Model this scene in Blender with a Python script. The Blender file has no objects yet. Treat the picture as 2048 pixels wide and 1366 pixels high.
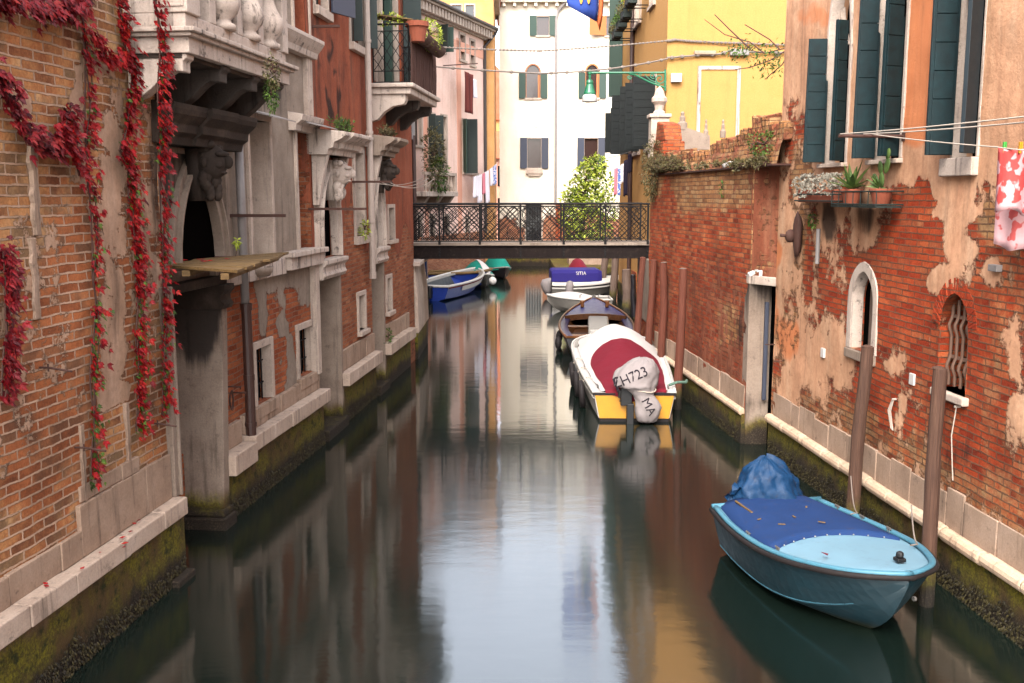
import bpy, bmesh, math, random
from mathutils import Vector, Matrix, noise, geometry
random.seed(7)
R = math.radians
SC = bpy.context.scene
COL = SC.collection
# ---------------------------------------------------------------- camera
F, CZ = 1991.0, 3.8                                  # focal length in pixels of the 2048 px photo, eye height above the water
PITCH = math.atan((683 - 390) / F)
cam = bpy.data.cameras.new('camera'); cam.sensor_width = 36; cam.lens = 36 * F / 2048
cam.clip_end = 1500; cam.clip_start = 0.05
camo = bpy.data.objects.new('camera', cam); COL.objects.link(camo)
camo.location = (0, 0, CZ); camo.rotation_euler = (math.pi / 2 - PITCH, R(0.12), 0)
SC.camera = camo
# ---------------------------------------------------------------- sky and sun: a bright overcast afternoon
SUN_EL, SUN_AZ = 46, 196                             # degrees; azimuth clockwise from +Y: behind the camera, a little to its left
w = bpy.data.worlds.new('World'); SC.world = w; w.use_nodes = True
nt = w.node_tree; bg = nt.nodes['Background']
sky = nt.nodes.new('ShaderNodeTexSky'); sky.sky_type = 'NISHITA'; sky.sun_disc = False
sky.sun_elevation = R(SUN_EL); sky.sun_rotation = R(SUN_AZ)
sky.air_density = 1.0; sky.dust_density = 4.0; sky.ozone_density = 1.0
hs = nt.nodes.new('ShaderNodeHueSaturation'); hs.inputs['Saturation'].default_value = 0.38   # cloud cover greys the blue
nt.links.new(sky.outputs[0], hs.inputs['Color']); nt.links.new(hs.outputs[0], bg.inputs['Color'])
bg.inputs['Strength'].default_value = 0.15
sl = bpy.data.lights.new('sun', 'SUN'); sl.energy = 0.5; sl.angle = R(26); sl.color = (1.0, 0.95, 0.88)
so = bpy.data.objects.new('sun', sl); COL.objects.link(so); so.location = (0, -10, 30)
sd = Vector((math.sin(R(SUN_AZ)) * math.cos(R(SUN_EL)), math.cos(R(SUN_AZ)) * math.cos(R(SUN_EL)), math.sin(R(SUN_EL))))
so.rotation_euler = (-sd).to_track_quat('-Z', 'Y').to_euler()
SC.view_settings.view_transform = 'Standard'; SC.view_settings.look = 'None'
SC.view_settings.exposure = 2.75; SC.view_settings.gamma = 1.0
SC.cycles.max_bounces = 8; SC.cycles.diffuse_bounces = 4; SC.cycles.glossy_bounces = 4
SC.cycles.use_denoising = True
# ---------------------------------------------------------------- pixel helpers: where a sight line meets a real plane
def ray(px, py):
    x, y = (px - 1024) / F, -(py - 683) / F
    c, s = math.cos(PITCH), math.sin(PITCH)
    return Vector((x, c + y * s, -s + y * c))
def atz(px, py, z):
    d = ray(px, py); return d * ((z - CZ) / d.z) + Vector((0, 0, CZ))
def aty(px, py, Y):
    d = ray(px, py); return d * (Y / d.y) + Vector((0, 0, CZ))
def proj(P):
    y, z = P[1], P[2] - CZ
    c, s = math.cos(PITCH), math.sin(PITCH)
    f = max(y * c - z * s, 0.05)
    return 1024 + F * P[0] / f, 683 - F * (y * s + z * c) / f
class Facade:
    """A vertical plane from ground point p0 to p1: u runs along it, n points out of it, z is up."""
    def __init__(s, p0, p1, side):
        s.p0 = Vector((p0[0], p0[1])); d = Vector((p1[0], p1[1])) - s.p0
        s.L = d.length; s.d = d.normalized(); s.n = Vector((s.d.y, -s.d.x)) * side
        s.T = Matrix(((s.d.x, s.n.x, 0, s.p0.x), (s.d.y, s.n.y, 0, s.p0.y), (0, 0, 1, 0), (0, 0, 0, 1)))
    def px(s, x, y, n=0.0):
        r = ray(x, y); p = s.p0 + s.n * n
        t = (p.x * s.d.y - p.y * s.d.x) / (r.x * s.d.y - r.y * s.d.x)
        P = Vector((r.x * t, r.y * t)) - p
        return P.dot(s.d), r.z * t + CZ
    def P(s, u, n, z):
        return s.T @ Vector((u, n, z))
# ---------------------------------------------------------------- objects
ORG = {}
def tag(o, label=None, cat=None, group=None, kind=None):
    if label: o['label'] = label
    if cat: o['category'] = cat
    if group: o['group'] = group
    if kind: o['kind'] = kind
    return o
def thing(name, label, cat, loc=(0, 0, 0), group=None):
    o = bpy.data.objects.new(name, None); COL.objects.link(o); o.empty_display_size = 0.2
    o.location = loc; ORG[o.name] = Vector(loc)
    return tag(o, label, cat, group)
def lin(c):
    return tuple((v / 255 / 12.92) if v <= 10 else ((v / 255 + 0.055) / 1.055) ** 2.4 for v in c)
class MB:
    def __init__(s, T=None):
        s.bm = bmesh.new(); s.T = T if T is not None else Matrix()
        s.att = None
    def V(s, x, y, z): return s.bm.verts.new((x, y, z))
    def face(s, vs):
        try: return s.bm.faces.new(vs)
        except ValueError: return None
    def box(s, x0, x1, y0, y1, z0, z1, M=None):
        c = [Vector((x, y, z)) for z in (z0, z1) for y in (y0, y1) for x in (x0, x1)]
        if M is not None: c = [M @ p for p in c]
        v = [s.bm.verts.new(p) for p in c]
        for q in ((0, 1, 3, 2), (4, 6, 7, 5), (0, 4, 5, 1), (2, 3, 7, 6), (0, 2, 6, 4), (1, 5, 7, 3)): s.face([v[i] for i in q])
        return s
    def prism(s, pts, a, b, axis='n'):
        def mk(p, t):
            return (p[0], t, p[1]) if axis == 'n' else (t, p[0], p[1]) if axis == 'u' else (p[0], p[1], t)
        A = [s.V(*mk(p, a)) for p in pts]; B = [s.V(*mk(p, b)) for p in pts]
        k = len(pts)
        s.face(A); s.face(B[::-1])
        for i in range(k): s.face([A[i], A[(i + 1) % k], B[(i + 1) % k], B[i]])
        return s
    def ring_strip(s, inner, outer, a, b, closed=False):
        """A flat band between two polylines of equal length in the (u, z) plane, thick from n=a to n=b."""
        k = len(inner)
        rows = [[s.V(p[0], t, p[1]) for p in pl] for pl, t in ((inner, a), (inner, b), (outer, b), (outer, a))]
        for i in range(k if closed else k - 1):
            j = (i + 1) % k
            for q in range(4):
                s.face([rows[q][i], rows[q][j], rows[(q + 1) % 4][j], rows[(q + 1) % 4][i]])
        if not closed:
            s.face([r[0] for r in rows]); s.face([r[-1] for r in rows])
        return s
    def tube(s, pts, r, seg=8, cap=True, flat=1.0):
        pts = [Vector(p) for p in pts]; k = len(pts)
        rr = r if isinstance(r, (list, tuple)) else [r] * k
        rings = []; pn = None
        for i, p in enumerate(pts):
            d = (pts[min(i + 1, k - 1)] - pts[max(i - 1, 0)]).normalized()
            if pn is None:
                pn = d.cross(Vector((0, 0, 1)))
                if pn.length < 1e-3: pn = d.cross(Vector((0, 1, 0)))
            pn = (pn - d * pn.dot(d)).normalized(); q = d.cross(pn)
            rings.append([s.bm.verts.new(p + pn * math.cos(2 * math.pi * a / seg) * rr[i] + q * math.sin(2 * math.pi * a / seg) * rr[i] * flat) for a in range(seg)])
        for i in range(k - 1):
            for a in range(seg):
                b = (a + 1) % seg; s.face([rings[i][a], rings[i][b], rings[i + 1][b], rings[i + 1][a]])
        if cap: s.face(rings[0][::-1]); s.face(rings[-1])
        return s
    def lathe(s, prof, c, seg=14, cap=True, sx=1.0, sy=1.0):
        rings = [[s.V(c[0] + r * sx * math.cos(2 * math.pi * a / seg), c[1] + r * sy * math.sin(2 * math.pi * a / seg), c[2] + z) for a in range(seg)] for r, z in prof]
        for i in range(len(rings) - 1):
            for a in range(seg):
                b = (a + 1) % seg; s.face([rings[i][a], rings[i][b], rings[i + 1][b], rings[i + 1][a]])
        if cap: s.face(rings[0][::-1]); s.face(rings[-1])
        return s
    def loft(s, rings, closed=False, caps=False):
        vs = [[s.bm.verts.new(p) for p in r] for r in rings]; k = len(vs[0])
        for i in range(len(vs) - 1):
            for a in range(k if closed else k - 1):
                b = (a + 1) % k; s.face([vs[i][a], vs[i][b], vs[i + 1][b], vs[i + 1][a]])
        if caps: s.face(vs[0][::-1]); s.face(vs[-1])
        return s
    def blob(s, c, r, seg=10, rings=7, jit=0.0, sd=0, freq=2.0):
        rs = r if isinstance(r, (tuple, list)) else (r, r, r)
        vs = []
        for i in range(1, rings):
            th = math.pi * i / rings; row = []
            for a in range(seg):
                ph = 2 * math.pi * a / seg
                d = Vector((math.sin(th) * math.cos(ph), math.sin(th) * math.sin(ph), math.cos(th)))
                k = 1 + jit * noise.noise(d * freq + Vector((sd, sd * 1.7, 0)))
                row.append(s.V(c[0] + d.x * rs[0] * k, c[1] + d.y * rs[1] * k, c[2] + d.z * rs[2] * k))
            vs.append(row)
        t, b = s.V(c[0], c[1], c[2] + rs[2]), s.V(c[0], c[1], c[2] - rs[2])
        for a in range(seg):
            s.face([t, vs[0][a], vs[0][(a + 1) % seg]]); s.face([b, vs[-1][(a + 1) % seg], vs[-1][a]])
            for i in range(len(vs) - 1): s.face([vs[i][a], vs[i + 1][a], vs[i + 1][(a + 1) % seg], vs[i][(a + 1) % seg]])
        return s
    def leaf(s, p, d, up, size, wid=0.6, fold=0.12):
        """A pointed leaf of four triangles bent along its midrib."""
        d = d.normalized(); sdv = d.cross(up)
        if sdv.length < 1e-3: sdv = d.cross(Vector((1, 0, 0.3)))
        sdv.normalize(); nn = sdv.cross(d)
        a = s.bm.verts.new(p); t = s.bm.verts.new(p + d * size)
        m = s.bm.verts.new(p + d * size * 0.5 + nn * size * fold)
        l = s.bm.verts.new(p + d * size * 0.42 + sdv * size * wid * 0.5); r = s.bm.verts.new(p + d * size * 0.42 - sdv * size * wid * 0.5)
        s.face([a, l, m]); s.face([l, t, m]); s.face([m, t, r]); s.face([a, m, r])
        return s
    def build(s, name, mat, parent=None, smooth=False, bevel=0.0, local=False, recalc=True, subsurf=0):
        bm = s.bm
        if recalc: bmesh.ops.recalc_face_normals(bm, faces=bm.faces)
        uv = bm.loops.layers.uv.new('UVMap')
        for f in bm.faces:
            nx, ny, nz = abs(f.normal.x), abs(f.normal.y), abs(f.normal.z)
            for l in f.loops:
                c = l.vert.co
                l[uv].uv = (c.x, c.z) if ny >= nx and ny >= nz else (c.y + 0.37, c.z) if nx >= nz else (c.x, c.y)
            f.smooth = smooth
        org = Vector((0, 0, 0))
        p = parent
        while p is not None:
            org += ORG.get(p.name, Vector((0, 0, 0))); p = p.parent
        if not local:
            flip = s.T.to_3x3().determinant() < 0
            for v in bm.verts: v.co = s.T @ v.co - org
            if flip: bmesh.ops.reverse_faces(bm, faces=bm.faces)
        me = bpy.data.meshes.new(name); bm.to_mesh(me); bm.free()
        if isinstance(mat, (list, tuple)):
            for m in mat: me.materials.append(m)
        else: me.materials.append(mat)
        o = bpy.data.objects.new(name, me); COL.objects.link(o)
        if parent is not None: o.parent = parent
        else: 
            pass
        if bevel:
            m = o.modifiers.new('bevel', 'BEVEL'); m.width = bevel; m.segments = 2; m.limit_method = 'ANGLE'; m.angle_limit = R(40)
        if subsurf:
            m = o.modifiers.new('sub', 'SUBSURF'); m.levels = subsurf; m.render_levels = subsurf
        return o
def rebase(o):
    """Move a parentless mesh's origin to the bottom centre of its own box."""
    vs = o.data.vertices
    lo = [min(v.co[i] for v in vs) for i in range(3)]; hi = [max(v.co[i] for v in vs) for i in range(3)]
    c = Vector(((lo[0] + hi[0]) / 2, (lo[1] + hi[1]) / 2, lo[2]))
    o.data.transform(Matrix.Translation(-c)); o.location = c; ORG[o.name] = c
    return o
# ---------------------------------------------------------------- materials
class N:
    def __init__(s, name, rough=0.8, spec=0.3):
        s.m = bpy.data.materials.new(name); s.m.use_nodes = True; s.nt = s.m.node_tree
        s.b = s.nt.nodes['Principled BSDF']; s.b.inputs['Roughness'].default_value = rough
        s.b.inputs['Specular IOR Level'].default_value = spec
    def n(s, t, **kw):
        nd = s.nt.nodes.new('ShaderNode' + t)
        for k, v in kw.items():
            setattr(nd, k, v)
        return nd
    def set(s, sock, v):
        if isinstance(v, bpy.types.NodeSocket): s.nt.links.new(v, sock)
        else: sock.default_value = v
    def math(s, op, a, b=0.0, c=0.0, clamp=False):
        nd = s.n('Math', operation=op, use_clamp=clamp)
        for i, v in enumerate((a, b, c)): s.set(nd.inputs[i], v)
        return nd.outputs[0]
    def mix(s, f, a, b, mode='MIX'):
        nd = s.n('Mix', data_type='RGBA', blend_type=mode, clamp_factor=True)
        s.set(nd.inputs[0], f)
        for i, v in ((6, a), (7, b)):
            s.set(nd.inputs[i], v if isinstance(v, bpy.types.NodeSocket) else (*v[:3], 1))
        return nd.outputs[2]
    def noise(s, vec, scale, detail=4, rough=0.55, dist=0.0):
        nd = s.n('TexNoise'); nd.inputs['Scale'].default_value = scale; nd.inputs['Detail'].default_value = detail
        nd.inputs['Roughness'].default_value = rough; nd.inputs['Distortion'].default_value = dist
        if vec is not None: s.nt.links.new(vec, nd.inputs['Vector'])
        return nd.outputs['Fac']
    def step(s, v, lo, hi):
        nd = s.n('MapRange', interpolation_type='SMOOTHSTEP')
        s.set(nd.inputs[0], v); nd.inputs[1].default_value = lo; nd.inputs[2].default_value = hi
        return nd.outputs[0]
    def ramp(s, v, stops, interp='LINEAR'):
        nd = s.n('ValToRGB'); cr = nd.color_ramp; cr.interpolation = interp
        while len(cr.elements) < len(stops): cr.elements.new(0.5)
        for e, (p, c) in zip(cr.elements, stops): e.position = p; e.color = (*c[:3], 1)
        s.nt.links.new(v, nd.inputs[0]); return nd.outputs[0]
    def scaled(s, vec, sc):
        nd = s.n('VectorMath', operation='MULTIPLY'); s.nt.links.new(vec, nd.inputs[0]); nd.inputs[1].default_value = sc
        return nd.outputs[0]
    def pos(s):
        g = s.n('NewGeometry'); return g.outputs['Position']
    def posz(s):
        x = s.n('SeparateXYZ'); s.nt.links.new(s.pos(), x.inputs[0]); return x.outputs[2]
    def bump(s, h, dist=1.0, strength=1.0):
        b = s.n('Bump'); b.inputs['Distance'].default_value = dist; b.inputs['Strength'].default_value = strength
        s.nt.links.new(h, b.inputs['Height']); s.nt.links.new(b.outputs[0], s.b.inputs['Normal'])
    def col(s, c): s.set(s.b.inputs['Base Color'], c if isinstance(c, bpy.types.NodeSocket) else (*c[:3], 1)); return s
GAIN = 0.75                                          # overall reflectance trim
MOSS, SLIME, TIDE = lin((126, 122, 28)), lin((78, 70, 28)), lin((38, 31, 24))
def tide(k, base, lo=0.0, hi=0.62):
    """Algae that grows up from the tide line: dark slime at the water, green moss above, then the clean surface."""
    p = k.pos(); z = k.posz()
    st = k.noise(k.scaled(p, (7, 7, 1.2)), 1.0, 5, 0.65)
    big = k.noise(p, 2.2, 3)
    zz = k.math('ADD', z, k.math('MULTIPLY_ADD', st, -0.34, k.math('MULTIPLY_ADD', big, -0.22, 0.28)))
    fine = k.noise(p, 38, 4, 0.7)
    moss = k.mix(k.step(fine, 0.35, 0.7), SLIME, MOSS)
    dark = k.mix(k.step(k.noise(p, 60, 3, 0.7), 0.5, 0.72), TIDE, lin((92, 82, 66)))
    moss = k.mix(k.step(k.noise(p, 1.7, 4, 0.6), 0.42, 0.62), moss, lin((88, 70, 40)))
    moss = k.mix(k.step(k.noise(p, 9, 5, 0.7), 0.5, 0.68), moss, lin((40, 46, 14)))
    c = k.mix(k.step(zz, lo + 0.14, lo + 0.36), dark, moss)
    return k.mix(k.step(zz, hi - 0.22, hi), c, base), k.step(zz, hi - 0.22, hi)
def wallmat(name, bricks, mortar, plasters, row=0.066, wide=0.26, depth=0.014, msz=0.0075, soot=0.0, pbump=0.012, wet=False, gain=0.8, edge=0.25, streak=0.35, tintp=None, pvar=0.5, soft=0.0):
    k = N(name, 0.92, 0.15); gain *= GAIN
    uvn = k.n('UVMap'); uv = uvn.outputs[0]; p = k.pos()
    wob = k.n('TexNoise'); wob.inputs['Scale'].default_value = 5.0; wob.inputs['Detail'].default_value = 3
    k.nt.links.new(uv, wob.inputs['Vector'])
    sub = k.n('VectorMath', operation='MULTIPLY_ADD'); k.nt.links.new(wob.outputs['Color'], sub.inputs[0])
    sub.inputs[1].default_value = (0.035, 0.022, 0); k.nt.links.new(uv, sub.inputs[2])
    w2 = k.n('TexNoise'); w2.inputs['Scale'].default_value = 34.0; w2.inputs['Detail'].default_value = 2
    k.nt.links.new(uv, w2.inputs['Vector'])
    sub2 = k.n('VectorMath', operation='MULTIPLY_ADD'); k.nt.links.new(w2.outputs['Color'], sub2.inputs[0])
    sub2.inputs[1].default_value = (0.018, 0.015, 0); k.nt.links.new(sub.outputs[0], sub2.inputs[2])
    br = k.n('TexBrick'); k.nt.links.new(sub2.outputs[0], br.inputs['Vector'])
    br.offset = 0.5; br.inputs['Scale'].default_value = 1.0
    br.inputs['Color1'].default_value = (0, 0, 0, 1); br.inputs['Color2'].default_value = (1, 1, 1, 1); br.inputs['Mortar'].default_value = (0.5, 0.5, 0.5, 1)
    br.inputs['Mortar Size'].default_value = msz; br.inputs['Mortar Smooth'].default_value = 0.35
    br.inputs['Brick Width'].default_value = wide; br.inputs['Row Height'].default_value = row
    fac = br.outputs['Fac']
    rnd = k.n('SeparateColor'); k.nt.links.new(br.outputs['Color'], rnd.inputs[0])
    at = k.n('Attribute', attribute_name='mask'); ms = k.n('SeparateColor'); k.nt.links.new(at.outputs['Color'], ms.inputs[0])
    big = k.noise(p, 0.9, 4, 0.6); mid = k.noise(p, 4.5, 5, 0.65); fine = k.noise(p, 42, 4, 0.7)
    sel = k.math('ADD', k.math('MULTIPLY', rnd.outputs[0], 0.62), k.math('MULTIPLY_ADD', mid, 0.9, -0.26), clamp=True)
    st = [(i / (len(bricks) - 1), lin(c)) for i, c in enumerate(bricks)]
    bc = k.ramp(sel, st)
    pale = k.ramp(sel, [(0.1, lin((120, 80, 56))), (0.45, lin((178, 128, 84))), (0.8, lin((206, 168, 122)))])
    bc = k.mix(k.step(k.math('ADD', ms.outputs[2], k.math('MULTIPLY_ADD', mid, 0.7, -0.35)), 0.35, 0.65), bc, pale)
    bc = k.mix(0.55, bc, k.ramp(fine, [(0.25, (0.32, 0.30, 0.28)), (0.6, (1, 1, 1)), (0.8, (1.25, 1.2, 1.15))]), 'MULTIPLY')
    if soot: bc = k.mix(k.math('MULTIPLY', k.step(k.math('ADD', k.math('MULTIPLY', rnd.outputs[0], .5), k.math('MULTIPLY', k.noise(p, 2.1, 4), .9)), .72, .95), soot), bc, lin((62, 50, 44)))
    mc = k.mix(k.step(mid, 0.3, 0.7), lin(mortar), tuple(v * 0.55 for v in lin(mortar)))
    c = k.mix(k.math('MULTIPLY', fac, 0.85), bc, mc)
    # plaster left on the brick
    v1 = k.noise(k.scaled(p, (2.2, 2.2, 0.5)), 1.6, 5, 0.65)
    pc = k.ramp(v1, [((i + 0.6) / (len(plasters) + 0.2), lin(q)) for i, q in enumerate(plasters)])
    pc = k.mix(pvar, pc, k.ramp(k.noise(p, 15, 6, 0.7), [(0.28, (0.52, 0.50, 0.48)), (0.6, (1.05, 1.05, 1.05))]), 'MULTIPLY')
    if tintp: pc = k.mix(k.step(ms.outputs[2], 1.2, 1.8), pc, k.mix(v1, lin(tintp[0]), lin(tintp[1])))
    stv = k.noise(k.scaled(p, (7, 7, 0.35)), 1.3, 5, 0.6)
    pc = k.mix(k.math('MULTIPLY', k.step(stv, 0.5, 0.75), streak), pc, lin((92, 76, 66)))
    m0 = k.math('ADD', ms.outputs[0], k.math('ADD', k.math('MULTIPLY_ADD', mid, edge * 2.6, -edge * 1.3), k.math('MULTIPLY_ADD', fine, edge * 0.7, -edge * 0.35)))
    m = k.step(m0, 0.47 - soft, 0.54 + soft)
    lip = k.math('SUBTRACT', k.step(m0, 0.41, 0.5), m, clamp=True)
    c = k.mix(k.math('MULTIPLY', lip, 0.55), c, lin((58, 44, 36)))
    c = k.mix(m, c, pc)
    # dark run-off stains
    ds = k.math('MULTIPLY', k.math('ADD', ms.outputs[1], k.math('MULTIPLY_ADD', stv, 0.8, -0.4)), k.step(ms.outputs[1], 0.02, 0.3))
    c = k.mix(k.math('MULTIPLY', k.step(ds, 0.3, 0.85), 0.88), c, lin((40, 33, 30)))
    c = k.mix(min(.7, pvar * 1.4), c, k.ramp(big, [(0.3, (0.66, 0.64, 0.62)), (0.65, (1.1, 1.1, 1.1))]), 'MULTIPLY')
    wetf = None
    if wet: c, wetf = tide(k, c)
    k.col(k.mix(1.0, c, (gain * 1.05, gain * .98, gain * .93), 'MULTIPLY'))
    inv = k.math('SUBTRACT', 1.0, m)
    hb = k.math('MULTIPLY', inv, k.math('ADD', k.math('MULTIPLY', k.math('SUBTRACT', 1.0, fac), depth), k.math('MULTIPLY', rnd.outputs[0], depth * 0.6)))
    h = k.math('ADD', hb, k.math('MULTIPLY', m, pbump + depth))
    h = k.math('ADD', h, k.math('MULTIPLY', fine, 0.006)); h = k.math('ADD', h, k.math('MULTIPLY', mid, 0.012))
    k.bump(h, 1.0, 0.95)
    return k.m
def stonemat(name, cols, wet=False, dark=0.5, scale=1.0, gain=0.85, rough=0.85, bump=0.004, hi=0.62):
    """Weathered stone or render: blotches, vertical rain streaks, grime and pores."""
    k = N(name, rough, 0.2); p = k.pos(); gain *= GAIN
    a = k.noise(p, 2.4 * scale, 6, 0.68); st = k.noise(k.scaled(p, (9, 9, 0.6)), 1.1 * scale, 5, 0.65); f = k.noise(p, 50 * scale, 4, 0.7)
    c = k.ramp(a, [((i + 0.6) / (len(cols) + 0.2), lin(q)) for i, q in enumerate(cols)])
    c = k.mix(k.math('MULTIPLY', k.step(st, 0.52, 0.74), dark), c, lin((58, 50, 45)))
    c = k.mix(k.math('MULTIPLY', k.step(k.noise(p, 6.5 * scale, 7, 0.75), 0.56, 0.7), dark * 0.8), c, lin((48, 42, 38)))
    c = k.mix(0.45, c, k.ramp(f, [(0.3, (0.6, 0.6, 0.6)), (0.65, (1.1, 1.1, 1.1))]), 'MULTIPLY')
    at = k.n('Attribute', attribute_name='mask'); ms = k.n('SeparateColor'); k.nt.links.new(at.outputs['Color'], ms.inputs[0])
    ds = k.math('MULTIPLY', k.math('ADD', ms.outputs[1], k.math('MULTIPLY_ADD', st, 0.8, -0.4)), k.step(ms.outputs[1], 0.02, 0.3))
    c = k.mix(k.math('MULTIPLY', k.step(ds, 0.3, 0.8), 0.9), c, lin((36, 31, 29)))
    if wet: c, _ = tide(k, c, hi=hi)
    k.col(k.mix(1.0, c, (gain * 1.06, gain * .98, gain * .92), 'MULTIPLY'))
    k.bump(k.math('ADD', k.math('MULTIPLY', f, bump), k.math('MULTIPLY', a, bump * 2.5)), 1.0, 0.9)
    return k.m
def paint(name, c, rough=0.5, spec=0.4, var=0.18, grime=0.25, scale=8.0, bump=0.0, metal=0.0, streak=0.0):
    k = N(name, rough, spec); p = k.pos()
    a = k.noise(p, scale, 5, 0.65); f = k.noise(p, scale * 5, 4, 0.7)
    lc = tuple(v * 0.55 for v in lin(c))
    q = k.mix(a, tuple(v * (1 - var) for v in lc), tuple(min(1, v * (1 + var)) for v in lc))
    q = k.mix(k.math('MULTIPLY', k.step(k.noise(p, scale * 1.7, 6, 0.75), 0.52, 0.72), grime), q, lin((60, 50, 42)))
    if streak:
        s_ = k.noise(k.scaled(p, (16, 16, 0.7)), 1.0, 5, 0.6); q = k.mix(k.math('MULTIPLY', k.step(s_, 0.45, 0.7), streak), q, tuple(v * 0.35 for v in lc))
    k.col(q); k.b.inputs['Metallic'].default_value = metal
    rr = k.math('MULTIPLY_ADD', a, 0.25, rough - 0.12, clamp=True); k.nt.links.new(rr, k.b.inputs['Roughness'])
    if bump: k.bump(k.math('ADD', k.math('MULTIPLY', f, bump), k.math('MULTIPLY', a, bump * 2)), 1.0, 0.8)
    return k.m
def woodmat(name, cols, grain=(14, 14, 0.8), rough=0.75, gain=0.8, bump=0.003, wet=False):
    k = N(name, rough, 0.25); p = k.pos(); gain *= 0.62
    g = k.noise(k.scaled(p, grain), 2.2, 6, 0.7); b = k.noise(p, 1.3, 4)
    c = k.ramp(g, [((i + 0.8) / (len(cols) + 0.6), lin(q)) for i, q in enumerate(cols)])
    c = k.mix(0.5, c, k.ramp(b, [(0.3, (0.65, 0.65, 0.65)), (0.7, (1.1, 1.1, 1.1))]), 'MULTIPLY')
    if wet: c, _ = tide(k, c, hi=0.5)
    k.col(k.mix(1.0, c, (gain, gain, gain), 'MULTIPLY')); k.bump(g, bump, 1.0)
    return k.m
def leafmat(name, cols, scale=9.0, trans=0.25, rough=0.55):
    k = N(name, rough, 0.3)
    oi = k.n('Attribute', attribute_name='leaf')
    a = k.noise(k.pos(), scale, 3, 0.6)
    v = k.math('ADD', k.math('MULTIPLY', a, 0.7), k.math('MULTIPLY', oi.outputs['Fac'], 0.35))
    c = k.ramp(v, [((i + 0.9) / (len(cols) + 0.7), tuple(x * 0.68 for x in lin(q))) for i, q in enumerate(cols)])
    k.col(c)
    tr = k.n('BsdfTranslucent'); k.nt.links.new(c, tr.inputs['Color'])
    mx = k.n('MixShader'); mx.inputs[0].default_value = trans
    out = k.nt.nodes['Material Output']
    k.nt.links.new(k.b.outputs[0], mx.inputs[1]); k.nt.links.new(tr.outputs[0], mx.inputs[2]); k.nt.links.new(mx.outputs[0], out.inputs[0])
    return k.m
def clothmat(name, c1, c2=None, scale=9.0, lo=0.5, hi=0.56):
    k = N(name, 0.9, 0.1); p = k.pos(); a = k.noise(p, scale, 2, 0.5); f = k.noise(p, 30, 3)
    q = k.mix(k.step(a, lo, hi), tuple(x * .7 for x in lin(c1)), tuple(x * .7 for x in lin(c2 or c1)))
    k.col(k.mix(0.3, q, k.ramp(f, [(0.3, (0.75, 0.75, 0.75)), (0.7, (1.08, 1.08, 1.08))]), 'MULTIPLY')); k.bump(f, 0.002, 0.6)
    return k.m
def glassmat(name, c=(20, 22, 24), rough=0.08):
    k = N(name, rough, 0.6); k.col(lin(c)); k.bump(k.noise(k.pos(), 3, 2), 0.01, 0.2); return k.m

M = {}
M['left_brick'] = wallmat('old orange brick', [(92, 60, 44), (140, 84, 54), (168, 104, 66), (182, 124, 84), (196, 154, 118)], (190, 164, 142), [(150, 122, 102), (172, 144, 122), (192, 166, 146)], gain=1.0, edge=0.6, streak=0.3, row=0.078, wide=0.285, msz=0.011, depth=0.022, soot=0.7)
M['palace_brick'] = wallmat('patched orange brick', [(110, 58, 38), (158, 82, 50), (180, 104, 66), (192, 128, 88)], (160, 136, 118), [(128, 116, 106), (150, 138, 126), (172, 158, 144)], gain=0.8, row=0.07, streak=0.4)
M['red_plaster'] = wallmat('terracotta render over brick', [(108, 62, 44), (152, 86, 56), (172, 106, 72), (186, 132, 98)], (156, 132, 114), [(122, 66, 48), (152, 84, 60), (176, 104, 76)], gain=0.8, edge=0.45, streak=0.8, pbump=0.008)
M['grey_render'] = stonemat('grey lime render', [(122, 110, 100), (146, 134, 122), (168, 156, 144)], dark=0.55, gain=0.82)
M['right_brick'] = wallmat('red brick under peeling render', [(104, 42, 24), (156, 58, 30), (182, 78, 42), (196, 102, 60), (206, 140, 98)], (120, 92, 72), [(188, 138, 108), (214, 168, 134), (228, 192, 160)], depth=0.024, pbump=0.026, edge=0.52, soft=0.05, row=0.067, msz=0.009, soot=0.32, tintp=((204, 118, 72), (220, 152, 108)))
M['garden_brick'] = wallmat('dark red garden brick', [(96, 42, 24), (148, 62, 34), (174, 82, 46), (190, 110, 68), (202, 146, 102)], (126, 98, 78), [(112, 60, 44), (140, 82, 60), (168, 120, 94)], gain=0.84, edge=0.55, depth=0.02, soft=0.05, row=0.075, msz=0.009, soot=0.3, streak=0.3)
M['far_brick'] = wallmat('pale peeled brick', [(140, 84, 60), (176, 112, 82), (200, 146, 112)], (190, 166, 146), [(226, 214, 196), (240, 232, 216)], gain=0.8)
M['pink'] = stonemat('faded pink render', [(220, 186, 174), (230, 200, 188), (236, 212, 200)], dark=0.2, scale=0.6, gain=0.980)
M['pink_deep'] = stonemat('salmon render', [(212, 156, 134), (222, 170, 148)], dark=0.15, scale=0.6, gain=0.980)
M['ochre'] = stonemat('ochre render', [(180, 132, 80), (194, 148, 96), (204, 162, 114)], dark=0.2, scale=0.6, gain=0.977)
M['dark_red'] = stonemat('dark red render', [(92, 48, 40), (116, 62, 50), (136, 78, 64)], dark=0.4, gain=0.8)
M['white_wall'] = stonemat('cream white render', [(232, 226, 208), (240, 236, 222), (236, 230, 214)], dark=0.05, scale=0.5, gain=0.880, bump=0.002)
M['yellow'] = stonemat('yellow render', [(226, 168, 92), (234, 180, 106), (230, 172, 98)], dark=0.10, scale=0.6, gain=0.500, bump=0.002)
M['istria'] = stonemat('white Istrian stone', [(160, 146, 136), (188, 174, 162), (208, 196, 184)], dark=0.55, gain=0.85)
M['istria_wet'] = stonemat('tide stained stone', [(150, 134, 122), (176, 160, 146), (194, 180, 168)], wet=True, dark=0.6, gain=0.95, hi=0.56)
M['jamb'] = stonemat('grey stained stone', [(118, 104, 94), (146, 132, 120), (160, 148, 136)], wet=True, dark=0.5, gain=0.8, hi=0.48)
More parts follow.
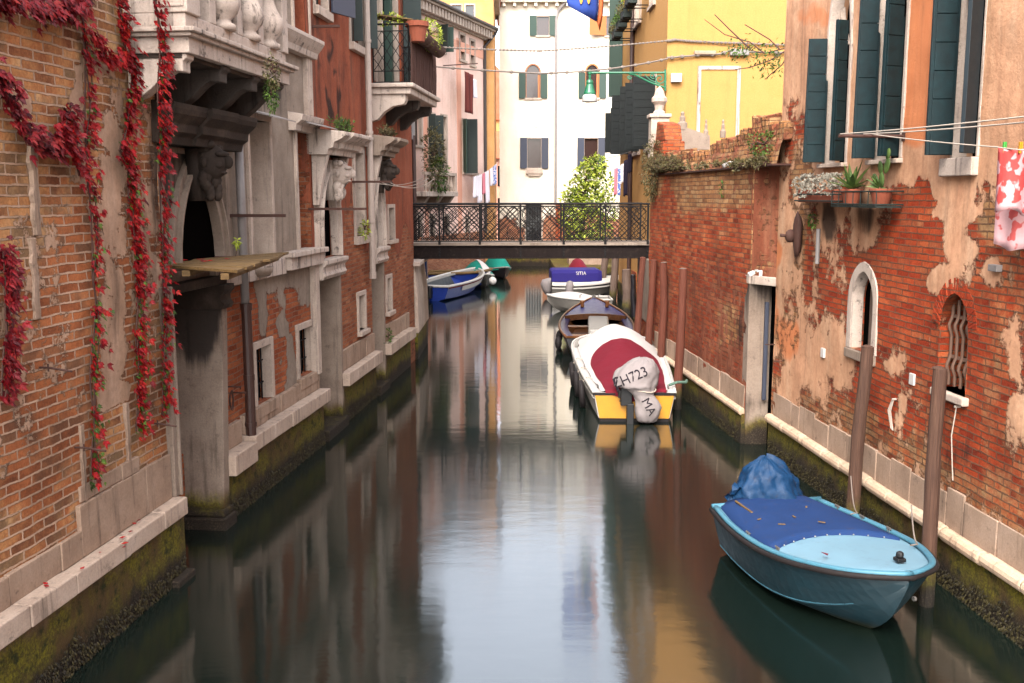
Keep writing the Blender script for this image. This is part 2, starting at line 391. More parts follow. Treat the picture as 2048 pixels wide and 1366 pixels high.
M['sooty_shaded'] = stonemat('sooty carved stone', [(38, 31, 27), (66, 56, 49), (112, 98, 88)], dark=0.9, gain=0.6)  # soot stains, darkened further to paint in shade under the balcony
M['cap_stone'] = stonemat('rain streaked white stone', [(172, 158, 148), (196, 184, 174), (208, 198, 188)], dark=1.0, gain=0.82, scale=1.1)
M['base_wet'] = stonemat('mossy foundation', [(120, 98, 78), (142, 118, 96)], wet=True, dark=0.3, gain=0.72, bump=0.012, hi=0.72)
M['kerb_stone'] = stonemat('pale round kerb stone', [(176, 150, 126), (200, 178, 154), (212, 196, 176)], dark=0.65, gain=0.85)
M['slab'] = stonemat('pinkish stone slabs', [(140, 118, 102), (168, 146, 128), (184, 164, 148)], dark=0.65, gain=0.8)
M['tile'] = stonemat('terracotta roof tile', [(168, 88, 60), (190, 112, 82), (204, 136, 108)], dark=0.15, gain=0.8)
M['teal'] = woodmat('teal painted boards', [(5, 24, 26), (8, 36, 40), (14, 50, 54)], grain=(5, 5, 5), rough=0.6, gain=0.9)
M['dark_green'] = paint('dark green shutter paint', (16, 34, 28), 0.65, grime=0.1)
M['slate'] = paint('slate blue shutter paint', (58, 62, 78), 0.6, grime=0.1)
M['far_green'] = paint('bottle green shutter paint', (44, 70, 58), 0.6, grime=0.1)
M['black_boards'] = woodmat('black green boards', [(12, 16, 16), (18, 24, 24), (26, 34, 32)], grain=(3, 3, 3), gain=0.9)
M['iron'] = paint('black wrought iron', (30, 27, 27), 0.8, 0.15, grime=0.5, metal=0.0)
M['rust'] = paint('rusty iron', (74, 42, 30), 0.8, grime=0.3, bump=0.002)
M['beam'] = paint('dark bridge steel', (38, 30, 28), 0.9, 0.1, grime=0.5, streak=0.3)
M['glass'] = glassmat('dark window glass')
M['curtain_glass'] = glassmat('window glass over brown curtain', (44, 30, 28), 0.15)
M['shade_black'] = paint('black fill painting room shade', (12, 10, 9), 0.95, 0.0, grime=0.0)  # near-black colour that paints the shade inside openings
M['grey_pipe'] = paint('grey painted pipe', (146, 138, 134), 0.5)
M['brown_pipe'] = paint('brown drain pipe', (70, 44, 36), 0.5)
M['white_pipe'] = paint('cream painted pipe', (186, 166, 152), 0.6, grime=0.3)
M['copper'] = paint('dark copper gutter', (66, 56, 52), 0.6)
M['plank'] = woodmat('rotting yellow planks', [(78, 60, 36), (132, 102, 62), (168, 134, 86)], grain=(5, 22, 22), wet=False, gain=0.8)
M['pole'] = woodmat('brown mooring timber', [(26, 17, 14), (82, 56, 44), (104, 74, 58), (136, 104, 86)], grain=(30, 30, 0.6), wet=True, gain=0.8, bump=0.012)
M['pole_red'] = woodmat('reddish painted pole', [(58, 30, 22), (104, 54, 38), (120, 66, 48), (138, 84, 64)], grain=(24, 24, 0.7), wet=True, gain=0.8, bump=0.010)
M['pole_grey'] = woodmat('weathered grey pole', [(84, 66, 58), (120, 98, 86), (148, 126, 112)], grain=(26, 26, 0.8), wet=True, gain=0.8)
M['pot'] = paint('terracotta pot', (150, 76, 50), 0.85, grime=0.3, bump=0.002)
M['ivy'] = leafmat('red creeper leaves', [(62, 8, 14), (124, 8, 18), (168, 14, 22), (184, 50, 30)])
M['ivy_dark'] = leafmat('wine red creeper leaves', [(44, 8, 14), (92, 8, 18), (136, 14, 26), (160, 44, 34)])
M['vine'] = paint('creeper stem', (84, 54, 44), 0.9)
M['leaf_green'] = leafmat('green leaves', [(34, 52, 18), (66, 92, 30), (104, 132, 44)])
M['leaf_bright'] = leafmat('bright yellow green leaves', [(96, 116, 30), (164, 178, 56), (214, 220, 96)])
M['leaf_olive'] = leafmat('dry olive weeds', [(58, 52, 30), (92, 86, 50), (132, 116, 76)])
M['leaf_silver'] = leafmat('silver succulent leaves', [(108, 100, 86), (158, 150, 134), (190, 184, 168)])
M['agave'] = leafmat('agave leaves', [(48, 66, 34), (84, 108, 52), (128, 150, 80)], scale=6)
M['rope'] = paint('pale rope', (196, 180, 164), 0.9)
M['cable'] = paint('old grey cable', (128, 114, 104), 0.8)
M['white_plastic'] = paint('white plastic', (214, 208, 202), 0.5, grime=0.15)
M['water_base'] = None
# ================================================================ wall tools
def arch_poly(u0, u1, z0, zs, za, k=7, point=0.0):
    """Opening with a round (point=0) to pointed (point=1) head springing at zs and peaking at za."""
    c, hw, r = (u0 + u1) / 2, (u1 - u0) / 2, za - zs
    pts = [(u0, z0), (u1, z0), (u1, zs)]
    for i in range(1, 2 * k):
        t = i / (2 * k); a = math.pi * t
        x, y = math.cos(a), math.sin(a)
        s_ = 1 - abs(2 * t - 1)                                     # 0 at the springing, 1 at the crown
        xp, yp = (1 - 2 * t) * 1.0, s_ ** 0.72
        q = (x * (1 - point) + (abs(1 - s_ ** 1.55)) * (1 if t < .5 else -1) * point, y * (1 - point) + yp * point)
        pts.append((c + hw * q[0], zs + r * q[1]))
    pts.append((u0, zs))
    return pts
def rect(u0, u1, z0, z1): return [(u0, z0), (u1, z0), (u1, z1), (u0, z1)]
def inside(p, poly):
    r = False; j = len(poly) - 1
    for i in range(len(poly)):
        a, b = poly[i], poly[j]
        if (a[1] > p[1]) != (b[1] > p[1]) and p[0] < (b[0] - a[0]) * (p[1] - a[1]) / (b[1] - a[1]) + a[0]: r = not r
        j = i
    return r
def sstep(a, b, x):
    t = max(0.0, min(1.0, (x - a) / (b - a))); return t * t * (3 - 2 * t)
def painter(base, spots=(), warp=22.0):
    """Which skin the wall has at a point: (render kept, run-off stain, pale brick), from areas read off the photo."""
    def f(px, py, u, z):
        v = list(base(u, z, px, py))
        q = Vector((u * 1.7, z * 1.7, 1.3)); w1, w2 = noise.noise(q) + .5 * noise.noise(q * 2.7), noise.noise(q + Vector((7, 3, 2))) + .5 * noise.noise(q * 2.7 + Vector((5, 5, 5)))
        wx, wy = px + warp * w1, py + warp * w2
        for sp in spots:
            if sp[0] == 'e':
                _, cx, cy, rx, ry, ch, val = sp
                d = math.hypot((wx - cx) / rx, (wy - cy) / ry); wt = 1 - sstep(0.45, 1.25, d)
            else:
                _, ch, val, poly = sp; wt = 1.0 if inside((wx, wy), poly) else 0.0
            v[ch] += (val - v[ch]) * wt
        return v
    return f
def wall_panel(Fc, name, outline, holes, mat, parent, n=0.0, step=0.16, pf=None, rough=0.010, reveal=0.3, mass=None, revs=None):
    """A vertical wall sheet with openings and their reveals; mass=(u0, u1, z0, z1, depth) adds the body of the building behind it."""
    pts, edges = [], []
    def loop(pl):
        b = len(pts); k = 0
        for i in range(len(pl)):
            p, q = Vector(pl[i]), Vector(pl[(i + 1) % len(pl)])
            m = max(1, int((q - p).length / (step * 1.5)))
            for j in range(m): pts.append(p.lerp(q, j / m)); k += 1
        for i in range(k): edges.append((b + i, b + (i + 1) % k))
    loop(outline)
    for h in holes: loop(h)
    us = [p[0] for p in outline]; zs = [p[1] for p in outline]
    nu, nz = int((max(us) - min(us)) / step), int((max(zs) - min(zs)) / step)
    keep = list(pts)
    rnd = random.Random(3)
    for i in range(1, nu):
        for j in range(1, nz):
            p = (min(us) + (i + rnd.uniform(-.2, .2)) * step, min(zs) + (j + rnd.uniform(-.2, .2)) * step)
            if not inside(p, outline): continue
            ok = True
            for h in holes:
                hu = [q[0] for q in h]; hz = [q[1] for q in h]
                if min(hu) - .05 < p[0] < max(hu) + .05 and min(hz) - .05 < p[1] < max(hz) + .05:
                    if inside(p, h): ok = False; break
            if ok: pts.append(Vector(p))
    co, _, fs, *_ = geometry.delaunay_2d_cdt(pts, edges, [], 0, 1e-5)
    mb = MB(Fc.T)
    bvs = []
    for c in co:
        d = rough * (noise.noise(Vector((c.x * 0.9, c.y * 0.9, 3.1))) * 1.4 + noise.noise(Vector((c.x * 3.1, c.y * 3.1, 9.7)))) if rough else 0
        bvs.append(mb.V(c.x, n + d, c.y))
    hb = [(min(q[0] for q in h), max(q[0] for q in h), min(q[1] for q in h), max(q[1] for q in h)) for h in holes]
    for f in fs:
        c = (sum(co[i].x for i in f) / len(f), sum(co[i].y for i in f) / len(f))
        if not inside(c, outline): continue
        if any(b[0] < c[0] < b[1] and b[2] < c[1] < b[3] and inside(c, h) for b, h in zip(hb, holes)): continue
        mb.face([bvs[i] for i in f])
    for hi_, h in enumerate(holes):
        dep = revs[hi_] if revs else reveal
        k = len(h)
        a = [mb.V(p[0], n + 0.0, p[1]) for p in h]; b = [mb.V(p[0], n - dep, p[1]) for p in h]
        for i in range(k): mb.face([a[i], a[(i + 1) % k], b[(i + 1) % k], b[i]])
    if mass:
        u0, u1, z0, z1, dp = mass; mb.box(u0, u1, n - dp, n - max([reveal] + list(revs or [])) - 0.03, z0, z1)
        # close the rim between sheet and body
        for (ua, ub) in ((u0, u0 + 0.004), (u1 - 0.004, u1)): mb.box(ua, ub, n - max([reveal] + list(revs or [])) - 0.03, n - 0.002, z0, z1)
        mb.box(u0, u1, n - max([reveal] + list(revs or [])) - 0.03, n - 0.002, z1 - 0.004, z1)
    ly = mb.bm.verts.layers.float_color.new('mask')
    for v in mb.bm.verts:
        if pf is None: v[ly] = (0, 0, 0, 1); continue
        x, y = proj(Fc.T @ v.co); r = pf(x, y, v.co.x, v.co.z)
        v[ly] = (r[0], r[1], r[2], 1)
    for v in [v for v in mb.bm.verts if not v.link_faces]: mb.bm.verts.remove(v)
    return mb.build(name, mat, parent)
def window(Fc, par, u0, u1, z0, z1, n=0.0, poly=None, fw=0.08, proud=0.03, rec=0.2, frame='istria', pane='glass', sill=0.06, lintel=True, name='window', bevel=0.006, mull=None, fback=None):
    """Stone surround + recessed pane (+ sill): a part with sub-parts. The wall must have the matching hole."""
    p = poly or rect(u0, u1, z0, z1)
    top = p[2:] if poly else [(u1, z1), (u0, z1)]
    inner = [(u1, z0)] + top + ([(u0, z0)])
    if poly: inner = [p[1]] + p[2:] + [p[0]]
    c = ((u0 + u1) / 2, z0)
    outer = []
    k = len(inner)
    for i, q in enumerate(inner):
        a = Vector(inner[max(i - 1, 0)]); b = Vector(inner[min(i + 1, k - 1)]); d = (b - a)
        if not poly:
            o = (q[0] + (fw if q[0] > c[0] else -fw), q[1] + (fw if q[1] > z0 + 1e-6 else 0))
        else:
            nn = Vector((d.y, -d.x)).normalized(); o = (q[0] + nn.x * fw, q[1] + nn.y * fw)
            if i == 0: o = (q[0] + fw, q[1])
            if i == k - 1: o = (q[0] - fw, q[1])
        outer.append(o)
    root = None
    if fw > 0:
        cc = ((u0 + u1) / 2, (z0 + z1) / 2); ins = [(q[0] + (.006 if q[0] < cc[0] else -.006), q[1] + (.0 if q[1] <= z0 + 1e-6 else -.006)) for q in inner]
        mb = MB(Fc.T); mb.ring_strip(ins, outer, n - (fback if fback is not None else rec * 0.7), n + proud)
        root = mb.build(name, M[frame], par, bevel=bevel)
    pm = MB(Fc.T); pm.face([pm.V(q[0], n - rec, q[1]) for q in p]) if False else pm.prism(p, n - rec - 0.02, n - rec)
    if root is None: root = pm.build(name, M[pane], par)
    else: pm.build('pane', M[pane], root)
    if mull:
        mm = MB(Fc.T)
        for (a, b, c_, d_) in mull: mm.box(a, b, n - rec, n - rec + 0.035, c_, d_)
        mm.build('sash', M.get('sashm', M['istria']), root)
    if sill:
        sb = MB(Fc.T); sb.box(u0 - fw * 1.3, u1 + fw * 1.3, n - rec, n + proud + 0.06, z0 - sill, z0)
        sb.build('sill', M['istria'], root, bevel=0.008)
    return root
def shutter(Fc, par, hinge_u, z0, z1, width, ang, mat, n=0.03, dirn=1, top=None, planks=0, thick=0.04):
    """A shutter leaf hinged at hinge_u; ang=0 lies flat against the wall away from the opening, 90 stands straight out."""
    mb = MB(Fc.T)
    Mx = Matrix.Translation((hinge_u, n, 0)) @ Matrix.Rotation(R(ang) * dirn, 4, 'Z')
    pts = top(width, z0, z1) if top else rect(0, width, z0, z1)
    A = [Mx @ Vector((p[0] * dirn, 0, p[1])) for p in pts]; B = [Mx @ Vector((p[0] * dirn, thick, p[1])) for p in pts]
    a = [mb.bm.verts.new(p) for p in A]; b = [mb.bm.verts.new(p) for p in B]; k = len(a)
    mb.face(a[::-1]); mb.face(b)
    for i in range(k): mb.face([a[i], a[(i + 1) % k], b[(i + 1) % k], b[i]])
    o = mb.build('shutter', M[mat], par, bevel=0.004)
    if planks:
        hb = MB(Fc.T)
        hh = (z1 - z0) / planks
        for i in range(planks):
            za, zb = z0 + i * hh + 0.004, z0 + (i + 1) * hh - 0.004
            for (y0, y1) in ((thick, thick + 0.012), (-0.012, 0)):
                x0, x1 = 0.03 * dirn, (width - 0.03) * dirn
                q = [p for p in (pts if top else [])]
                if top:
                    # clip raised boards to the leaf's outline
                    cut = [u for u in (width - 0.03, width * 0.8, width * 0.6, width * 0.4) if inside((u, zb - 0.01), pts) and inside((u, za + 0.01), pts)]
                    if not cut: continue
                    x1 = cut[0] * dirn
                hb.box(min(x0, x1), max(x0, x1), y0, y1, za, zb, Mx)
        hb.build('board', M[mat], o, bevel=0.003)
    return o
def moulding(mb, u0, u1, prof, n=0.0):
    """A cornice: profile [(n, z)] run from u0 to u1 with plain ends."""
    mb.prism([(n + a, z) for a, z in prof], u0, u1, 'u')
    return mb
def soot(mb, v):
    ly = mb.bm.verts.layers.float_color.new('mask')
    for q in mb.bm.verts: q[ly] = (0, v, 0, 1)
def head_mask(Fc, par, u, n, z, h, mat):
    """A carved bearded head: skull, brow, nose, cheeks, beard locks in one surface, looking out over the canal."""
    mb = MB(Fc.T)
    s = h
    mb.blob((u, n + 0.30 * s, z + 0.62 * s), (0.27 * s, 0.32 * s, 0.36 * s), 14, 10, 0.12, 4, 3)
    mb.blob((u, n + 0.53 * s, z + 0.78 * s), (0.24 * s, 0.12 * s, 0.07 * s), 10, 6, 0.1, 2)         # brow
    mb.blob((u, n + 0.64 * s, z + 0.63 * s), (0.055 * s, 0.11 * s, 0.13 * s), 8, 6, 0.05)          # nose
    for q in (-1, 1):
        mb.blob((u + q * 0.13 * s, n + 0.50 * s, z + 0.58 * s), (0.09 * s, 0.1 * s, 0.08 * s), 8, 6, 0.1, q)   # cheeks
        mb.blob((u + q * 0.27 * s, n + 0.28 * s, z + 0.62 * s), (0.05 * s, 0.07 * s, 0.1 * s), 8, 6)           # ears
    mb.blob((u, n + 0.55 * s, z + 0.43 * s), (0.1 * s, 0.07 * s, 0.035 * s), 8, 5)                 # mouth
    rr = random.Random(int(u * 100))
    for i in range(16):
        a = rr.uniform(-1, 1)
        mb.blob((u + a * 0.24 * s, n + (0.42 - 0.2 * abs(a)) * s, z + rr.uniform(0.0, 0.42) * s), (0.075 * s, 0.10 * s, 0.14 * s), 8, 6, 0.3, i)
    for i in range(12):
        a = rr.uniform(-1, 1)
        mb.blob((u + a * 0.26 * s, n + rr.uniform(0.1, 0.4) * s, z + (0.86 + rr.uniform(-.05, .1)) * s), (0.09 * s, 0.1 * s, 0.08 * s), 8, 6, 0.3, i + 40)
    mb.prism([(u - 0.2 * s, z - 0.1 * s), (u + 0.2 * s, z - 0.1 * s), (u + 0.28 * s, z + s), (u - 0.28 * s, z + s)], n - 0.05, n + 0.14 * s)
    return mb.build('carved_head', mat, par, smooth=True)
def courses(mb, u0, u1, z0, z1, n0, n1, lo=0.5, hi=0.9, seed=1, jz=0.008, jn=0.008, gap=0.006):
    """A row of separate stones butted end to end."""
    r = random.Random(seed); u = u0
    while u < u1 - 0.02:
        L = min(r.uniform(lo, hi), u1 - u)
        if u1 - u - L < 0.25: L = u1 - u
        mb.box(u + gap / 2, u + L - gap / 2, n0, n1 + r.uniform(-jn, jn), z0, z1 + r.uniform(-jz, jz)); u += L
    return mb
# ================================================================ water
def make_water():
    k = N('canal water', 0.05, 0.5)
    p = k.pos(); k.col((0.003, 0.0062, 0.0046))
    k.b.inputs['IOR'].default_value = 1.72; k.b.inputs['Specular IOR Level'].default_value = 1.0
    xyz = k.n('SeparateXYZ'); k.nt.links.new(p, xyz.inputs[0])
    rip = k.noise(k.scaled(p, (0.8, 1.6, 1)), 2.4, 3, 0.5); rip2 = k.noise(k.scaled(p, (5, 16, 1)), 1.6, 3, 0.6)
    zone = k.noise(k.scaled(p, (0.30, 0.22, 1)), 1.0, 3)                 # a breeze ruffles the near reach, the far reach lies calm
    ruf = k.step(k.math('ADD', k.math('MULTIPLY', xyz.outputs[1], -1.0), k.math('MULTIPLY_ADD', zone, 6.0, -3.0)), -17.0, -12.5)
    k.nt.links.new(k.math('MULTIPLY_ADD', ruf, 0.03, 0.065), k.b.inputs['Roughness'])
    k.bump(k.math('ADD', k.math('MULTIPLY', rip, 0.004), k.math('MULTIPLY', k.math('MULTIPLY', rip2, ruf), 0.0006)), 1.0, 0.5)
    k.b.inputs['Anisotropic'].default_value = 0.92; k.b.inputs['Anisotropic Rotation'].default_value = 0.25
    tg = k.n('Tangent', direction_type='UV_MAP'); tg.uv_map = 'UVMap'; k.nt.links.new(tg.outputs[0], k.b.inputs['Tangent'])
    mb = MB(); g = 300
    mb.face([mb.V(-g, -60, 0), mb.V(g, -60, 0), mb.V(g, 500, 0), mb.V(-g, 500, 0)])
    o = mb.build('water', k.m); tag(o, 'still dark green canal water mirroring the houses', kind='structure')
    mb = MB(); mb.face([mb.V(-g, -60, -2.2), mb.V(g, -60, -2.2), mb.V(g, 500, -2.2), mb.V(-g, 500, -2.2)])
    tag(mb.build('ground', M['base_wet']), 'muddy canal bed under the water', kind='structure')
make_water()
FL1 = Facade((-3.57, 7.36), (-3.33, 9.51), 1)
FL2 = Facade((-3.36, 11.15), (-2.92, 14.96), 1)
FL3 = Facade((-2.83, 16.24), (-2.36, 21.30), 1)
FR1 = Facade((4.37, 8.03), (3.85, 14.45), -1)
FR2 = Facade((3.58, 14.90), (3.27, 18.76), -1)
# ================================================================ left: old brick house with the red creeper
def left_brick_house():
    t = thing('old_brick_house', 'old orange brick house front with white stone kerb, overgrown by red creeper', 'house', (-4.0, 7.4, 0))
    base = lambda u, z, px, py: (0.24 + 0.22 * noise.noise(Vector((u * .8, z * .6, 2))), 0.0, 0.5 + 0.35 * noise.noise(Vector((u * .5, z * .5, 7))))
    pf = painter(base, [
        ('e', 225, 330, 26, 190, 0, 0.75), ('e', 225, 560, 35, 160, 0, 0.62), ('e', 150, 260, 14, 120, 0, 0.6), ('e', 90, 560, 60, 180, 0, 0.42),
        ('e', 60, 780, 60, 60, 0, 0.5), ('e', 225, 690, 30, 110, 0, 0.7), ('e', 295, 420, 40, 330, 0, 0.55), ('e', 300, 420, 30, 260, 1, 0.5), ('e', 228, 600, 26, 120, 1, 0.45),
        ('e', 150, 850, 60, 120, 0, 0.3), ('e', 60, 920, 80, 120, 2, 0.3), ('e', 250, 880, 60, 80, 2, 0.8), ('e', 40, 400, 60, 160, 2, 0.75), ('e', 295, 800, 40, 120, 2, 0.3),
        ('e', 215, 170, 30, 60, 1, 0.4), ('e', 150, 60, 60, 60, 1, 0.4), ('e', 320, 300, 20, 200, 1, 0.8), ('p', 0, 1.0, [(154, 130), (166, 130), (168, 390), (158, 390)]), ('p', 0, 1.0, [(168, 118), (222, 138), (220, 158), (168, 146)]), ('p', 0, 1.0, [(178, 258), (236, 270), (234, 290), (178, 284)]), ('p', 0, 0.95, [(176, 408), (238, 414), (238, 452), (178, 446)]), ('p', 0, 1.0, [(194, 786), (258, 758), (260, 800), (196, 836)]), ('p', 0, 1.0, [(22, 170), (60, 188), (62, 232), (24, 200)]), ('e', 30, 620, 40, 60, 0, .45), ('e', 110, 700, 40, 80, 0, .4)], 9.0)
    wall_panel(FL1, 'wall', rect(-9.5, 2.36, 0.3, 9.0), [], M['left_brick'], t, n=-0.10, step=0.085, pf=pf, rough=0.016, mass=(-9.5, 2.36, -1.5, 9.0, 6.0))
    mb = MB(FL1.T); mb.box(-9.5, 2.32, -0.2, 0.0, -1.5, 0.655)
    mb.build('foundation', M['base_wet'], t)
    mb = MB(FL1.T); courses(mb, -9.5, 2.30, 0.645, 0.82, -0.14, 0.065, 0.55, 0.9, 5)
    mb.build('kerb', M['istria_wet'], t, bevel=0.012)
    mb = MB(FL1.T)
    courses(mb, -9.5, 0.56, 0.82, 1.05, -0.16, -0.065, 0.5, 0.7, 8); courses(mb, 0.56, 2.24, 0.82, 1.27, -0.16, -0.06, 0.45, 0.65, 9)
    courses(mb, 0.62, 1.62, 1.275, 1.41, -0.16, -0.075, 0.3, 0.5, 4)
    mb.build('stone_course', M['slab'], t, bevel=0.008)
    # upright stone strips let into the brick
    for i, (x0, x1, y0, y1) in enumerate(((58, 70, 290, 470), (58, 69, 474, 640), (157, 164, 850, 1008), (248, 254, 806, 962))):
        mb = MB(FL1.T); u0, z1 = FL1.px(x0, y0, -0.09); u1, _ = FL1.px(x1, y0, -0.09); _, z0 = FL1.px(x0, y1, -0.09)
        r = random.Random(x0 + y0); k = max(3, int((z1 - z0) / 0.06)); L = [(u0 + r.uniform(-.014, .014), z0 + (z1 - z0) * j / k) for j in range(k + 1)]; Rr = [(u1 + r.uniform(-.014, .014), z0 + (z1 - z0) * j / k) for j in range(k + 1)]
        mb.prism(Rr + L[::-1], -0.12, -0.078); mb.build('stone_strip', M['slab'], t, bevel=0.006)
    mb = MB(FL1.T); mb.box(2.25, 2.40, -0.2, -0.035, 0.82, 2.92); mb.box(2.33, 2.37, -0.2, -0.01, 0.82, 2.92)
    mb.build('door_jamb', M['jamb'], t, bevel=0.01)
    for (x, y, x2, y2) in ((76, 733, 100, 743), (148, 893, 170, 900), (298, 845, 328, 849)):
        mb = MB(FL1.T); u, z = FL1.px(x, y, -0.1); mb.tube([(u, -0.14, z), (u, -0.02, z), (u + 0.02, 0.16, z - 0.03)], 0.009, 6); mb.tube([(u, -0.02, z - 0.03), (u, -0.02, z + 0.03)], 0.007, 6)
        mb.build('iron_hook', M['rust'], t)
    mb = MB(FL1.T); mb.box(1.95, 2.32, -0.0, 0.10, -1.0, 0.07); mb.build('footing_stone', M['base_wet'], t, bevel=0.02)
left_brick_house()
# ================================================================ left: the stone palace with the water door, balcony and niches
def palace():
    t = thing('stone_palace', 'grey stone palace front with arched water door, carved head and balustrade balcony', 'palace', (-3.6, 12.5, 0))
    au0, au1 = FL2.px(357, 500, -.1)[0] - .10, 0.42
    arch = arch_poly(au0, au1, 3.02, 3.05, 4.14, 8, 0.75)
    n1 = (FL2.px(492, 300, -.12)[0], FL2.px(533, 300, -.12)[0]); n2 = (FL2.px(588, 300, -.12)[0], FL2.px(623, 300, -.12)[0])
    zt1, zb1 = FL2.px(534, 243, -.1)[1], 3.02; zt2 = FL2.px(622, 258, -.1)[1]
    w1 = (FL2.px(507, 690, -.12)[0], FL2.px(538, 690, -.12)[0], FL2.px(538, 796, -.12)[1], FL2.px(507, 698, -.12)[1])
    w2 = (FL2.px(594, 660, -.12)[0], FL2.px(623, 660, -.12)[0], FL2.px(623, 742, -.12)[1], FL2.px(594, 660, -.12)[1])
    tw = (FL2.px(586, 30, -.1)[0], FL2.px(616, 30, -.1)[0]); tz = FL2.px(586, 68, -.1)[1]
    lower = painter(lambda u, z, px, py: (0.12 + 0.75 * sstep(2.35, 2.7, z) * sstep(1.2, 2.0, u), 0.0, 0.15), [
        ('e', 522, 620, 14, 70, 0, 0.9), ('e', 565, 590, 10, 60, 0, 0.55), ('e', 566, 690, 12, 60, 0, 0.95), ('e', 572, 760, 8, 60, 0, 0.95), ('e', 610, 570, 30, 40, 0, 0.75), ('e', 600, 545, 40, 22, 0, 0.9), ('e', 632, 600, 8, 80, 1, 0.4), ('e', 460, 600, 16, 60, 0, 0.1)])
    wall_panel(FL2, 'brick_wall', rect(-1.47, 3.97, -1.0, 2.86), [rect(*w1[:2], w1[2], w1[3]), rect(*w2[:2], w2[2], w2[3]), rect(-1.40, 0.16, -0.99, 2.80)], M['palace_brick'], t, n=-0.12, step=0.14, pf=lower, rough=0.014, revs=[0.3, 0.3, 0.62])
    gp = painter(lambda u, z, px, py: (1, 0, 0), [('e', 400, 240, 120, 80, 1, 1.5), ('e', 480, 170, 110, 60, 1, 1.5), ('e', 345, 330, 40, 160, 1, 0.7), ('e', 395, 340, 60, 60, 1, 0.6), ('e', 545, 200, 60, 60, 1, 0.5), ('e', 460, 330, 30, 160, 1, 0.3), ('e', 590, 140, 20, 90, 1, 0.4)])
    wall_panel(FL2, 'wall', rect(-1.47, 3.97, 2.86, 10.0), [arch, rect(*n1, zb1, zt1), rect(*n2, zb1, zt2), rect(*tw, tz, 8.3)], M['grey_render'], t, n=-0.10, step=0.16, pf=gp, rough=0.006, revs=[0.05, 0.26, 0.26, 0.2], mass=(-1.47, 3.97, 2.86, 10.0, 6))
    mb = MB(FL2.T); mb.box(-1.47, 3.97, -6, -0.76, -1.5, 2.86); mb.box(0.22, 3.96, -0.75, -0.43, -1.5, 2.855); mb.build('core', M['shade_black'], t)
    # water door: brick step at the back, deep jamb, mossy footing
    mb = MB(FL2.T); mb.box(-1.42, 0.2, -0.74, -0.66, -1.2, 2.86); mb.build('door_back', M['palace_brick'], t)
    mb = MB(FL2.T); mb.box(-1.42, 0.0, -0.66, -0.44, -1.2, 0.86); mb.build('door_step', M['palace_brick'], t, bevel=0.02)
    mb = MB(FL2.T); mb.prism([(-.03, -1.2), (.13, -1.2), (.13, .3), (.30, 2.52), (.14, 2.52), (-.03, .3)], -.66, .03)
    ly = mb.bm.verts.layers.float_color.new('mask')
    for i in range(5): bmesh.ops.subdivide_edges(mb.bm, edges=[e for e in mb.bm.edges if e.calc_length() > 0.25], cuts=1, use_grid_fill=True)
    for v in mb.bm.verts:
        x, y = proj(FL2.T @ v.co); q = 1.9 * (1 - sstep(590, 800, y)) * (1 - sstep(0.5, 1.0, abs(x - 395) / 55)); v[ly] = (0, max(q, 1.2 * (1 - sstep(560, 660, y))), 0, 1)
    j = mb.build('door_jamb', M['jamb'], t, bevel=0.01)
    mb = MB(FL2.T); moulding(mb, 0.07, 0.37, [(-0.6, 2.52), (0.06, 2.52), (0.09, 2.58), (0.05, 2.62), (0.05, 2.68), (0.10, 2.74), (0.10, 2.80), (-0.6, 2.80)])
    mb.box(-1.47, 0.36, -0.68, 0.02, 2.80, 2.90); mb.build('capital', M['sooty_shaded'], j, bevel=0.008)
    mb = MB(FL2.T); mb.box(-0.18, 0.16, -0.62, 0.10, -1.2, 0.14); mb.box(-0.14, 0.14, -0.62, 0.07, 0.14, 0.22); mb.build('footing_stone', M['base_wet'], j, bevel=0.02)
    # foundation, kerb, courses
    mb = MB(FL2.T); mb.box(0.13, 3.92, -0.3, 0.0, -1.5, 0.66); mb.build('foundation', M['base_wet'], t)
    mb = MB(FL2.T); courses(mb, 0.14, 0.85, 0.55, 0.80, -0.2, 0.12, 0.4, 0.8, 3); courses(mb, 0.86, 3.99, 0.66, 0.86, -0.2, 0.10, 0.6, 1.0, 4)
    mb.build('kerb', M['istria_wet'], t, bevel=0.014)
    mb = MB(FL2.T); courses(mb, 0.14, 0.8, 0.80, 1.08, -0.2, -0.05, 0.5, 0.7, 7); courses(mb, 0.9, 3.95, 0.86, 1.10, -0.2, -0.06, 0.5, 0.8, 6)
    mb.build('stone_course', M['slab'], t, bevel=0.008)
    mb = MB(FL2.T); courses(mb, 0.15, 2.5, 2.74, 2.96, -0.2, -0.02, 1.0, 1.6, 2); courses(mb, 2.5, 4.0, 2.78, 3.02, -0.2, 0.05, 1.5, 1.6, 2); mb.box(2.45, 4.04, -0.2, 0.12, 2.96, 3.03)
    mb.build('string_course', M['cap_stone'], t, bevel=0.01)
    # the arch over the door: moulded archivolt, panel frame, cornice and the carved keystone
    r = None
    inner = arch[1:] + [arch[0]]
    def grow(d):
        out = []; k = len(inner)
        for i, q in enumerate(inner):
            a, b = Vector(inner[max(i - 1, 0)]), Vector(inner[min(i + 1, k - 1)]); e = (b - a); nn = Vector((e.y, -e.x)).normalized()
            if i == 0: nn = Vector((1, 0))
            if i == k - 1: nn = Vector((-1, 0))
            out.append((q[0] + nn.x * d, q[1] + nn.y * d))
        return out
    mb = MB(FL2.T)
    mb.ring_strip(grow(-.006), grow(0.07), -0.135, -0.02); mb.ring_strip(grow(0.07), grow(0.10), -0.1, 0.02); mb.ring_strip(grow(0.10), grow(0.17), -0.1, -0.04)
    ao = mb.build('arch', M['jamb'], t, bevel=0.006)
    mb = MB(FL2.T); mb.prism(arch, -0.165, -0.14); mb.build('shade_fill', M['shade_black'], ao)  # flat black sheet, painting the darkness inside the arch
    mb = MB(FL2.T)
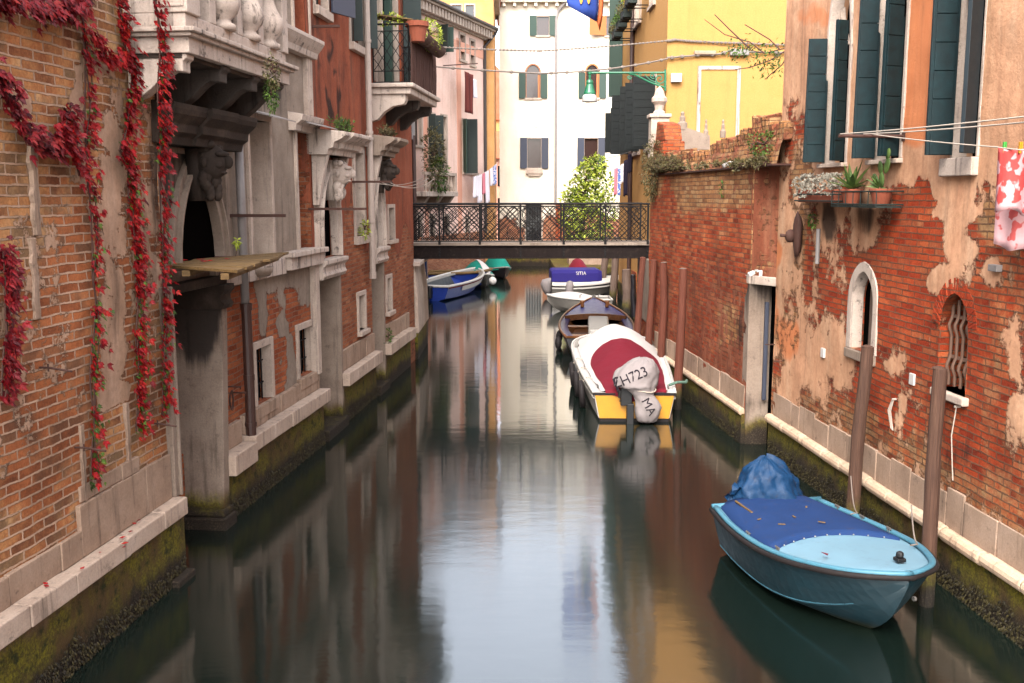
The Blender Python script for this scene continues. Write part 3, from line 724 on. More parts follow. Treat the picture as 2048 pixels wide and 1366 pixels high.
    for (a, b, c, d) in ((-1.46, -1.40, 2.95, 4.30), (0.62, 0.69, 2.95, 4.30), (-1.40, 0.62, 4.24, 4.30)): mb.box(a, b, -0.12, -0.05, c, d)
    mb.build('panel_frame', M['jamb'], ao, bevel=0.008)
    prof = [(-0.15, 4.30), (0.16, 4.30), (0.18, 4.38), (0.24, 4.42), (0.25, 4.50), (0.34, 4.58), (0.36, 4.63), (0.36, 4.68), (-0.15, 4.72)]
    mb = MB(FL2.T); moulding(mb, -1.52, 0.62, prof); moulding(mb, -0.75, -0.05, [(a + 0.05 if a > 0 else a, z) for a, z in prof])
    mb.build('door_cornice', M['sooty_shaded'], t, bevel=0.008)
    head_mask(FL2, ao, -0.30, 0.0, 3.80, 0.56, M['sooty_shaded'])
    # niches with white edges and little metal hoods, lower barred windows
    for (a, b, z0, z1) in ((n1[0], n1[1], zb1, zt1), (n2[0], n2[1], zb1, zt2)):
        wn = MB(FL2.T); wn.box(b - 0.012, b + 0.075, -0.35, -0.06, z0, z1); wn.box(a - 0.075, a, -0.35, -0.06, z0, z1); wn.box(a - 0.075, b + 0.075, -0.35, -0.06, z1, z1 + 0.08)
        q = wn.build('niche', M['istria'], t, bevel=0.006)
        bk = MB(FL2.T); bk.box(a, b - 0.012, -0.37, -0.352, z0, z1); bk.build('niche_back', M['grey_render'], q)
        hd = MB(FL2.T); hd.prism([(-0.12, z1 + 0.10), (0.26, z1 + 0.0), (0.26, z1 + 0.012), (-0.12, z1 + 0.125)], a - 0.04, b + 0.10, 'u'); hd.build('metal_hood', M['grey_pipe'], q)
    for (a, b, z0, z1) in (w1, w2):
        q = window(FL2, t, a, b, z0, z1, n=-0.12, fw=0.085, proud=0.03, rec=0.15, pane='shade_black', sill=0.0, fback=0.13)
        sb = MB(FL2.T); courses(sb, a - 0.09, b + 0.09, z0 - 0.16, z0, -0.3, -0.05, 0.5, 0.6, 3); sb.build('sill', M['slab'], q, bevel=0.008)
        g = MB(FL2.T)
        for i in range(4):
            u = a + (b - a) * (i + 0.5) / 4; g.tube([(u, -0.22, z0), (u, -0.22, z1)], 0.011, 6)
        for zz in (0.3, 0.7): g.tube([(a, -0.22, z0 + (z1 - z0) * zz), (b, -0.22, z0 + (z1 - z0) * zz)], 0.010, 6)
        if a > 2: g.tube([(a + .1 + .2 * k / 12, -0.20 + 0.04 * math.sin(k), z0 + 0.04 + 0.02 * k) for k in range(13)], 0.008, 5)
        g.build('grille', M['iron'], q)
    # upper shuttered window and stone pilaster beside the red house
    q = window(FL2, t, tw[0], tw[1], tz, 8.3, n=-0.10, fw=0.06, rec=0.15, pane='dark_green', sill=0)
    mb = MB(FL2.T); moulding(mb, 2.2, 4.05, [(-0.12, tz - 0.26), (0.02, tz - 0.26), (0.04, tz - 0.18), (0.09, tz - 0.12), (0.14, tz - 0.05), (0.14, tz), (-0.12, tz + 0.02)])
    moulding(mb, 3.0, 4.0, [(-0.12, 4.70), (0.0, 4.70), (0.02, 4.78), (0.10, 4.84), (0.12, 4.92), (-0.12, 4.96)])
    mb.build('cornice', M['cap_stone'], t, bevel=0.008)
    for bx_ in ((3.72, 3.97, -0.12, -0.03, 4.96, tz - 0.26), (3.80, 3.97, -0.15, -0.02, 1.1, 2.78)):
        mb = MB(FL2.T); mb.box(*bx_); mb.build('pilaster', M['istria'], t, bevel=0.01)
    # downpipe: grey above, brown below
    u, _ = FL2.px(482, 400, 0.0)
    mb = MB(FL2.T); mb.tube([(u, 0.0, 4.75), (u, 0.0, 2.45)], 0.052, 12); g = mb.build('drainpipe', M['grey_pipe'], t, smooth=True)
    mb = MB(FL2.T); mb.tube([(u, 0.01, 2.5), (u, 0.01, 0.72)], 0.062, 12); mb.tube([(u, 0.01, 2.5), (u, 0.01, 2.42)], 0.072, 12); mb.tube([(u, 0.01, 1.62), (u, 0.01, 1.55)], 0.070, 12); mb.tube([(u, 0.01, 1.02), (u, 0.01, 0.97)], 0.074, 12)
    mb.build('lower_pipe', M['brown_pipe'], g, smooth=False)
    mb = MB(FL2.T)
    u, z = FL2.px(477, 430, 0); mb.box(u - 0.02, u + 0.02, -0.15, 0.58, z - 0.018, z + 0.018)
    mb.build('iron_bar', M['rust'], t)
    for (x, y) in ((452, 772), (462, 784)):
        mb = MB(FL2.T); u, z = FL2.px(x, y, -0.12); mb.tube([(u, -0.16, z), (u, 0.06, z)], 0.010, 6); mb.tube([(u, 0.05, z), (u + 0.01, 0.05, z - 0.03)], 0.008, 6); mb.build('iron_hook', M['rust'], t)
    mb = MB(FL2.T)
    for i in range(5): mb.tube([(FL2.px(470, 790, 0)[0] + .05 * math.cos(a * .63), -0.06 + 0.02 * i / 5, FL2.px(470, 800, 0)[1] + (0.09 + .01 * i) * math.sin(a * .63)) for a in range(11)], 0.004, 4)
    mb.build('wire_coil', M['rust'], t)
    mb = MB(FL2.T); u, z = FL2.px(525, 543, 0.0)
    mb.lathe([(0.02, -0.10), (0.10, -0.09), (0.14, -0.03), (0.145, 0.02), (0.12, 0.02), (0.1, -0.03), (0.0, -0.05)], (u, -0.02, z + 0.04), 14, sx=1.6); mb.build('stone_basin', M['jamb'], t, smooth=True)
    # the balcony
    T = FL1.T; b0, b1, nf = 1.84, 4.55, 0.50
    mb = MB(T)
    mb.prism([(b0, -0.3), (b1, -0.3), (b1, nf), (b0, nf)], 5.06, 5.20, 'z'); mb.prism([(b0 - .05, -0.3), (b1 + .05, -0.3), (b1 + .05, nf + .05), (b0 - .05, nf + .05)], 5.20, 5.235, 'z')
    mb.prism([(b0 - .09, -0.3), (b1 + .09, -0.3), (b1 + .09, nf + .09), (b0 - .09, nf + .09)], 5.235, 5.275, 'z')
    bal = mb.build('balcony', M['cap_stone'], t, bevel=0.008)
    mb = MB(T)
    side = [(-0.3, 5.06), (-0.3, 4.66), (-0.08, 4.66), (0.02, 4.69), (0.12, 4.76), (0.24, 4.87), (0.31, 4.91), (0.42, 4.90), (0.42, 4.99), (0.46, 5.02), (0.46, 5.06)]
    for uu in (b0 + 0.03, 2.72, 3.55, 4.30):
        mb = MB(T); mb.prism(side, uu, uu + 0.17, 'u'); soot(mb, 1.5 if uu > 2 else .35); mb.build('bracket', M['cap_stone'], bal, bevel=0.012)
    mb = MB(T); mb.prism([(b0 + .02, -.28), (b1 - .02, -.28), (b1 - .02, .42), (b0 + .02, .42)], 5.02, 5.06, 'z'); mb.build('soffit', M['sooty_shaded'], bal)  # underside: soot with painted shade in its colour
    mb = MB(T)
    mb.box(b0 + .02, b1 - .02, nf - 0.15, nf - 0.03, 5.275, 5.41); mb.box(b0 + .02, b0 + .14, -0.3, nf - 0.15, 5.275, 5.41)
    mb.box(b0 + .02, b1 - .02, nf - 0.17, nf - 0.01, 6.16, 6.30); mb.box(b0 + .02, b0 + .16, -0.3, nf - 0.17, 6.16, 6.30)
    mb.box(b0 + .0, b0 + .30, nf - 0.30, nf, 5.41, 6.16); mb.box(b1 - .17, b1, nf - 0.18, nf, 5.41, 6.16)
    mb.box(b0 + .02, b0 + .13, -0.3, nf - 0.30, 5.41, 6.16)
    mb.build('parapet', M['cap_stone'], bal, bevel=0.01)
    mb = MB(T); mb.ring_strip([(0, 0)], [(0, 0)], 0, 0) if False else None
    for (y0, y1, z0, z1) in ((nf - .27, nf - .25, 5.46, 6.1), (nf - .05, nf - .03, 5.46, 6.1), (nf - .25, nf - .05, 5.46, 5.48), (nf - .25, nf - .05, 6.08, 6.1)):
        mb.box(b0 - 0.012, b0 + .005, y0, y1, z0, z1)
    mb.build('panel_trim', M['cap_stone'], bal, bevel=0.004)
    prof = [(0.085, 0.0), (0.085, 0.05), (0.06, 0.07), (0.055, 0.10), (0.095, 0.16), (0.115, 0.24), (0.105, 0.32), (0.07, 0.42), (0.05, 0.52), (0.06, 0.62), (0.085, 0.68), (0.085, 0.75)]
    for u in (2.84, 3.52, 4.12):
        m2 = MB(T); m2.box(u - .42, u - .28, nf - 0.15, nf - 0.03, 5.41, 6.16); m2.build('baluster_block', M['cap_stone'], bal, bevel=.008)
        m2 = MB(T); m2.lathe([(r_ * 1.6, z) for r_, z in prof], (u, nf - 0.09, 5.41), 18); m2.build('baluster', M['cap_stone'], bal, smooth=True)
palace()
# ================================================================ left: the terracotta house
def red_house():
    t = thing('terracotta_house', 'terracotta red plastered house with two mascaron water doors and iron balcony', 'house', (-3.0, 18.5, 0))
    arch1 = arch_poly(-0.98, -0.06, 2.84, 3.3, 4.12, 8, 0.6); arch2 = arch_poly(2.62, 3.24, 2.80, 3.3, 4.12, 8, 0.6)
    pw = (1.40, 2.02, 3.08, 4.55)                       # tall white framed window
    lw = (1.44, 1.92, 1.38, 2.02); lw2 = (3.78, 4.20, 1.46, 2.14); lw3 = (4.05, 4.60, 2.90, 3.55)
    uw1 = (-0.75, -0.05, 6.62, 8.4); uw2 = (1.36, 2.32, 6.40, 8.4); bd = (3.0, 5.7, 5.95, 8.3)
    wedge = lambda u: 3.5 if 0.0 < u < 1.4 else (3.2 if u < 2.4 else 2.9)
    pf = painter(lambda u, z, px, py: (1 - 0.95 * sstep(0.25, -0.25, z - (2.9 + 0.55 * noise.noise(Vector((u * 1.1, 0, 4))))), 0.0, 0.2), [
        ('e', 640, 60, 14, 250, 1, 0.6), ('e', 668, 190, 8, 150, 1, 0.95), ('e', 690, 120, 6, 140, 1, 0.55), ('e', 705, 230, 12, 40, 1, 0.5), ('e', 620, 200, 12, 120, 1, 0.45), ('e', 690, 260, 60, 26, 1, 0.35),
        ('e', 700, 450, 16, 90, 0, 0.35), ('e', 790, 240, 18, 30, 1, 0.5), ('e', 727, 520, 14, 20, 0, 0.2), ('e', 720, 490, 6, 50, 1, 0.4), ('e', 738, 560, 4, 40, 1, 0.8)])
    wall_panel(FL3, 'wall', rect(-1.25, 6.72, -1.0, 10.0), [arch1, rect(-1.1, 0.0, -0.99, 2.62), arch2, rect(2.52, 3.25, -0.99, 2.62), rect(*pw[:2], *pw[2:]), rect(*lw[:2], *lw[2:]), rect(*lw2[:2], *lw2[2:]), rect(*lw3[:2], *lw3[2:]), rect(*uw1[:2], *uw1[2:]), rect(*uw2[:2], *uw2[2:]), rect(*bd[:2], *bd[2:])],
               M['red_plaster'], t, n=-0.06, step=0.17, pf=pf, rough=0.010, revs=[0.05, 0.45, 0.05, 0.45, 0.2, 0.2, 0.2, 0.2, 0.15, 0.15, 0.2], mass=(-1.25, 6.72, -1.0, 10.0, 6))
    for (a, b, seed) in ((0.02, 2.5, 3), (3.28, 5.9, 5)):
        mb = MB(FL3.T); mb.box(a, b, -0.3, 0.0, -1.5, 0.68); mb.build('foundation', M['base_wet'], t)
        mb = MB(FL3.T); courses(mb, a, b, 0.66, 0.88, -0.2, 0.13, 0.5, 0.8, seed); mb.build('kerb', M['istria_wet'], t, bevel=0.014)
        mb = MB(FL3.T); courses(mb, a, b, 0.88, 1.22, -0.2, -0.02, 0.5, 0.7, seed + 2); mb.build('stone_course', M['slab'], t, bevel=0.008)
    def portal(u0, u1, arch, hz, head_u, head_mat, c0, c1, cm, nn):
        mb = MB(FL3.T)
        mb.box(u1 - 0.02, u1 + 0.10, -0.55, 0.01, -1.2, 2.55); p = mb.build('water_door', M['jamb'], t, bevel=0.01)
        mb = MB(FL3.T); mb.box(u0 - 0.1, u1, -0.53, -0.49, -1.2, 2.62); mb.build('door_back', M['jamb'], p)
        mb = MB(FL3.T); mb.box(u0, u1 + 0.12, -0.5, 0.08, -1.2, 0.16); mb.build('footing_stone', M['base_wet'], p, bevel=0.02)
        mb = MB(FL3.T); moulding(mb, u0 - 0.05, u1 + 0.16, [(-0.5, 2.52), (0.06, 2.52), (0.1, 2.58), (0.07, 2.64), (0.07, 2.7), (0.13, 2.76), (0.13, 2.82), (-0.5, 2.84)]); mb.build('capital', M['cap_stone'], p, bevel=0.008)
        inner = arch[1:] + [arch[0]]
        def grow(d):
            out = []; k = len(inner)
            for i, q in enumerate(inner):
                a, b = Vector(inner[max(i - 1, 0)]), Vector(inner[min(i + 1, k - 1)]); e = b - a; m_ = Vector((e.y, -e.x)).normalized()
                out.append((q[0] + m_.x * d, q[1] + m_.y * d))
            return out
        mb = MB(FL3.T); mb.ring_strip(grow(-.006), grow(0.05), -0.10, 0.02); mb.ring_strip(grow(0.05), grow(0.09), -0.1, 0.08); mb.ring_strip(grow(0.09), grow(0.14), -0.1, 0.03); mb.build('arch', M['cap_stone'], p, bevel=0.006)
        mb = MB(FL3.T); mb.prism(arch, -0.135, -0.11); mb.build('shade_fill', M['shade_black'], p)
        z0 = hz
        prof = [(-0.1, z0), (nn * .42, z0), (nn * .46, z0 + .08), (nn * .6, z0 + .10), (nn * .64, z0 + .18), (nn * .84, z0 + .22), (nn, z0 + .28), (nn, z0 + .33), (-0.1, z0 + .40)]
        mb = MB(FL3.T); moulding(mb, c0, c1, prof); moulding(mb, c0 + .28, c1 - .28, [(a + .05 if a > 0 else a, b) for a, b in prof]); mb.build('door_cornice', M[cm], p, bevel=0.008)
        head_mask(FL3, p, head_u, 0.02, hz - 0.62, 0.56, M[head_mat])
        for uu in (u0 - 0.02, u1 + 0.05):
            mb = MB(FL3.T); mb.prism([(-0.05, hz - 0.75), (0.04, hz - 0.75), (0.08, hz - 0.5), (0.16, hz - 0.15), (nn * .4, hz), (-0.05, hz)], uu - 0.06, uu + 0.06, 'u')
            mb.build('console', M['cap_stone'], p, bevel=0.01)
    portal(-1.1, 0.0, arch1, 4.40, -0.45, 'cap_stone', -1.25, 0.42, 'cap_stone', 0.50)
    portal(2.52, 3.25, arch2, 4.52, 2.95, 'sooty_shaded', 2.30, 3.62, 'jamb', 0.48)
    # windows
    q = window(FL3, t, *pw, n=-0.06, fw=0.12, proud=0.03, rec=0.20, pane='dark_green', sill=0.14, fback=0.19)
    mb = MB(FL3.T); mb.box(pw[1] - .012, pw[1] + .02, -.24, -.06, pw[2], pw[3]); mb.build('reveal', M['istria'], q)
    mb = MB(FL3.T); moulding(mb, pw[0] - .16, pw[1] + .16, [(-0.06, pw[3] + .12), (0.03, pw[3] + .12), (0.06, pw[3] + .2), (0.12, pw[3] + .24), (0.12, pw[3] + .29), (-0.06, pw[3] + .31)]); mb.build('hood', M['cap_stone'], q, bevel=0.006)
    for wn in (lw, lw2, lw3): window(FL3, t, *wn, n=-0.06, fw=0.07, rec=0.19, pane='shade_black', sill=0.08)
    for i, wn in enumerate((uw1, uw2)):
        q = window(FL3, t, *wn, n=-0.06, fw=0.05, rec=0.14, pane='glass' if i else 'dark_green', sill=0.13, frame='istria')
        if i == 0: shutter(FL3, q, wn[1] + 0.02, wn[2] + .02, 8.3, 0.62, 20, 'slate', n=0.0)
        else:
            shutter(FL3, q, wn[0] + 0.02, wn[2] + .02, 8.3, 0.16, 100, 'dark_green', n=0.0, dirn=-1); shutter(FL3, q, wn[1] - 0.02, wn[2] + .02, 8.3, 0.20, 70, 'dark_green', n=0.0)
    # iron tie bars, downpipe
    for (x, y, L) in ((630, 417, 0.78), (632, 52, 0.36), (712, 363, 0.62)):
        mb = MB(FL3.T); u, z = FL3.px(x, y, 0); mb.box(u - .02, u + .02, -0.1, L, z - .018, z + .018); mb.build('iron_bar', M['rust'], t)
    u, z = FL3.px(740, 300, 0.06)
    mb = MB(FL3.T); mb.tube([(u, 0.06, 10), (u, 0.06, 2.35)], 0.055, 10); mb.tube([(u, 0.06, 2.4), (u, 0.06, 2.28)], 0.066, 10)
    for zz in (3.3, 4.9, 6.5): mb.tube([(u, 0.06, zz), (u, 0.06, zz + .05)], 0.07, 10)
    mb.build('drainpipe', M['white_pipe'], t, smooth=False)
    # balcony with iron lattice railing
    b0, b1, nf = 2.78, 5.72, 0.70
    mb = MB(FL3.T); mb.prism([(b0, -0.1), (b1, -0.1), (b1, nf), (b0, nf)], 5.66, 5.78, 'z'); mb.prism([(b0 - .07, -0.1), (b1 + .07, -0.1), (b1 + .07, nf + .07), (b0 - .07, nf + .07)], 5.78, 5.86, 'z')
    bal = mb.build('balcony', M['cap_stone'], t, bevel=0.02)
    for uu in (b0 + .05, 4.1, b1 - .25):
        mb = MB(FL3.T); mb.prism([(-.1, 5.66), (-.1, 5.16), (.05, 5.20), (.18, 5.34), (.34, 5.44), (.56, 5.48), (.6, 5.56), (.6, 5.66)], uu, uu + .2, 'u'); soot(mb, .2 if uu < 3 else 1.5); mb.build('bracket', M['cap_stone'], bal, bevel=0.01)
    mb = MB(FL3.T)
    z0, z1 = 5.88, 6.92
    for (p, q) in (((b0 + .03, nf - .03), (b1 - .03, nf - .03)), ((b0 + .03, 0.0), (b0 + .03, nf - .03)), ((b1 - .03, 0.0), (b1 - .03, nf - .03))):
        L = math.hypot(q[0] - p[0], q[1] - p[1]); d = ((q[0] - p[0]) / L, (q[1] - p[1]) / L)
        pt = lambda s_, z: (p[0] + d[0] * s_, p[1] + d[1] * s_, z)
        for z, r_ in ((z0, .012), (z1, .018), (z1 - .12, .010), (z0 + .2, .010)): mb.tube([pt(0, z), pt(L, z)], r_, 6)
        k = max(1, int(L / 0.7))
        for i in range(k + 1): mb.tube([pt(L * i / k, z0 - .02), pt(L * i / k, z1)], 0.014, 6)
        m_ = max(2, int(L / 0.16)); h = z1 - .12 - z0 - .2
        for i in range(m_):
            for (sa, sb) in ((i, i + 1), (i + 1, i)):
                for r_ in range(3):
                    za, zb = z0 + .2 + h * r_ / 3, z0 + .2 + h * (r_ + 1) / 3
                    mb.tube([pt(L * sa / m_, za), pt(L * (sa + sb) / 2 / m_ + 0.01, (za + zb) / 2), pt(L * sb / m_, zb)], 0.007, 4, cap=False)
    mb.build('railing', M['iron'], bal)
    mb = MB(FL3.T); mb.prism(rect(*bd[:2], *bd[2:]), -0.28, -0.26); d = mb.build('balcony_door', M['glass'], t)
    for (a, b, mt) in ((3.0, 3.14, 'istria'), (3.5, 3.62, 'istria'), (4.05, 4.17, 'istria'), (4.95, 5.1, 'far_green'), (5.58, 5.7, 'istria')):
        mb = MB(FL3.T); mb.box(a, b, -0.25, -0.10, 5.95, 8.3); mb.build('post', M[mt], d, bevel=0.005)
    mb = MB(FL3.T); mb.box(3.16, 3.48, -.24, -.2, 6.0, 7.1); mb.build('curtain', M['istria'], d)
    shutter(FL3, d, 5.75, 5.95, 8.2, 0.4, 60, 'dark_green', n=-0.02)
red_house()
def abutment_left():
    t = thing('bridge_pier', 'white stone pier carrying the left end of the footbridge', 'pier', (-2.5, 24.3, 0))
    mb = MB()
    mb.loft([[Vector(p) for p in r] for r in ([(-4.5, 22.95, 0.62), (-2.17, 22.95, 0.62), (-2.17, 25.7, 0.62), (-4.5, 25.7, 0.62)], [(-4.5, 22.95, 1.5), (-2.19, 22.95, 1.5), (-2.19, 25.7, 1.5), (-4.5, 25.7, 1.5)], [(-4.5, 23.1, 2.18), (-2.26, 23.1, 2.18), (-2.26, 25.6, 2.18), (-4.5, 25.6, 2.18)])], closed=True, caps=True)
    mb.build('shaft', M['istria_wet'], t, bevel=0.02)
    mb = MB(); mb.box(-4.5, -2.12, 22.9, 25.75, 2.18, 2.28); mb.build('cap', M['istria'], t, bevel=0.015)
    mb = MB(); mb.box(-4.5, -2.2, 22.98, 25.68, -1.5, 0.62); mb.build('brick_base', M['base_wet'], t)
abutment_left()
def abutment_right():
    t = thing('bridge_abutment', 'grey stone abutment with red brick foot under the right end of the footbridge', 'abutment', (3.6, 24.3, 0))
    mb = MB(); mb.box(3.22, 6.0, 23.3, 25.6, 0.75, 2.28); mb.box(3.16, 6.0, 23.25, 25.65, 2.10, 2.24) if False else None; mb.build('stone_face', M['grey_render'], t, bevel=0.02)
    mb = MB(); mb.box(3.25, 6.0, 23.33, 25.57, -1.5, 0.75); mb.build('brick_foot', M['garden_brick'], t)
    mb = MB(); mb.box(3.28, 6.0, 22.0, 26.9, -1.5, 0.5); mb.build('quay', M['base_wet'], t)
abutment_right()
# ================================================================ the iron footbridge
def bridge():
    Y0, Y1, xa, xb, zd, zr = 24.0, 25.5, -2.62, 3.30, 2.62, 3.585
    t = thing('iron_footbridge', 'dark iron footbridge with lattice railing and scrolls crossing the canal', 'bridge', (0.3, 24.7, 2.2))
    mb = MB(); mb.box(xa, xb, Y0 + .02, Y0 + .10, 2.31, 2.585); mb.box(xa, xb, Y0 - .03, Y0 + .13, 2.285, 2.31); mb.box(xa, xb, Y1 - .1, Y1 - .02, 2.31, 2.585); mb.box(xa, xb, Y0 - .03, Y0 + .13, 2.585, 2.60)
    mb.build('beam', M['beam'], t)
    mb = MB(); mb.box(xa - 1.2, xb + 1.2, Y0 + .0, Y1, 2.60, 2.655); mb.build('deck', M['grey_render'], t)
    xs = [-2.58, -1.745, -0.775, 0.205, 1.24, 2.24, 3.26]
    for Y, front in ((Y0 + .04, True), (Y1 - .04, False)):
        mb = MB(); mb.tube([(xa, Y, zr), (xb, Y, zr)], 0.022, 8); mb.box(xa, xb, Y - .012, Y + .012, zr - .07, zr - .05); mb.box(xa, xb, Y - .012, Y + .012, zd + .07, zd + .09)
        rl = mb.build('railing', M['iron'], t)
        for x in xs:
            mb = MB(); mb.box(x - .022, x + .022, Y - .03, Y + .01, 2.31, zr); mb.box(x - .03, x + .03, Y - .045, Y - .03, 2.62, 2.70)
            if front:
                for zz in (2.36, 2.44, 2.52): mb.blob((x, Y - .035, zz), 0.014, 6, 4)
            mb.build('post', M['iron'], rl)
        for i in range(len(xs) - 1):
            x0, x1 = xs[i] + .03, xs[i + 1] - .03; za, zb = zd + .09, zr - .07; W_, H_ = x1 - x0, zb - za
            mb = MB()
            def clip(p, q):
                (ax, az), (bx, bz) = p, q; t0, t1 = 0.0, 1.0
                for d_, lo, hi, a in ((bx - ax, x0, x1, ax), (bz - az, za, zb, az)):
                    if abs(d_) < 1e-9: continue
                    u, v = (lo - a) / d_, (hi - a) / d_
                    if u > v: u, v = v, u
                    t0, t1 = max(t0, u), min(t1, v)
                return ((ax + (bx - ax) * t0, az + (bz - az) * t0), (ax + (bx - ax) * t1, az + (bz - az) * t1)) if t1 - t0 > 0.02 else None
            st = 0.118
            for k in range(-14, 24):
                if k % 4 == 3: continue
                for s_ in (1, -1):
                    b = x0 + k * st if s_ > 0 else x1 - k * st
                    c = clip((b, za), (b + s_ * H_ * 1.02, zb))
                    if c: mb.tube([(c[0][0], Y - .004 * s_, c[0][1]), (c[1][0], Y - .004 * s_, c[1][1])], 0.0085, 5, cap=False)
            for (cx, cz) in ((x0 + .16, zb - .2), (x1 - .16, zb - .2), (x0 + .16, za + .2), (x1 - .16, za + .2)):
                mb.tube([(cx + .14 * math.cos(a * math.pi / 10), Y - .014, cz + .18 * math.sin(a * math.pi / 10)) for a in range(21)], 0.0085, 5, cap=False)
            mb.build('lattice_panel', M['iron'], rl)
bridge()
# ================================================================ beyond the bridge, left bank
def dark_house():
    F_ = Facade((-2.56, 25.8), (-4.04, 39.6), 1)
    t = thing('dark_red_house', 'narrow dark red house end with a grey corner pipe beyond the footbridge', 'house', (-3.4, 30, 0))
    mb = MB(); a, b = F_.P(0, 0, 0), F_.P(F_.L, 0, 0)
    mb.prism([(a.x, a.y), (b.x, b.y), (b.x - 6, b.y), (a.x - 6, a.y)], -1.5, 11.5, 'z'); mb.build('wall', M['dark_red'], t)
    mb = MB(); mb.box(-9, -2.62, 25.70, 25.80, 2.3, 5.4); mb.build('pilaster', M['dark_red'], t)
    mb = MB(); mb.tube([(-2.52, 25.78, 11.3), (-2.52, 25.78, 5.2)], 0.06, 8); g = mb.build('drainpipe', M['grey_pipe'], t)
    mb = MB(); mb.tube([(-2.50, 25.78, 5.3), (-2.50, 25.78, 2.3)], 0.055, 8); mb.build('lower_pipe', M['brown_pipe'], g)
dark_house()
def eave_dentils(mb, u0, u1, n, z, step=0.33, d=0.28, h=0.34):
    k = int((u1 - u0) / step)
    for i in range(k): mb.box(u0 + i * step, u0 + i * step + step * .55, n - .05, n + d, z, z + h)
FPK = Facade((-4.06, 40.0), (-4.06 + 3.36, 50.0), 1)
def pink_house():
    F_ = FPK; t = thing('pink_house', 'pale pink house with white dentil eaves and dark green shutters beyond the footbridge', 'house', (-3, 44, 0))
    L = F_.px(968, 200)[0]
    W_ = lambda x0, x1, y0, y1: (F_.px(x0, (y0 + y1) / 2)[0], F_.px(x1, (y0 + y1) / 2)[0], F_.px((x0 + x1) / 2, y1)[1], F_.px((x0 + x1) / 2, y0)[1])
    ws = dict(a=W_(829, 843, 222, 290), b=W_(857, 869, 229, 335), c=W_(883, 893, 233, 342), d=W_(926, 953, 243, 345), e=W_(829, 842, 22, 46), f=W_(833, 843, 150, 190), g=W_(877, 888, 52, 102), h=W_(920, 930, 70, 120), i=W_(941, 949, 82, 130),
              j=W_(834, 842, 430, 485), k=W_(859, 868, 432, 486), l=W_(887, 897, 432, 486), m=W_(931, 937, 436, 486))
    pf = painter(lambda u, z, px, py: (0, 0, 0), [('e', 850, 300, 18, 200, 1, 0.2), ('e', 900, 330, 14, 160, 1, 0.15)])
    wall_panel(F_, 'wall', rect(-0.3, L, -0.3, 11.0), [rect(*w_) for w_ in ws.values()], M['pink'], t, step=0.6, rough=0.01, reveal=0.22, mass=(-0.3, L, -1.5, 11.0, 7))
    mb = MB(F_.T); mb.box(-0.3, L, -0.2, 0.03, -1.5, 2.1); mb.build('brick_base', M['far_brick'], t)
    mb = MB(F_.T)
    for (a, b, z0, z1) in ((1.45, 1.95, 2.1, 10.6), (5.15, 5.65, 2.1, 10.6), (0, L, 10.1, 10.5)): mb.box(a, b, -0.05, 0.015, z0, z1)
    mb.build('salmon_band', M['pink_deep'], t)
    for kx, w_ in ws.items():
        q = window(F_, t, *w_, n=0.0, fw=0.10, proud=0.03, rec=0.18, pane='curtain_glass' if kx in 'hi' else ('glass' if kx not in 'd' else 'pink'), sill=0.10, frame='istria', bevel=0)
        if kx == 'b': shutter(F_, q, w_[1] + .05, w_[2], w_[3], 0.34, 60, 'dark_green'); shutter(F_, q, w_[0] - .02, w_[2], w_[3], 0.3, 100, 'dark_green', dirn=-1)
        if kx == 'd': shutter(F_, q, w_[0] + 0.05, w_[2] - .05, w_[3] + .05, 0.62, 75, 'dark_green', dirn=1); shutter(F_, q, w_[0] - 0.02, w_[2] - .05, w_[3] + .05, 0.4, 40, 'far_green', dirn=-1)
        if kx == 'g': shutter(F_, q, w_[0] - .02, w_[2], w_[3], 0.45, 80, 'dark_green', dirn=-1); shutter(F_, q, w_[1] + .02, w_[2], w_[3], 0.4, 80, 'far_green')
        if kx in 'jklm':
            g = MB(F_.T)
            for i in range(4): u = w_[0] + (w_[1] - w_[0]) * (i + .5) / 4; g.tube([(u, -.05, w_[2]), (u, -.05, w_[3])], .015, 5)
            g.build('grille', M['iron'], q)
    mb = MB(F_.T)
    moulding(mb, -0.3, L + .4, [(-.1, 10.98), (.12, 10.98), (.14, 11.04), (-.1, 11.04)]); eave_dentils(mb, -0.3, L + .4, 0.1, 11.04)
    moulding(mb, -0.3, L + .45, [(-.1, 11.38), (.46, 11.38), (.5, 11.5), (-.1, 11.5)]); mb.build('eave', M['istria'], t)
    mb = MB(F_.T); mb.prism([(0.55, 11.5), (-5, 13.4), (-5, 13.2), (-0.1, 11.5)], -0.3, L + .45, 'u'); mb.build('roof', M['tile'], t)
    mb = MB(F_.T); mb.tube([(5.0, -.9, 12.1), (L + .1, -.9, 12.1)], .13, 8); mb.tube([(-.3, .52, 11.52), (L + .5, .52, 11.52), (L + .5, .4, 11.3), (L, .06, 10.7), (L, .06, 2.0)], .075, 8); mb.build('gutter', M['copper'], t)
    # stone balcony with plants
    mb = MB(F_.T); mb.box(-0.2, 3.2, -.1, .8, 3.75, 3.95); b = mb.build('balcony', M['cap_stone'], t, bevel=.02)
    for u in (.2, 1.6, 2.8): mb = MB(F_.T); mb.prism([(-.1, 3.75), (-.1, 3.1), (.15, 3.2), (.5, 3.5), (.7, 3.75)], u, u + .25, 'u'); mb.build('bracket', M['jamb'], b)
    mb = MB(F_.T); mb.box(-.2, 3.15, .62, .76, 4.6, 4.72); mb.box(2.98, 3.15, -.1, .76, 3.95, 4.72)
    for i in range(9): mb.lathe([(.05, 0), (.05, .05), (.09, .2), (.06, .4), (.045, .5), (.06, .65)], (.0 + i * .33, .69, 3.95), 8)
    mb.build('balustrade', M['istria'], b)
pink_house()
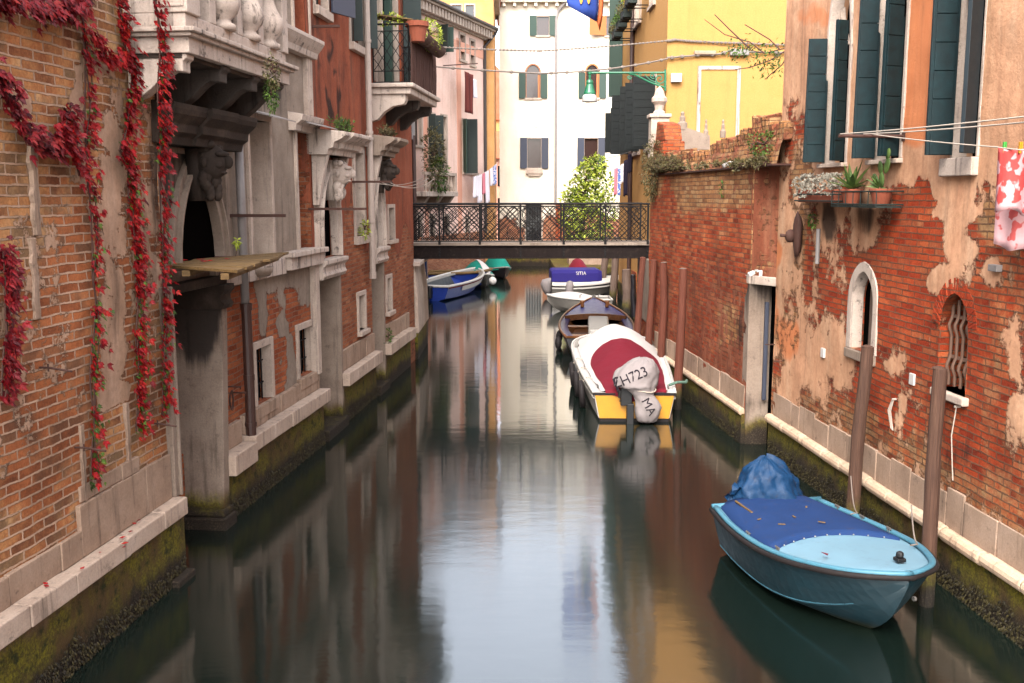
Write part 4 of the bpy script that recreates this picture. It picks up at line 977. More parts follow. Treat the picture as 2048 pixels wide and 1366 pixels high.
def ochre_house():
    t = thing('ochre_house', 'tall ochre house with dentil eaves behind the pink house', 'house', (-3, 52, 0))
    F_ = Facade((-7.0, 48.4), (-0.86, 48.4), 1); L = F_.L
    hs = [(L - 1.95, L - 1.5, 11.9, 12.6), (L - 1.3, L - 0.9, 11.6, 12.6)]
    wall_panel(F_, 'wall', rect(0, L, -.5, 13.2), [rect(*h) for h in hs], M['ochre'], t, step=1.0, rough=0, reveal=.12, mass=(0, L, -1.5, 13.2, 7))
    for h in hs: window(F_, t, *h, fw=.07, rec=.1, pane='glass', sill=.05, bevel=0)
    mb = MB(F_.T); eave_dentils(mb, 0, L + .1, 0, 13.1, .3, .2, .25); mb.box(-.1, L + .25, -.1, .35, 13.35, 13.5); mb.box(L - .02, L + .25, -7, 0, 13.1, 13.5); mb.build('eave', M['istria'], t)
    mb = MB(F_.T); mb.prism([(.5, 13.5), (-7, 15), (-7, 13.5)], -.1, L + .3, 'u'); mb.build('roof', M['tile'], t)
    mb = MB(F_.T); mb.box(L - .42, L + .01, -.1, .02, -.5, 13.1); mb.build('corner_strip', M['ochre'], t)
ochre_house()
def far_house():
    t = thing('far_roofed_house', 'small far house with red tiled roofs glimpsed through the gap beside the white house', 'house', (-2, 76, 0))
    mb = MB(); mb.box(-8, 0.5, 74, 82, -1, 9.2); mb.build('wall', M['ochre'], t)
    mb = MB(); mb.prism([(-8, 11.0), (-1.4, 13.2), (-1.0, 12.9), (0.8, 9.9), (0.8, 9.2), (-8, 9.2)], 73.8, 83, 'n'); mb.build('roof', M['tile'], t)
    mb = MB(); mb.box(-6, 1.0, 70, 74, -1, 6.3); mb.build('front_wall', M['pink_deep'], t)
    mb = MB(); mb.prism([(69.6, 6.3), (74, 8.4), (74, 6.3)], -6.2, 1.2, 'u'); mb.build('front_roof', M['tile'], t)
    for z0, z1 in ((4.4, 5.8), (.6, 3.6)): mb = MB(); mb.box(-1.0, -.55, 69.95, 70.02, z0, z1); mb.build('window', M['glass'], t)
far_house()
FWH = Facade((-0.66, 54.0), (10.0, 54.0), 1)
def white_house():
    F_ = FWH; t = thing('white_house', 'cream white house closing the canal, arched windows and red tiled roof', 'house', (3.5, 56, 0))
    W_ = lambda x0, x1, y0, y1: (F_.px(x0, 200)[0], F_.px(x1, 200)[0], F_.px(1050, y1)[1], F_.px(1050, y0)[1])
    top = [W_(1074, 1098, 33, 71), W_(1210, 1238, 33, 72)]
    mid = [W_(1053, 1080, 130, 196), W_(1172, 1197, 130, 196)]
    low = [W_(1055, 1083, 277, 336), W_(1170, 1197, 277, 336)]
    door = W_(1052, 1084, 408, 482)
    mpoly = [arch_poly(w_[0], w_[1], w_[2], w_[3] - .42, w_[3], 6) for w_ in mid]
    pf = painter(lambda u, z, px, py: (1.0 if z > 2.9 else (0.62 if z > 2.2 else 0.12), 0, 0.4), [('e', 1160, 440, 60, 40, 0, 0.2), ('e', 1065, 510, 80, 30, 0, 0.3)])
    wall_panel(F_, 'wall', rect(0, F_.L, -.3, 13.75), [rect(*w_) for w_ in top + low] + mpoly + [rect(*door)], M['white_far'], t, step=.5, rough=.01, reveal=.18, pf=pf, mass=(0, F_.L, -1.5, 13.75, 8))
    mb = MB(F_.T); mb.box(-.05, F_.L, -.2, .25, -1.5, .5); mb.build('foundation', M['base_wet'], t)
    mb = MB(F_.T); mb.box(3.55, 4.15, -.1, .04, 2.6, 13.6); mb.build('chimney_breast', M['white_wall'], t)
    for i, w_ in enumerate(top + low):
        brown = i in (0, 2, 3)
        q = window(F_, t, *w_, fw=.05, proud=.02, rec=.12, pane='curtain_glass', sill=.1, bevel=0)
        sm = 'far_green' if i == 0 else ('slate' if i > 1 else 'orange_board')
        if i == 1: shutter(F_, q, w_[0] + .02, w_[2], w_[3], .95, 20, sm, dirn=-1)
        else:
            for dn, hu in ((-1, w_[0] - .02), (1, w_[1] + .02)): shutter(F_, q, hu, w_[2] - .03, w_[3] + .03, .37, 8, sm, dirn=dn)
        if i > 1:
            m2 = MB(F_.T); ap = arch_poly(w_[0], w_[1], w_[3] + .2, w_[3] + .22, w_[3] + .62, 6); inn = ap[1:] + [ap[0]]
            c = ((w_[0] + w_[1]) / 2, w_[3] + .2); m2.ring_strip(inn, [(c[0] + (p[0] - c[0]) * 1.14, c[1] + (p[1] - c[1]) * 1.16) for p in inn], -.02, .03); m2.build('blind_arch', M['white_wall'], q)
            m2 = MB(F_.T); m2.box(w_[0] - .08, w_[1] + .08, -.02, .16, w_[2] - .3, w_[2] - .1); m2.box(w_[0] + .05, w_[1] - .05, -.02, .12, w_[2] - .42, w_[2] - .3); m2.build('sill_bracket', M['istria'], q)
    for i, (w_, p) in enumerate(zip(mid, mpoly)):
        q = window(F_, t, *w_, poly=p, fw=.07, proud=.02, rec=.12, frame='orange_board' if i else 'far_frame', pane='curtain_glass', sill=.1, bevel=0)
        for dn, hu in ((-1, w_[0] - .04), (1, w_[1] + .04)): shutter(F_, q, hu, w_[2] - .03, w_[3] - .4, .36, 8, 'far_green', dirn=dn)
        m2 = MB(F_.T); m2.box(w_[1] - .1, w_[1] - .02, -.14, -.02, w_[2], w_[3] - .4); m2.build('casement', M['orange_board'], q)
    q = window(F_, t, *door, fw=.06, proud=.02, rec=.14, pane='glass', sill=.12, bevel=0)
    g = MB(F_.T)
    for i in range(6): u = door[0] + (door[1] - door[0]) * (i + .5) / 6; g.tube([(u, -.03, door[2]), (u, -.03, door[3])], .018, 5)
    for z in (.25, .5, .75): g.tube([(door[0], -.03, door[2] + (door[3] - door[2]) * z), (door[1], -.03, door[2] + (door[3] - door[2]) * z)], .018, 5)
    g.build('grille', M['iron'], q)
    mb = MB(F_.T); mb.box(-.2, F_.L, -.1, .4, 13.72, 13.86)
    for i in range(20): mb.box(.2 + i * .55, .34 + i * .55, -.05, .3, 13.52, 13.72)
    mb.build('eave', M['white_wall'], t)
    mb = MB(F_.T)
    for i in range(55):
        u = -.25 + i * .2; mb.prism([(u + .1 + .1 * math.cos(a * math.pi / 4), 0) for a in range(1)] + [], 0, 0) if False else mb.tube([(u + .1, .5, 13.9), (u + .1, -7, 16.2)], .1, 6)
    mb.prism([(.45, 13.86), (-8, 16.4), (-8, 13.86)], -.2, F_.L, 'u'); mb.build('roof', M['tile'], t)
    mb = MB(F_.T); u = F_.px(1112, 200)[0]; mb.tube([(u + .55, .3, 13.8), (u + .1, .1, 13.3), (u, .1, 12.9), (u, .1, 3.4)], .07, 8); mb.build('drainpipe', M['grey_pipe'], t)
    mb = MB(F_.T); mb.box(3.2, 3.55, -.1, .3, 13.8, 14.9); mb.build('chimney', M['white_wall'], t)
    mb = MB(F_.T); mb.box(3.0, 3.5, .0, .5, .5, 3.3); mb.build('brick_pier', M['garden_brick'], t)
M['orange_board'] = paint('orange brown wood frame', (196, 118, 62), 0.6, grime=0.1)
M['far_frame'] = paint('brick coloured window arch', (176, 116, 84), 0.8, grime=0.1)
M['white_far'] = wallmat('white render over pale brick', [(140, 84, 60), (176, 112, 82), (200, 146, 112)], (190, 166, 146), [(236, 228, 210), (242, 238, 224)], gain=0.86, streak=0.0, row=0.08, pvar=0.12)
white_house()
# ================================================================ right: the peeling brick house
def right_house():
    F_ = FR1; t = thing('peeling_house', 'peeling orange plaster house over red brick with teal gothic shutters', 'house', (4.3, 10, 0))
    uA = (4.20, 4.86); uB = (2.78, 3.42); uC = (1.27, 1.70)
    z0 = 4.18
    A = arch_poly(*uA, z0, 5.55, 6.6, 6, 0.5); B = arch_poly(*uB, z0, 5.75, 6.9, 6, 0.5); C = rect(*uC, 4.14, 7.4)
    N1 = arch_poly(3.22, 3.80, 1.98, 2.56, 2.92, 7, 0.25); N2 = arch_poly(1.20, 1.74, 1.90, 2.52, 2.86, 7, 0.2)
    def base(u, z, px, py):
        q = 0.16 * noise.noise(Vector((u * 1.3, z * 1.3, 5)))
        r = sstep(3.72, 4.0, z + q); r = max(r, 0.46 * (1 - sstep(0.9, 1.6, z + q)), 0.28 + q * .5)
        return (r, 0.0, 0.55 if z < 1.3 + q else (0.42 if px > 1960 else 0.3 + q))
    pf = painter(base, [
        ('e', 1570, 480, 40, 330, 0, 0.72), ('e', 1600, 300, 40, 140, 0, 0.42), ('e', 1612, 350, 40, 60, 2, 0.9), ('e', 1590, 480, 24, 120, 2, 0.85),
        ('e', 1650, 430, 40, 90, 0, 0.75), ('e', 1735, 430, 46, 70, 0, 0.85), ('e', 1680, 520, 22, 70, 0, 0.55), ('e', 1640, 590, 14, 60, 0, 0.6),
        ('e', 1590, 640, 50, 60, 0, 0.55), ('e', 1655, 720, 75, 90, 0, 0.72), ('e', 1600, 780, 50, 70, 0, 0.75), ('e', 1640, 830, 60, 60, 0, 0.45),
        ('p', 0, 0.06, [(1800, 390), (1812, 378), (1872, 378), (1880, 470), (1860, 520), (1850, 640), (1840, 700), (1770, 700), (1752, 560), (1770, 520), (1785, 460)]),
        ('e', 1815, 590, 60, 110, 0, 0.06), ('e', 1800, 640, 50, 80, 0, 0.08), ('e', 1815, 560, 80, 150, 2, 0.0),
        ('e', 1915, 450, 46, 120, 0, 1.0), ('e', 1880, 555, 34, 34, 0, 0.85), ('e', 1925, 540, 20, 40, 0, 0.6), ('e', 1985, 470, 60, 40, 0, 0.3), ('e', 1990, 565, 20, 46, 0, 0.95), ('e', 2000, 430, 60, 60, 2, 0.95), ('e', 1980, 380, 40, 20, 0, 0.6),
        ('e', 1980, 620, 70, 60, 0, 0.12), ('e', 1980, 750, 50, 90, 0, 0.2), ('e', 2030, 760, 18, 150, 0, 0.7), ('e', 1790, 730, 34, 46, 0, 0.6), ('e', 1800, 840, 24, 70, 0, 0.7), ('e', 1840, 880, 60, 40, 0, 0.35),
        ('e', 1842, 100, 75, 190, 2, 2.2), ('e', 1830, 240, 60, 70, 2, 2.0), ('e', 1640, 30, 60, 40, 2, 1.6), ('e', 1548, 560, 20, 140, 2, 1.9), ('e', 1575, 680, 30, 60, 2, 1.8),
        ('e', 1655, 440, 26, 60, 1, 0.95), ('e', 1735, 425, 32, 50, 1, 0.75), ('e', 1785, 330, 16, 50, 1, 0.55), ('e', 1915, 420, 20, 80, 1, 0.25), ('e', 1990, 930, 60, 30, 1, 0.5), ('e', 1910, 900, 30, 40, 1, 0.6)])
    wall_panel(F_, 'wall', rect(-9.0, 6.47, 0.3, 8.6), [A, B, C, N1, N2], M['right_brick'], t, n=0.0, step=0.11, pf=pf, rough=0.012, revs=[0.22, 0.22, 0.22, 0.34, 0.32], mass=(-9.0, 6.47, -1.5, 8.6, 6))
    mb = MB(F_.T); mb.box(-9.0, 6.45, -0.2, 0.05, -1.5, 0.50); mb.build('foundation', M['base_wet'], t)
    mb = MB(F_.T); r = random.Random(4); u = -6.0
    while u < 6.4:
        L = min(r.uniform(0.35, 0.75), 6.42 - u)
        if L < 0.05: break
        dz = r.uniform(-.008, .008); mb.tube([(u + .004, 0.06, 0.535 + dz), (u + .03, 0.06, 0.535 + dz), (u + L - .03, 0.06, 0.535 + dz), (u + L - .004, 0.06, 0.535 + dz)], [.062, .070, .070, .062], 12); u += L
    mb.build('round_kerb', M['kerb_stone'], t, smooth=False, bevel=0.004)
    mb = MB(F_.T); courses(mb, -6, 6.40, 0.56, 0.93, -0.1, 0.016, 0.3, 0.75, 12, 0.05, 0.006, 0.012); mb.build('stone_course', M['slab'], t, bevel=0.01)
    # gothic windows with teal leaves standing open
    def ogee(w_, a, b):
        s_ = b - a
        return [(0, a), (w_, a), (w_, a + s_ * .66), (w_ * .80, a + s_ * .68), (w_ * .78, a + s_ * .72), (w_ * .88, a + s_ * .78), (w_ * .86, a + s_ * .86), (w_ * .62, a + s_ * .93), (w_ * .30, a + s_ * .98), (0.02, b)]
    for (u, p, zt, wl) in ((uA, A, 5.72, 0.34), (uB, B, 6.25, 0.34)):
        q = window(F_, t, *u, z0, 6.6, poly=p, n=0.0, fw=0.05, proud=0.018, rec=0.20, pane='shade_black', sill=0.05, frame='cap_stone')
        m2 = MB(F_.T); c = (u[0] + u[1]) / 2
        for s_ in (-1, 1): m2.ring_strip([(c + s_ * (0.05 + .22 * math.sin(a * .26)), zt - .1 + a * .09) for a in range(8)], [(c + s_ * (0.11 + .24 * math.sin(a * .26)), zt - .1 + a * .09) for a in range(8)], -.16, -.10)
        m2.build('tracery', M['istria'], q)
        fl = lambda w_, a, b: [(w_ - x, z) for x, z in ogee(w_, a, b)][::-1]
        shutter(F_, q, u[1] - 0.03, z0 + 0.02, zt, .27 if u is uA else .25, 84, 'teal', n=0.02, dirn=1, top=fl, planks=7)
        shutter(F_, q, u[0] + 0.01, z0 + 0.02, zt + .12, .21 if u is uA else .26, 64 if u is uA else 70, 'teal', n=0.02, dirn=-1, top=fl, planks=7)
    q = window(F_, t, *uC, 4.14, 7.4, n=0.0, fw=0.03, proud=0.01, rec=0.2, pane='shade_black', sill=0, frame='cap_stone')
    shutter(F_, q, uC[1] - 0.0, 4.17, 7.3, 0.25, 84, 'teal', n=0.02, dirn=1, planks=12)
    shutter(F_, q, uC[0] + 0.0, 4.17, 7.3, 0.24, 52, 'teal_shade', n=0.02, dirn=-1, planks=0)
    m2 = MB(F_.T); m2.box(1.24, 1.84, -.2, .06, 3.97, 4.14); m2.build('sill', M['cap_stone'], q, bevel=0.01)
    # arched niche window in a stone frame, and the barred one under a brick arch
    q = window(F_, t, 3.22, 3.80, 1.98, 2.92, poly=N1, n=0.0, fw=0.11, proud=0.02, rec=0.15, frame='cap_stone', pane='shade_black', sill=0, fback=0.13)
    m2 = MB(F_.T); courses(m2, 3.12, 3.92, 1.86, 1.98, -.3, .035, .3, .5, 3); m2.build('sill', M['jamb'], q, bevel=0.012)
    m2 = MB(F_.T); m2.box(3.50, 3.62, -.149, -.13, 2.0, 2.70); m2.build('old_board', M['pole_grey'], q)
    q = window(F_, t, 1.20, 1.74, 1.90, 2.86, poly=N2, n=0.0, fw=0, rec=0.31, pane='shade_black', sill=0)
    m2 = MB(F_.T)
    inner = N2[2:]; c = Vector((1.47, 2.44))
    k = len(inner)
    tot = []
    for i in range(k - 1):
        for s_ in range(3):
            a = Vector(inner[i]).lerp(Vector(inner[i + 1]), (s_ + .06) / 3); b = Vector(inner[i]).lerp(Vector(inner[i + 1]), (s_ + .94) / 3)
            d1, d2 = (a - c).normalized() * .15, (b - c).normalized() * .15
            m2.prism([tuple(a), tuple(a + d1), tuple(b + d2), tuple(b)], -.16, .014 + random.uniform(-.005, .005))
    m2.build('brick_arch', M['arch_brick'], q)
    m2 = MB(F_.T)
    for i in range(5):
        u = 1.25 + i * .11
        pts = []
        for j in range(25):
            z = 1.93 + .85 * j / 24; bow = 0.035 * max(0, 1 - abs(z - 2.12) / .09) + 0.035 * max(0, 1 - abs(z - 2.52) / .09)
            pts.append((u, -0.10 + bow, z))
        m2.tube(pts, 0.016, 6)
    for z in (2.2, 2.6): m2.box(1.20, 1.74, -.125, -.10, z, z + .03)
    m2.build('iron_bars', M['rust_pale'], q)
    m2 = MB(F_.T); m2.box(1.14, 1.76, -.3, .06, 1.82, 1.90); m2.build('sill', M['istria'], q, bevel=0.015)
    # small fixtures
    mb = MB(F_.T)
    for (x, y) in ((1646, 707), (1825, 760)):
        u, z = F_.px(x, y); mb = MB(F_.T); mb.box(u - .05, u + .05, -.01, .02, z - .06, z + .06); mb.build('white_plaque', M['white_plastic'], t, bevel=.004)
    mb = MB(F_.T); u, z = F_.px(1994, 538); mb.box(u - .07, u + .07, -.01, .05, z - .03, z + .03); mb.build('grey_box', M['grey_pipe'], t, bevel=.005)
    mb = MB(F_.T); u, z = F_.px(1640, 490); mb.tube([(u, .03, z + .2), (u, .03, z - .25)], .028, 8); mb.build('conduit', M['grey_pipe'], t)
    mb = MB(F_.T); u, z = F_.px(1602, 470)
    mb.blob((u, .05, z), (.10, .06, .30), 10, 8, .25, 3); mb.blob((u + .02, .14, z - .02), (.06, .08, .09), 8, 6, .2, 5); mb.tube([(u + .02, .18, z - .02), (u + .02, .28, z - .01)], .025, 6); mb.build('rusty_plate', M['rust'], t, smooth=True)
    for (x, y) in ((1548, 690), (1566, 723)):
        mb = MB(F_.T); u, z = F_.px(x, y); mb.tube([(u, -.05, z), (u, .14, z)], .009, 5); mb.build('iron_hook', M['rust'], t)
    for i, (x, y, L) in enumerate(((1792, 800, .34), (1918, 815, .72))):
        mb = MB(F_.T); u, z = F_.px(x, y)
        for j in range(3 if i == 0 else 1):
            mb.tube([(u + .015 * j, .03, z), (u + .03 * j + .02, .05, z - L * .4), (u + .02 * math.sin(j), .035, z - L * (.8 + .08 * j)), (u - .02, .03, z - L)], .006, 5)
        mb.tube([(u, -.02, z), (u, .05, z)], .012, 6); mb.build('hanging_rope', M['rope'], t)
M['arch_brick'] = wallmat('orange arch brick', [(138, 48, 26), (164, 62, 34), (184, 82, 46)], (112, 84, 66), [(168, 132, 104), (194, 160, 128)], gain=0.85)
M['teal_shade'] = paint('teal board painted as shaded', (10, 30, 38), 0.6, grime=0.1)  # shaded copy of the teal boards; the shade is in the colour
M['rust_pale'] = paint('pale rusty bars', (120, 88, 70), 0.8, grime=0.4)
right_house()
def garden_wall():
    F_ = FR2; t = thing('garden_wall', 'dark red brick garden wall with ragged top and stone water door', 'wall', (3.4, 18, 0))
    def base(u, z, px, py):
        q = .2 * noise.noise(Vector((u, z, 3)))
        return (0.30 + q + .25 * sstep(2.6, 1.2, z) * (1 - sstep(1.0, .7, z)), 0.0, .8 * sstep(3.1, 3.8, z + q) + .25 * (1 - sstep(.9, 1.5, z)))
    pf = painter(base, [('e', 1420, 590, 70, 90, 0, 0.46), ('e', 1390, 650, 60, 60, 0, .46), ('e', 1400, 450, 90, 60, 0, 0.0), ('e', 1500, 380, 60, 60, 0, .4), ('e', 1320, 480, 22, 160, 0, .35), ('e', 1530, 430, 30, 120, 0, .6), ('e', 1520, 360, 30, 40, 1, .4), ('e', 1330, 460, 20, 120, 2, .1), ('e', 1455, 650, 40, 60, 2, .7), ('e', 1480, 640, 14, 80, 1, .6), ('e', 1400, 350, 120, 20, 1, .3)])
    wall_panel(F_, 'wall', rect(0.05, 7.05, 0.3, 4.20), [], M['garden_brick'], t, step=.14, pf=pf, rough=.02, mass=(0.05, 7.05, -1.5, 4.2, .5))
    rnd = random.Random(8)
    mb = MB(F_.T); mb.box(-0.9, 7.1, -.5, .05, 4.20, 4.225); mb.build('ledge', M['rust'], t)
    topz = lambda u: 4.62 + .10 * math.sin(u * .9 + 1) + .05 * math.sin(u * 3.1) + (.16 if u < .6 else 0)
    us = [(-0.9 + i * .1) for i in range(81)]
    mb = MB(F_.T)
    mb.loft([[Vector((u, -.02 - .08 * noise.noise(Vector((u * 2, 1, 1))), 4.22)) for u in us], [Vector((u, -.08 + .05 * noise.noise(Vector((u * 3, 2, 1))), 4.22 + (topz(u) - 4.22) * .5)) for u in us], [Vector((u, -.18 + .05 * noise.noise(Vector((u * 3, 3, 1))), topz(u))) for u in us], [Vector((u, -.42, topz(u) + .02)) for u in us], [Vector((u, -.48, 4.2)) for u in us]])
    for i in range(66):
        u = -0.85 + i * .118 + rnd.uniform(-.02, .02); z = topz(u)
        if rnd.random() < .2: continue
        Mx = Matrix.Translation((u, -.24, z - .1)) @ Matrix.Rotation(R(rnd.uniform(-9, 9)), 4, 'Y') @ Matrix.Rotation(R(rnd.uniform(-14, 2)), 4, 'X')
        mb.box(-.042, .042, -.16, .14, -.12, rnd.uniform(.10, .2), Mx)
    ly = mb.bm.verts.layers.float_color.new('mask')
    for v in mb.bm.verts: v[ly] = (.45, 0, .95, 1)
    mb.build('ragged_coping', M['garden_brick'], t, bevel=.008)
    mb = MB(F_.T); mb.box(6.1, 7.05, -.5, -.04, 4.225, 4.9); mb.prism([(6.1, 4.9), (7.05, 4.9), (6.9, 5.35), (6.3, 5.25)], -.45, -.08); mb.build('end_pier', M['garden_brick'], t, bevel=.03)
    mb = MB(F_.T); mb.box(0.06, 7.0, -.2, .06, -1.5, 0.47); mb.build('foundation', M['base_wet'], t)
    mb = MB(F_.T); u = .06
    while u < 6.95:
        L = min(rnd.uniform(.35, .8), 7.0 - u); mb.tube([(u + .004, .05, .50), (u + .03, .05, .50), (u + L - .03, .05, .50), (u + L - .004, .05, .50)], [.052, .06, .06, .052], 10); u += L
    mb.build('round_kerb', M['kerb_stone'], t, bevel=.004)
    mb = MB(F_.T); courses(mb, .08, 7.0, .54, .90, -.1, .018, .4, .9, 6, .02, .006, .01); mb.build('stone_course', M['slab'], t, bevel=.01)
    # the water door between the wall and the house
    mb = MB(); mb.prism([(3.57, 14.93), (3.55, 15.15), (4.4, 15.2), (4.4, 14.93)], -1.2, 2.47, 'z')
    for i in range(3): bmesh.ops.subdivide_edges(mb.bm, edges=[e for e in mb.bm.edges if e.calc_length() > .4], cuts=1, use_grid_fill=True)
    ly = mb.bm.verts.layers.float_color.new('mask')
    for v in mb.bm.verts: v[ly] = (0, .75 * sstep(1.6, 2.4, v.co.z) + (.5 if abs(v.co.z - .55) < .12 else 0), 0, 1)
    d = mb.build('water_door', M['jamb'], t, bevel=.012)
    mb = MB(); mb.prism([(3.86, 14.46), (3.56, 14.95), (3.55, 15.15), (4.3, 15.2), (4.3, 14.46)], 2.47, 2.60, 'z'); mb.build('lintel', M['cap_stone'], d, bevel=.01)
    mb = MB(); mb.prism([(3.88, 14.47), (3.572, 14.99), (3.6, 15.14), (4.3, 15.2), (4.3, 14.47)], 2.60, 4.72, 'z')
    for i in range(4): bmesh.ops.subdivide_edges(mb.bm, edges=[e for e in mb.bm.edges if e.calc_length() > .3], cuts=1, use_grid_fill=True)
    ly = mb.bm.verts.layers.float_color.new('mask')
    for v in mb.bm.verts: v[ly] = (.62, 0, .7, 1)
    mb.build('wall_over_door', M['garden_brick'], d)
    mb = MB(); mb.box(3.9, 4.4, 14.4, 14.9, -1.2, 2.47); mb.build('shade_fill', M['shade_black'], d)  # solid block coloured black in place of the doorway's shade
    mb = MB(); mb.prism([(4.05, 14.70), (4.05, 14.74), (3.62, 14.94), (3.62, 14.90)], .7, 2.3, 'z') if False else mb.box(3.80, 3.86, 14.86, 14.92, .7, 2.2); mb.build('door_leaf', M['slate'], d, bevel=.01)
garden_wall()
FYE = Facade((4.08, 27.03), (4.0, 37.4), -1)
FYF = Facade((4.08, 27.0), (14.0, 27.0), 1)
def yellow_house():
    t = thing('yellow_house', 'bright yellow house behind the garden wall with black open shutters and flower boxes', 'house', (7, 31, 0))
    wn = [(1.75, 3.45, 5.15, 7.1), (4.95, 7.2, 5.15, 7.1), (2.2, 3.2, 9.2, 11.2), (5.2, 6.6, 9.2, 11.2)]
    pf = painter(lambda u, z, px, py: (0, 0, 0))
    wall_panel(FYE, 'wall', rect(0, FYE.L, -.3, 13.0), [rect(*w_) for w_ in wn], M['yellow'], t, step=1.0, rough=0, reveal=.25)
    wall_panel(FYF, 'front_wall', rect(0, 9.9, -.3, 13.0), [], M['yellow'], t, step=1.0, rough=0)
    mb = MB(); mb.prism([(4.35, 27.06), (13.9, 27.06), (13.9, 37.3), (4.3, 37.3)], -1.5, 13.0, 'z'); mb.build('core', M['yellow'], t)
    mb = MB(); mb.box(3.9, 14.2, 26.7, 37.6, 13.0, 13.15); mb.build('roof', M['tile'], t)
    mb = MB(FYE.T); mb.box(0, FYE.L, -.1, .04, -1.5, .6); mb.build('foundation', M['base_wet'], t)
    mb = MB(FYE.T); mb.box(5.2, 6.4, -.1, .03, .5, 1.3); mb.build('bare_brick', M['garden_brick'], t)
    for i, w_ in enumerate(wn):
        q = window(FYE, t, *w_, n=0, fw=.08, rec=.2, pane='glass', sill=.1, frame='istria', bevel=0)
        if i < 2:
            shutter(FYE, q, w_[0], w_[2], w_[3] + (.06 if i else .0), .62, 92, 'black_boards', dirn=-1, planks=9)
            shutter(FYE, q, w_[1], w_[2], w_[3], .64, 88, 'black_boards', planks=9)
    # boards stacked open further along (three more leaves seen edge behind edge)
    q = None
    mb = MB(FYE.T); mb.box(8.0, 8.06, .02, .62, 5.2, 6.75); mb.build('shutter', M['black_boards'], t); mb = MB(FYE.T); mb.box(9.4, 9.46, .02, .66, 5.3, 6.7); mb.build('shutter', M['black_boards'], t)
    mb = MB(FYE.T); mb.box(9.9, 9.96, .02, .5, 7.3, 11.5); mb.build('shutter', M['far_green'], t)
    for (x, nm) in ((1265, 'brown_pipe'), (1239, 'brown_pipe')):
        u, _ = FYE.px(x, 100, .07); mb = MB(FYE.T); mb.tube([(u, .07, 13), (u, .07, .8 if x > 1250 else 7.2)], .075, 8); mb.build('drainpipe', M[nm], t)
    # blind doorway and meter box on the front
    a, zt = FYF.px(1396, 140); b, _ = FYF.px(1482, 140)
    mb = MB(FYF.T); mb.box(a, a + .09, -.02, .03, 4.2, zt); mb.box(b - .09, b, -.02, .03, 4.2, zt); mb.box(a, b, -.02, .031, zt, zt + .09); mb.build('blind_doorway', M['cap_stone'], t)
    u, z = FYF.px(1352, 157); mb = MB(FYF.T); mb.box(u - .14, u + .14, 0, .14, z - .11, z + .11); mb.build('meter_box', M['white_plastic'], t, bevel=.01)
    u, z = FYF.px(1330, 0); mb = MB(FYF.T); mb.box(-.05, .3, -.1, .05, 8.95, 9.2) if False else mb.box(.0, .3, -.05, .02, 12.6, 13.0); mb.build('corner_trim', M['yellow'], t)
yellow_house()
# ================================================================ boats
def hull_paint():
    k = N('teal blue hull paint', 0.4, 0.5); p = k.pos(); z = k.posz()
    c = k.mix(k.noise(p, 4, 5, .65), tuple(v * .36 for v in lin((12, 50, 60))), tuple(v * .44 for v in lin((18, 62, 74))))
    c = k.mix(k.math('MULTIPLY', k.step(k.noise(k.scaled(p, (3, 3, 14)), 2.2, 6, .75), .62, .72), .4), c, lin((70, 94, 102)))     # rubbed, chalky scuffs
    c = k.mix(k.step(k.math('ADD', z, k.math('MULTIPLY_ADD', k.noise(p, 16, 5, .7), -.12, .05)), .10, .0), c, lin((34, 38, 24)))     # slime at the waterline
    k.col(c); k.nt.links.new(k.math('MULTIPLY_ADD', k.noise(p, 9, 4), .4, .25), k.b.inputs['Roughness']); return k.m
M['hull_blue'] = hull_paint()
M['deck_blue'] = paint('pale blue deck paint', (120, 158, 176), 0.55, 0.35, grime=0.28, scale=4)
M['rim_blue'] = paint('turquoise gunwale paint', (74, 128, 148), 0.5, 0.35, grime=0.4, scale=10)
M['rubber'] = paint('black rubber', (34, 28, 28), 0.7, 0.2)
M['tarp_blue'] = paint('royal blue tarpaulin', (32, 58, 104), 0.8, 0.12, var=0.25, grime=0.22, scale=5, bump=0.002)
M['tarp_teal'] = paint('crumpled blue plastic sheet', (6, 54, 92), 0.6, 0.25, var=0.4, grime=0.25, scale=6, bump=0.004)
M['white_paint'] = paint('worn white boat paint', (206, 200, 192), 0.45, 0.4, grime=0.25, scale=9)
M['grey_paint'] = paint('grey boat paint', (142, 136, 128), 0.5, 0.4, grime=0.3, scale=9)
M['dingy'] = paint('dingy lower hull', (108, 102, 94), 0.6, 0.3, grime=0.4)
M['boat_yellow'] = paint('yellow boat paint', (206, 142, 12), 0.4, 0.5, grime=0.08)
M['maroon'] = paint('burgundy canvas', (116, 24, 40), 0.85, 0.15, var=0.12, grime=0.06, bump=0.002)
M['canvas_white'] = paint('white canvas', (208, 200, 194), 0.85, 0.15, var=0.06, grime=0.1, bump=0.002)
M['canvas_grey'] = paint('grey canvas cover', (150, 140, 138), 0.85, 0.15, var=0.12, grime=0.12, scale=7, bump=0.004)
M['canvas_navy'] = paint('navy canvas', (44, 36, 112), 0.8, 0.15, var=0.1, grime=0.05)
M['ink'] = paint('dark marker ink', (44, 38, 44), 0.9, 0.1, grime=0)
M['navy_deck'] = paint('varnished navy deck', (30, 40, 96), 0.4, 0.5, var=.08, grime=0.0)
M['varnish'] = woodmat('varnished boat timber', [(74, 42, 22), (118, 72, 38), (146, 94, 54)], grain=(6, 6, 6), rough=0.35)
M['dark_hull'] = paint('near black hull', (26, 22, 28), 0.35, 0.5, grime=0.1)
M['teal_canvas'] = paint('teal canvas', (22, 128, 112), 0.8, 0.15, var=0.15, grime=0.06)
M['deep_blue'] = paint('bright blue hull', (28, 58, 148), 0.4, 0.5, grime=0.1)
M['engine'] = paint('black engine parts', (18, 18, 20), 0.5, 0.4)
M['steel'] = paint('galvanised fittings', (150, 146, 142), 0.35, 0.5, metal=0.6)
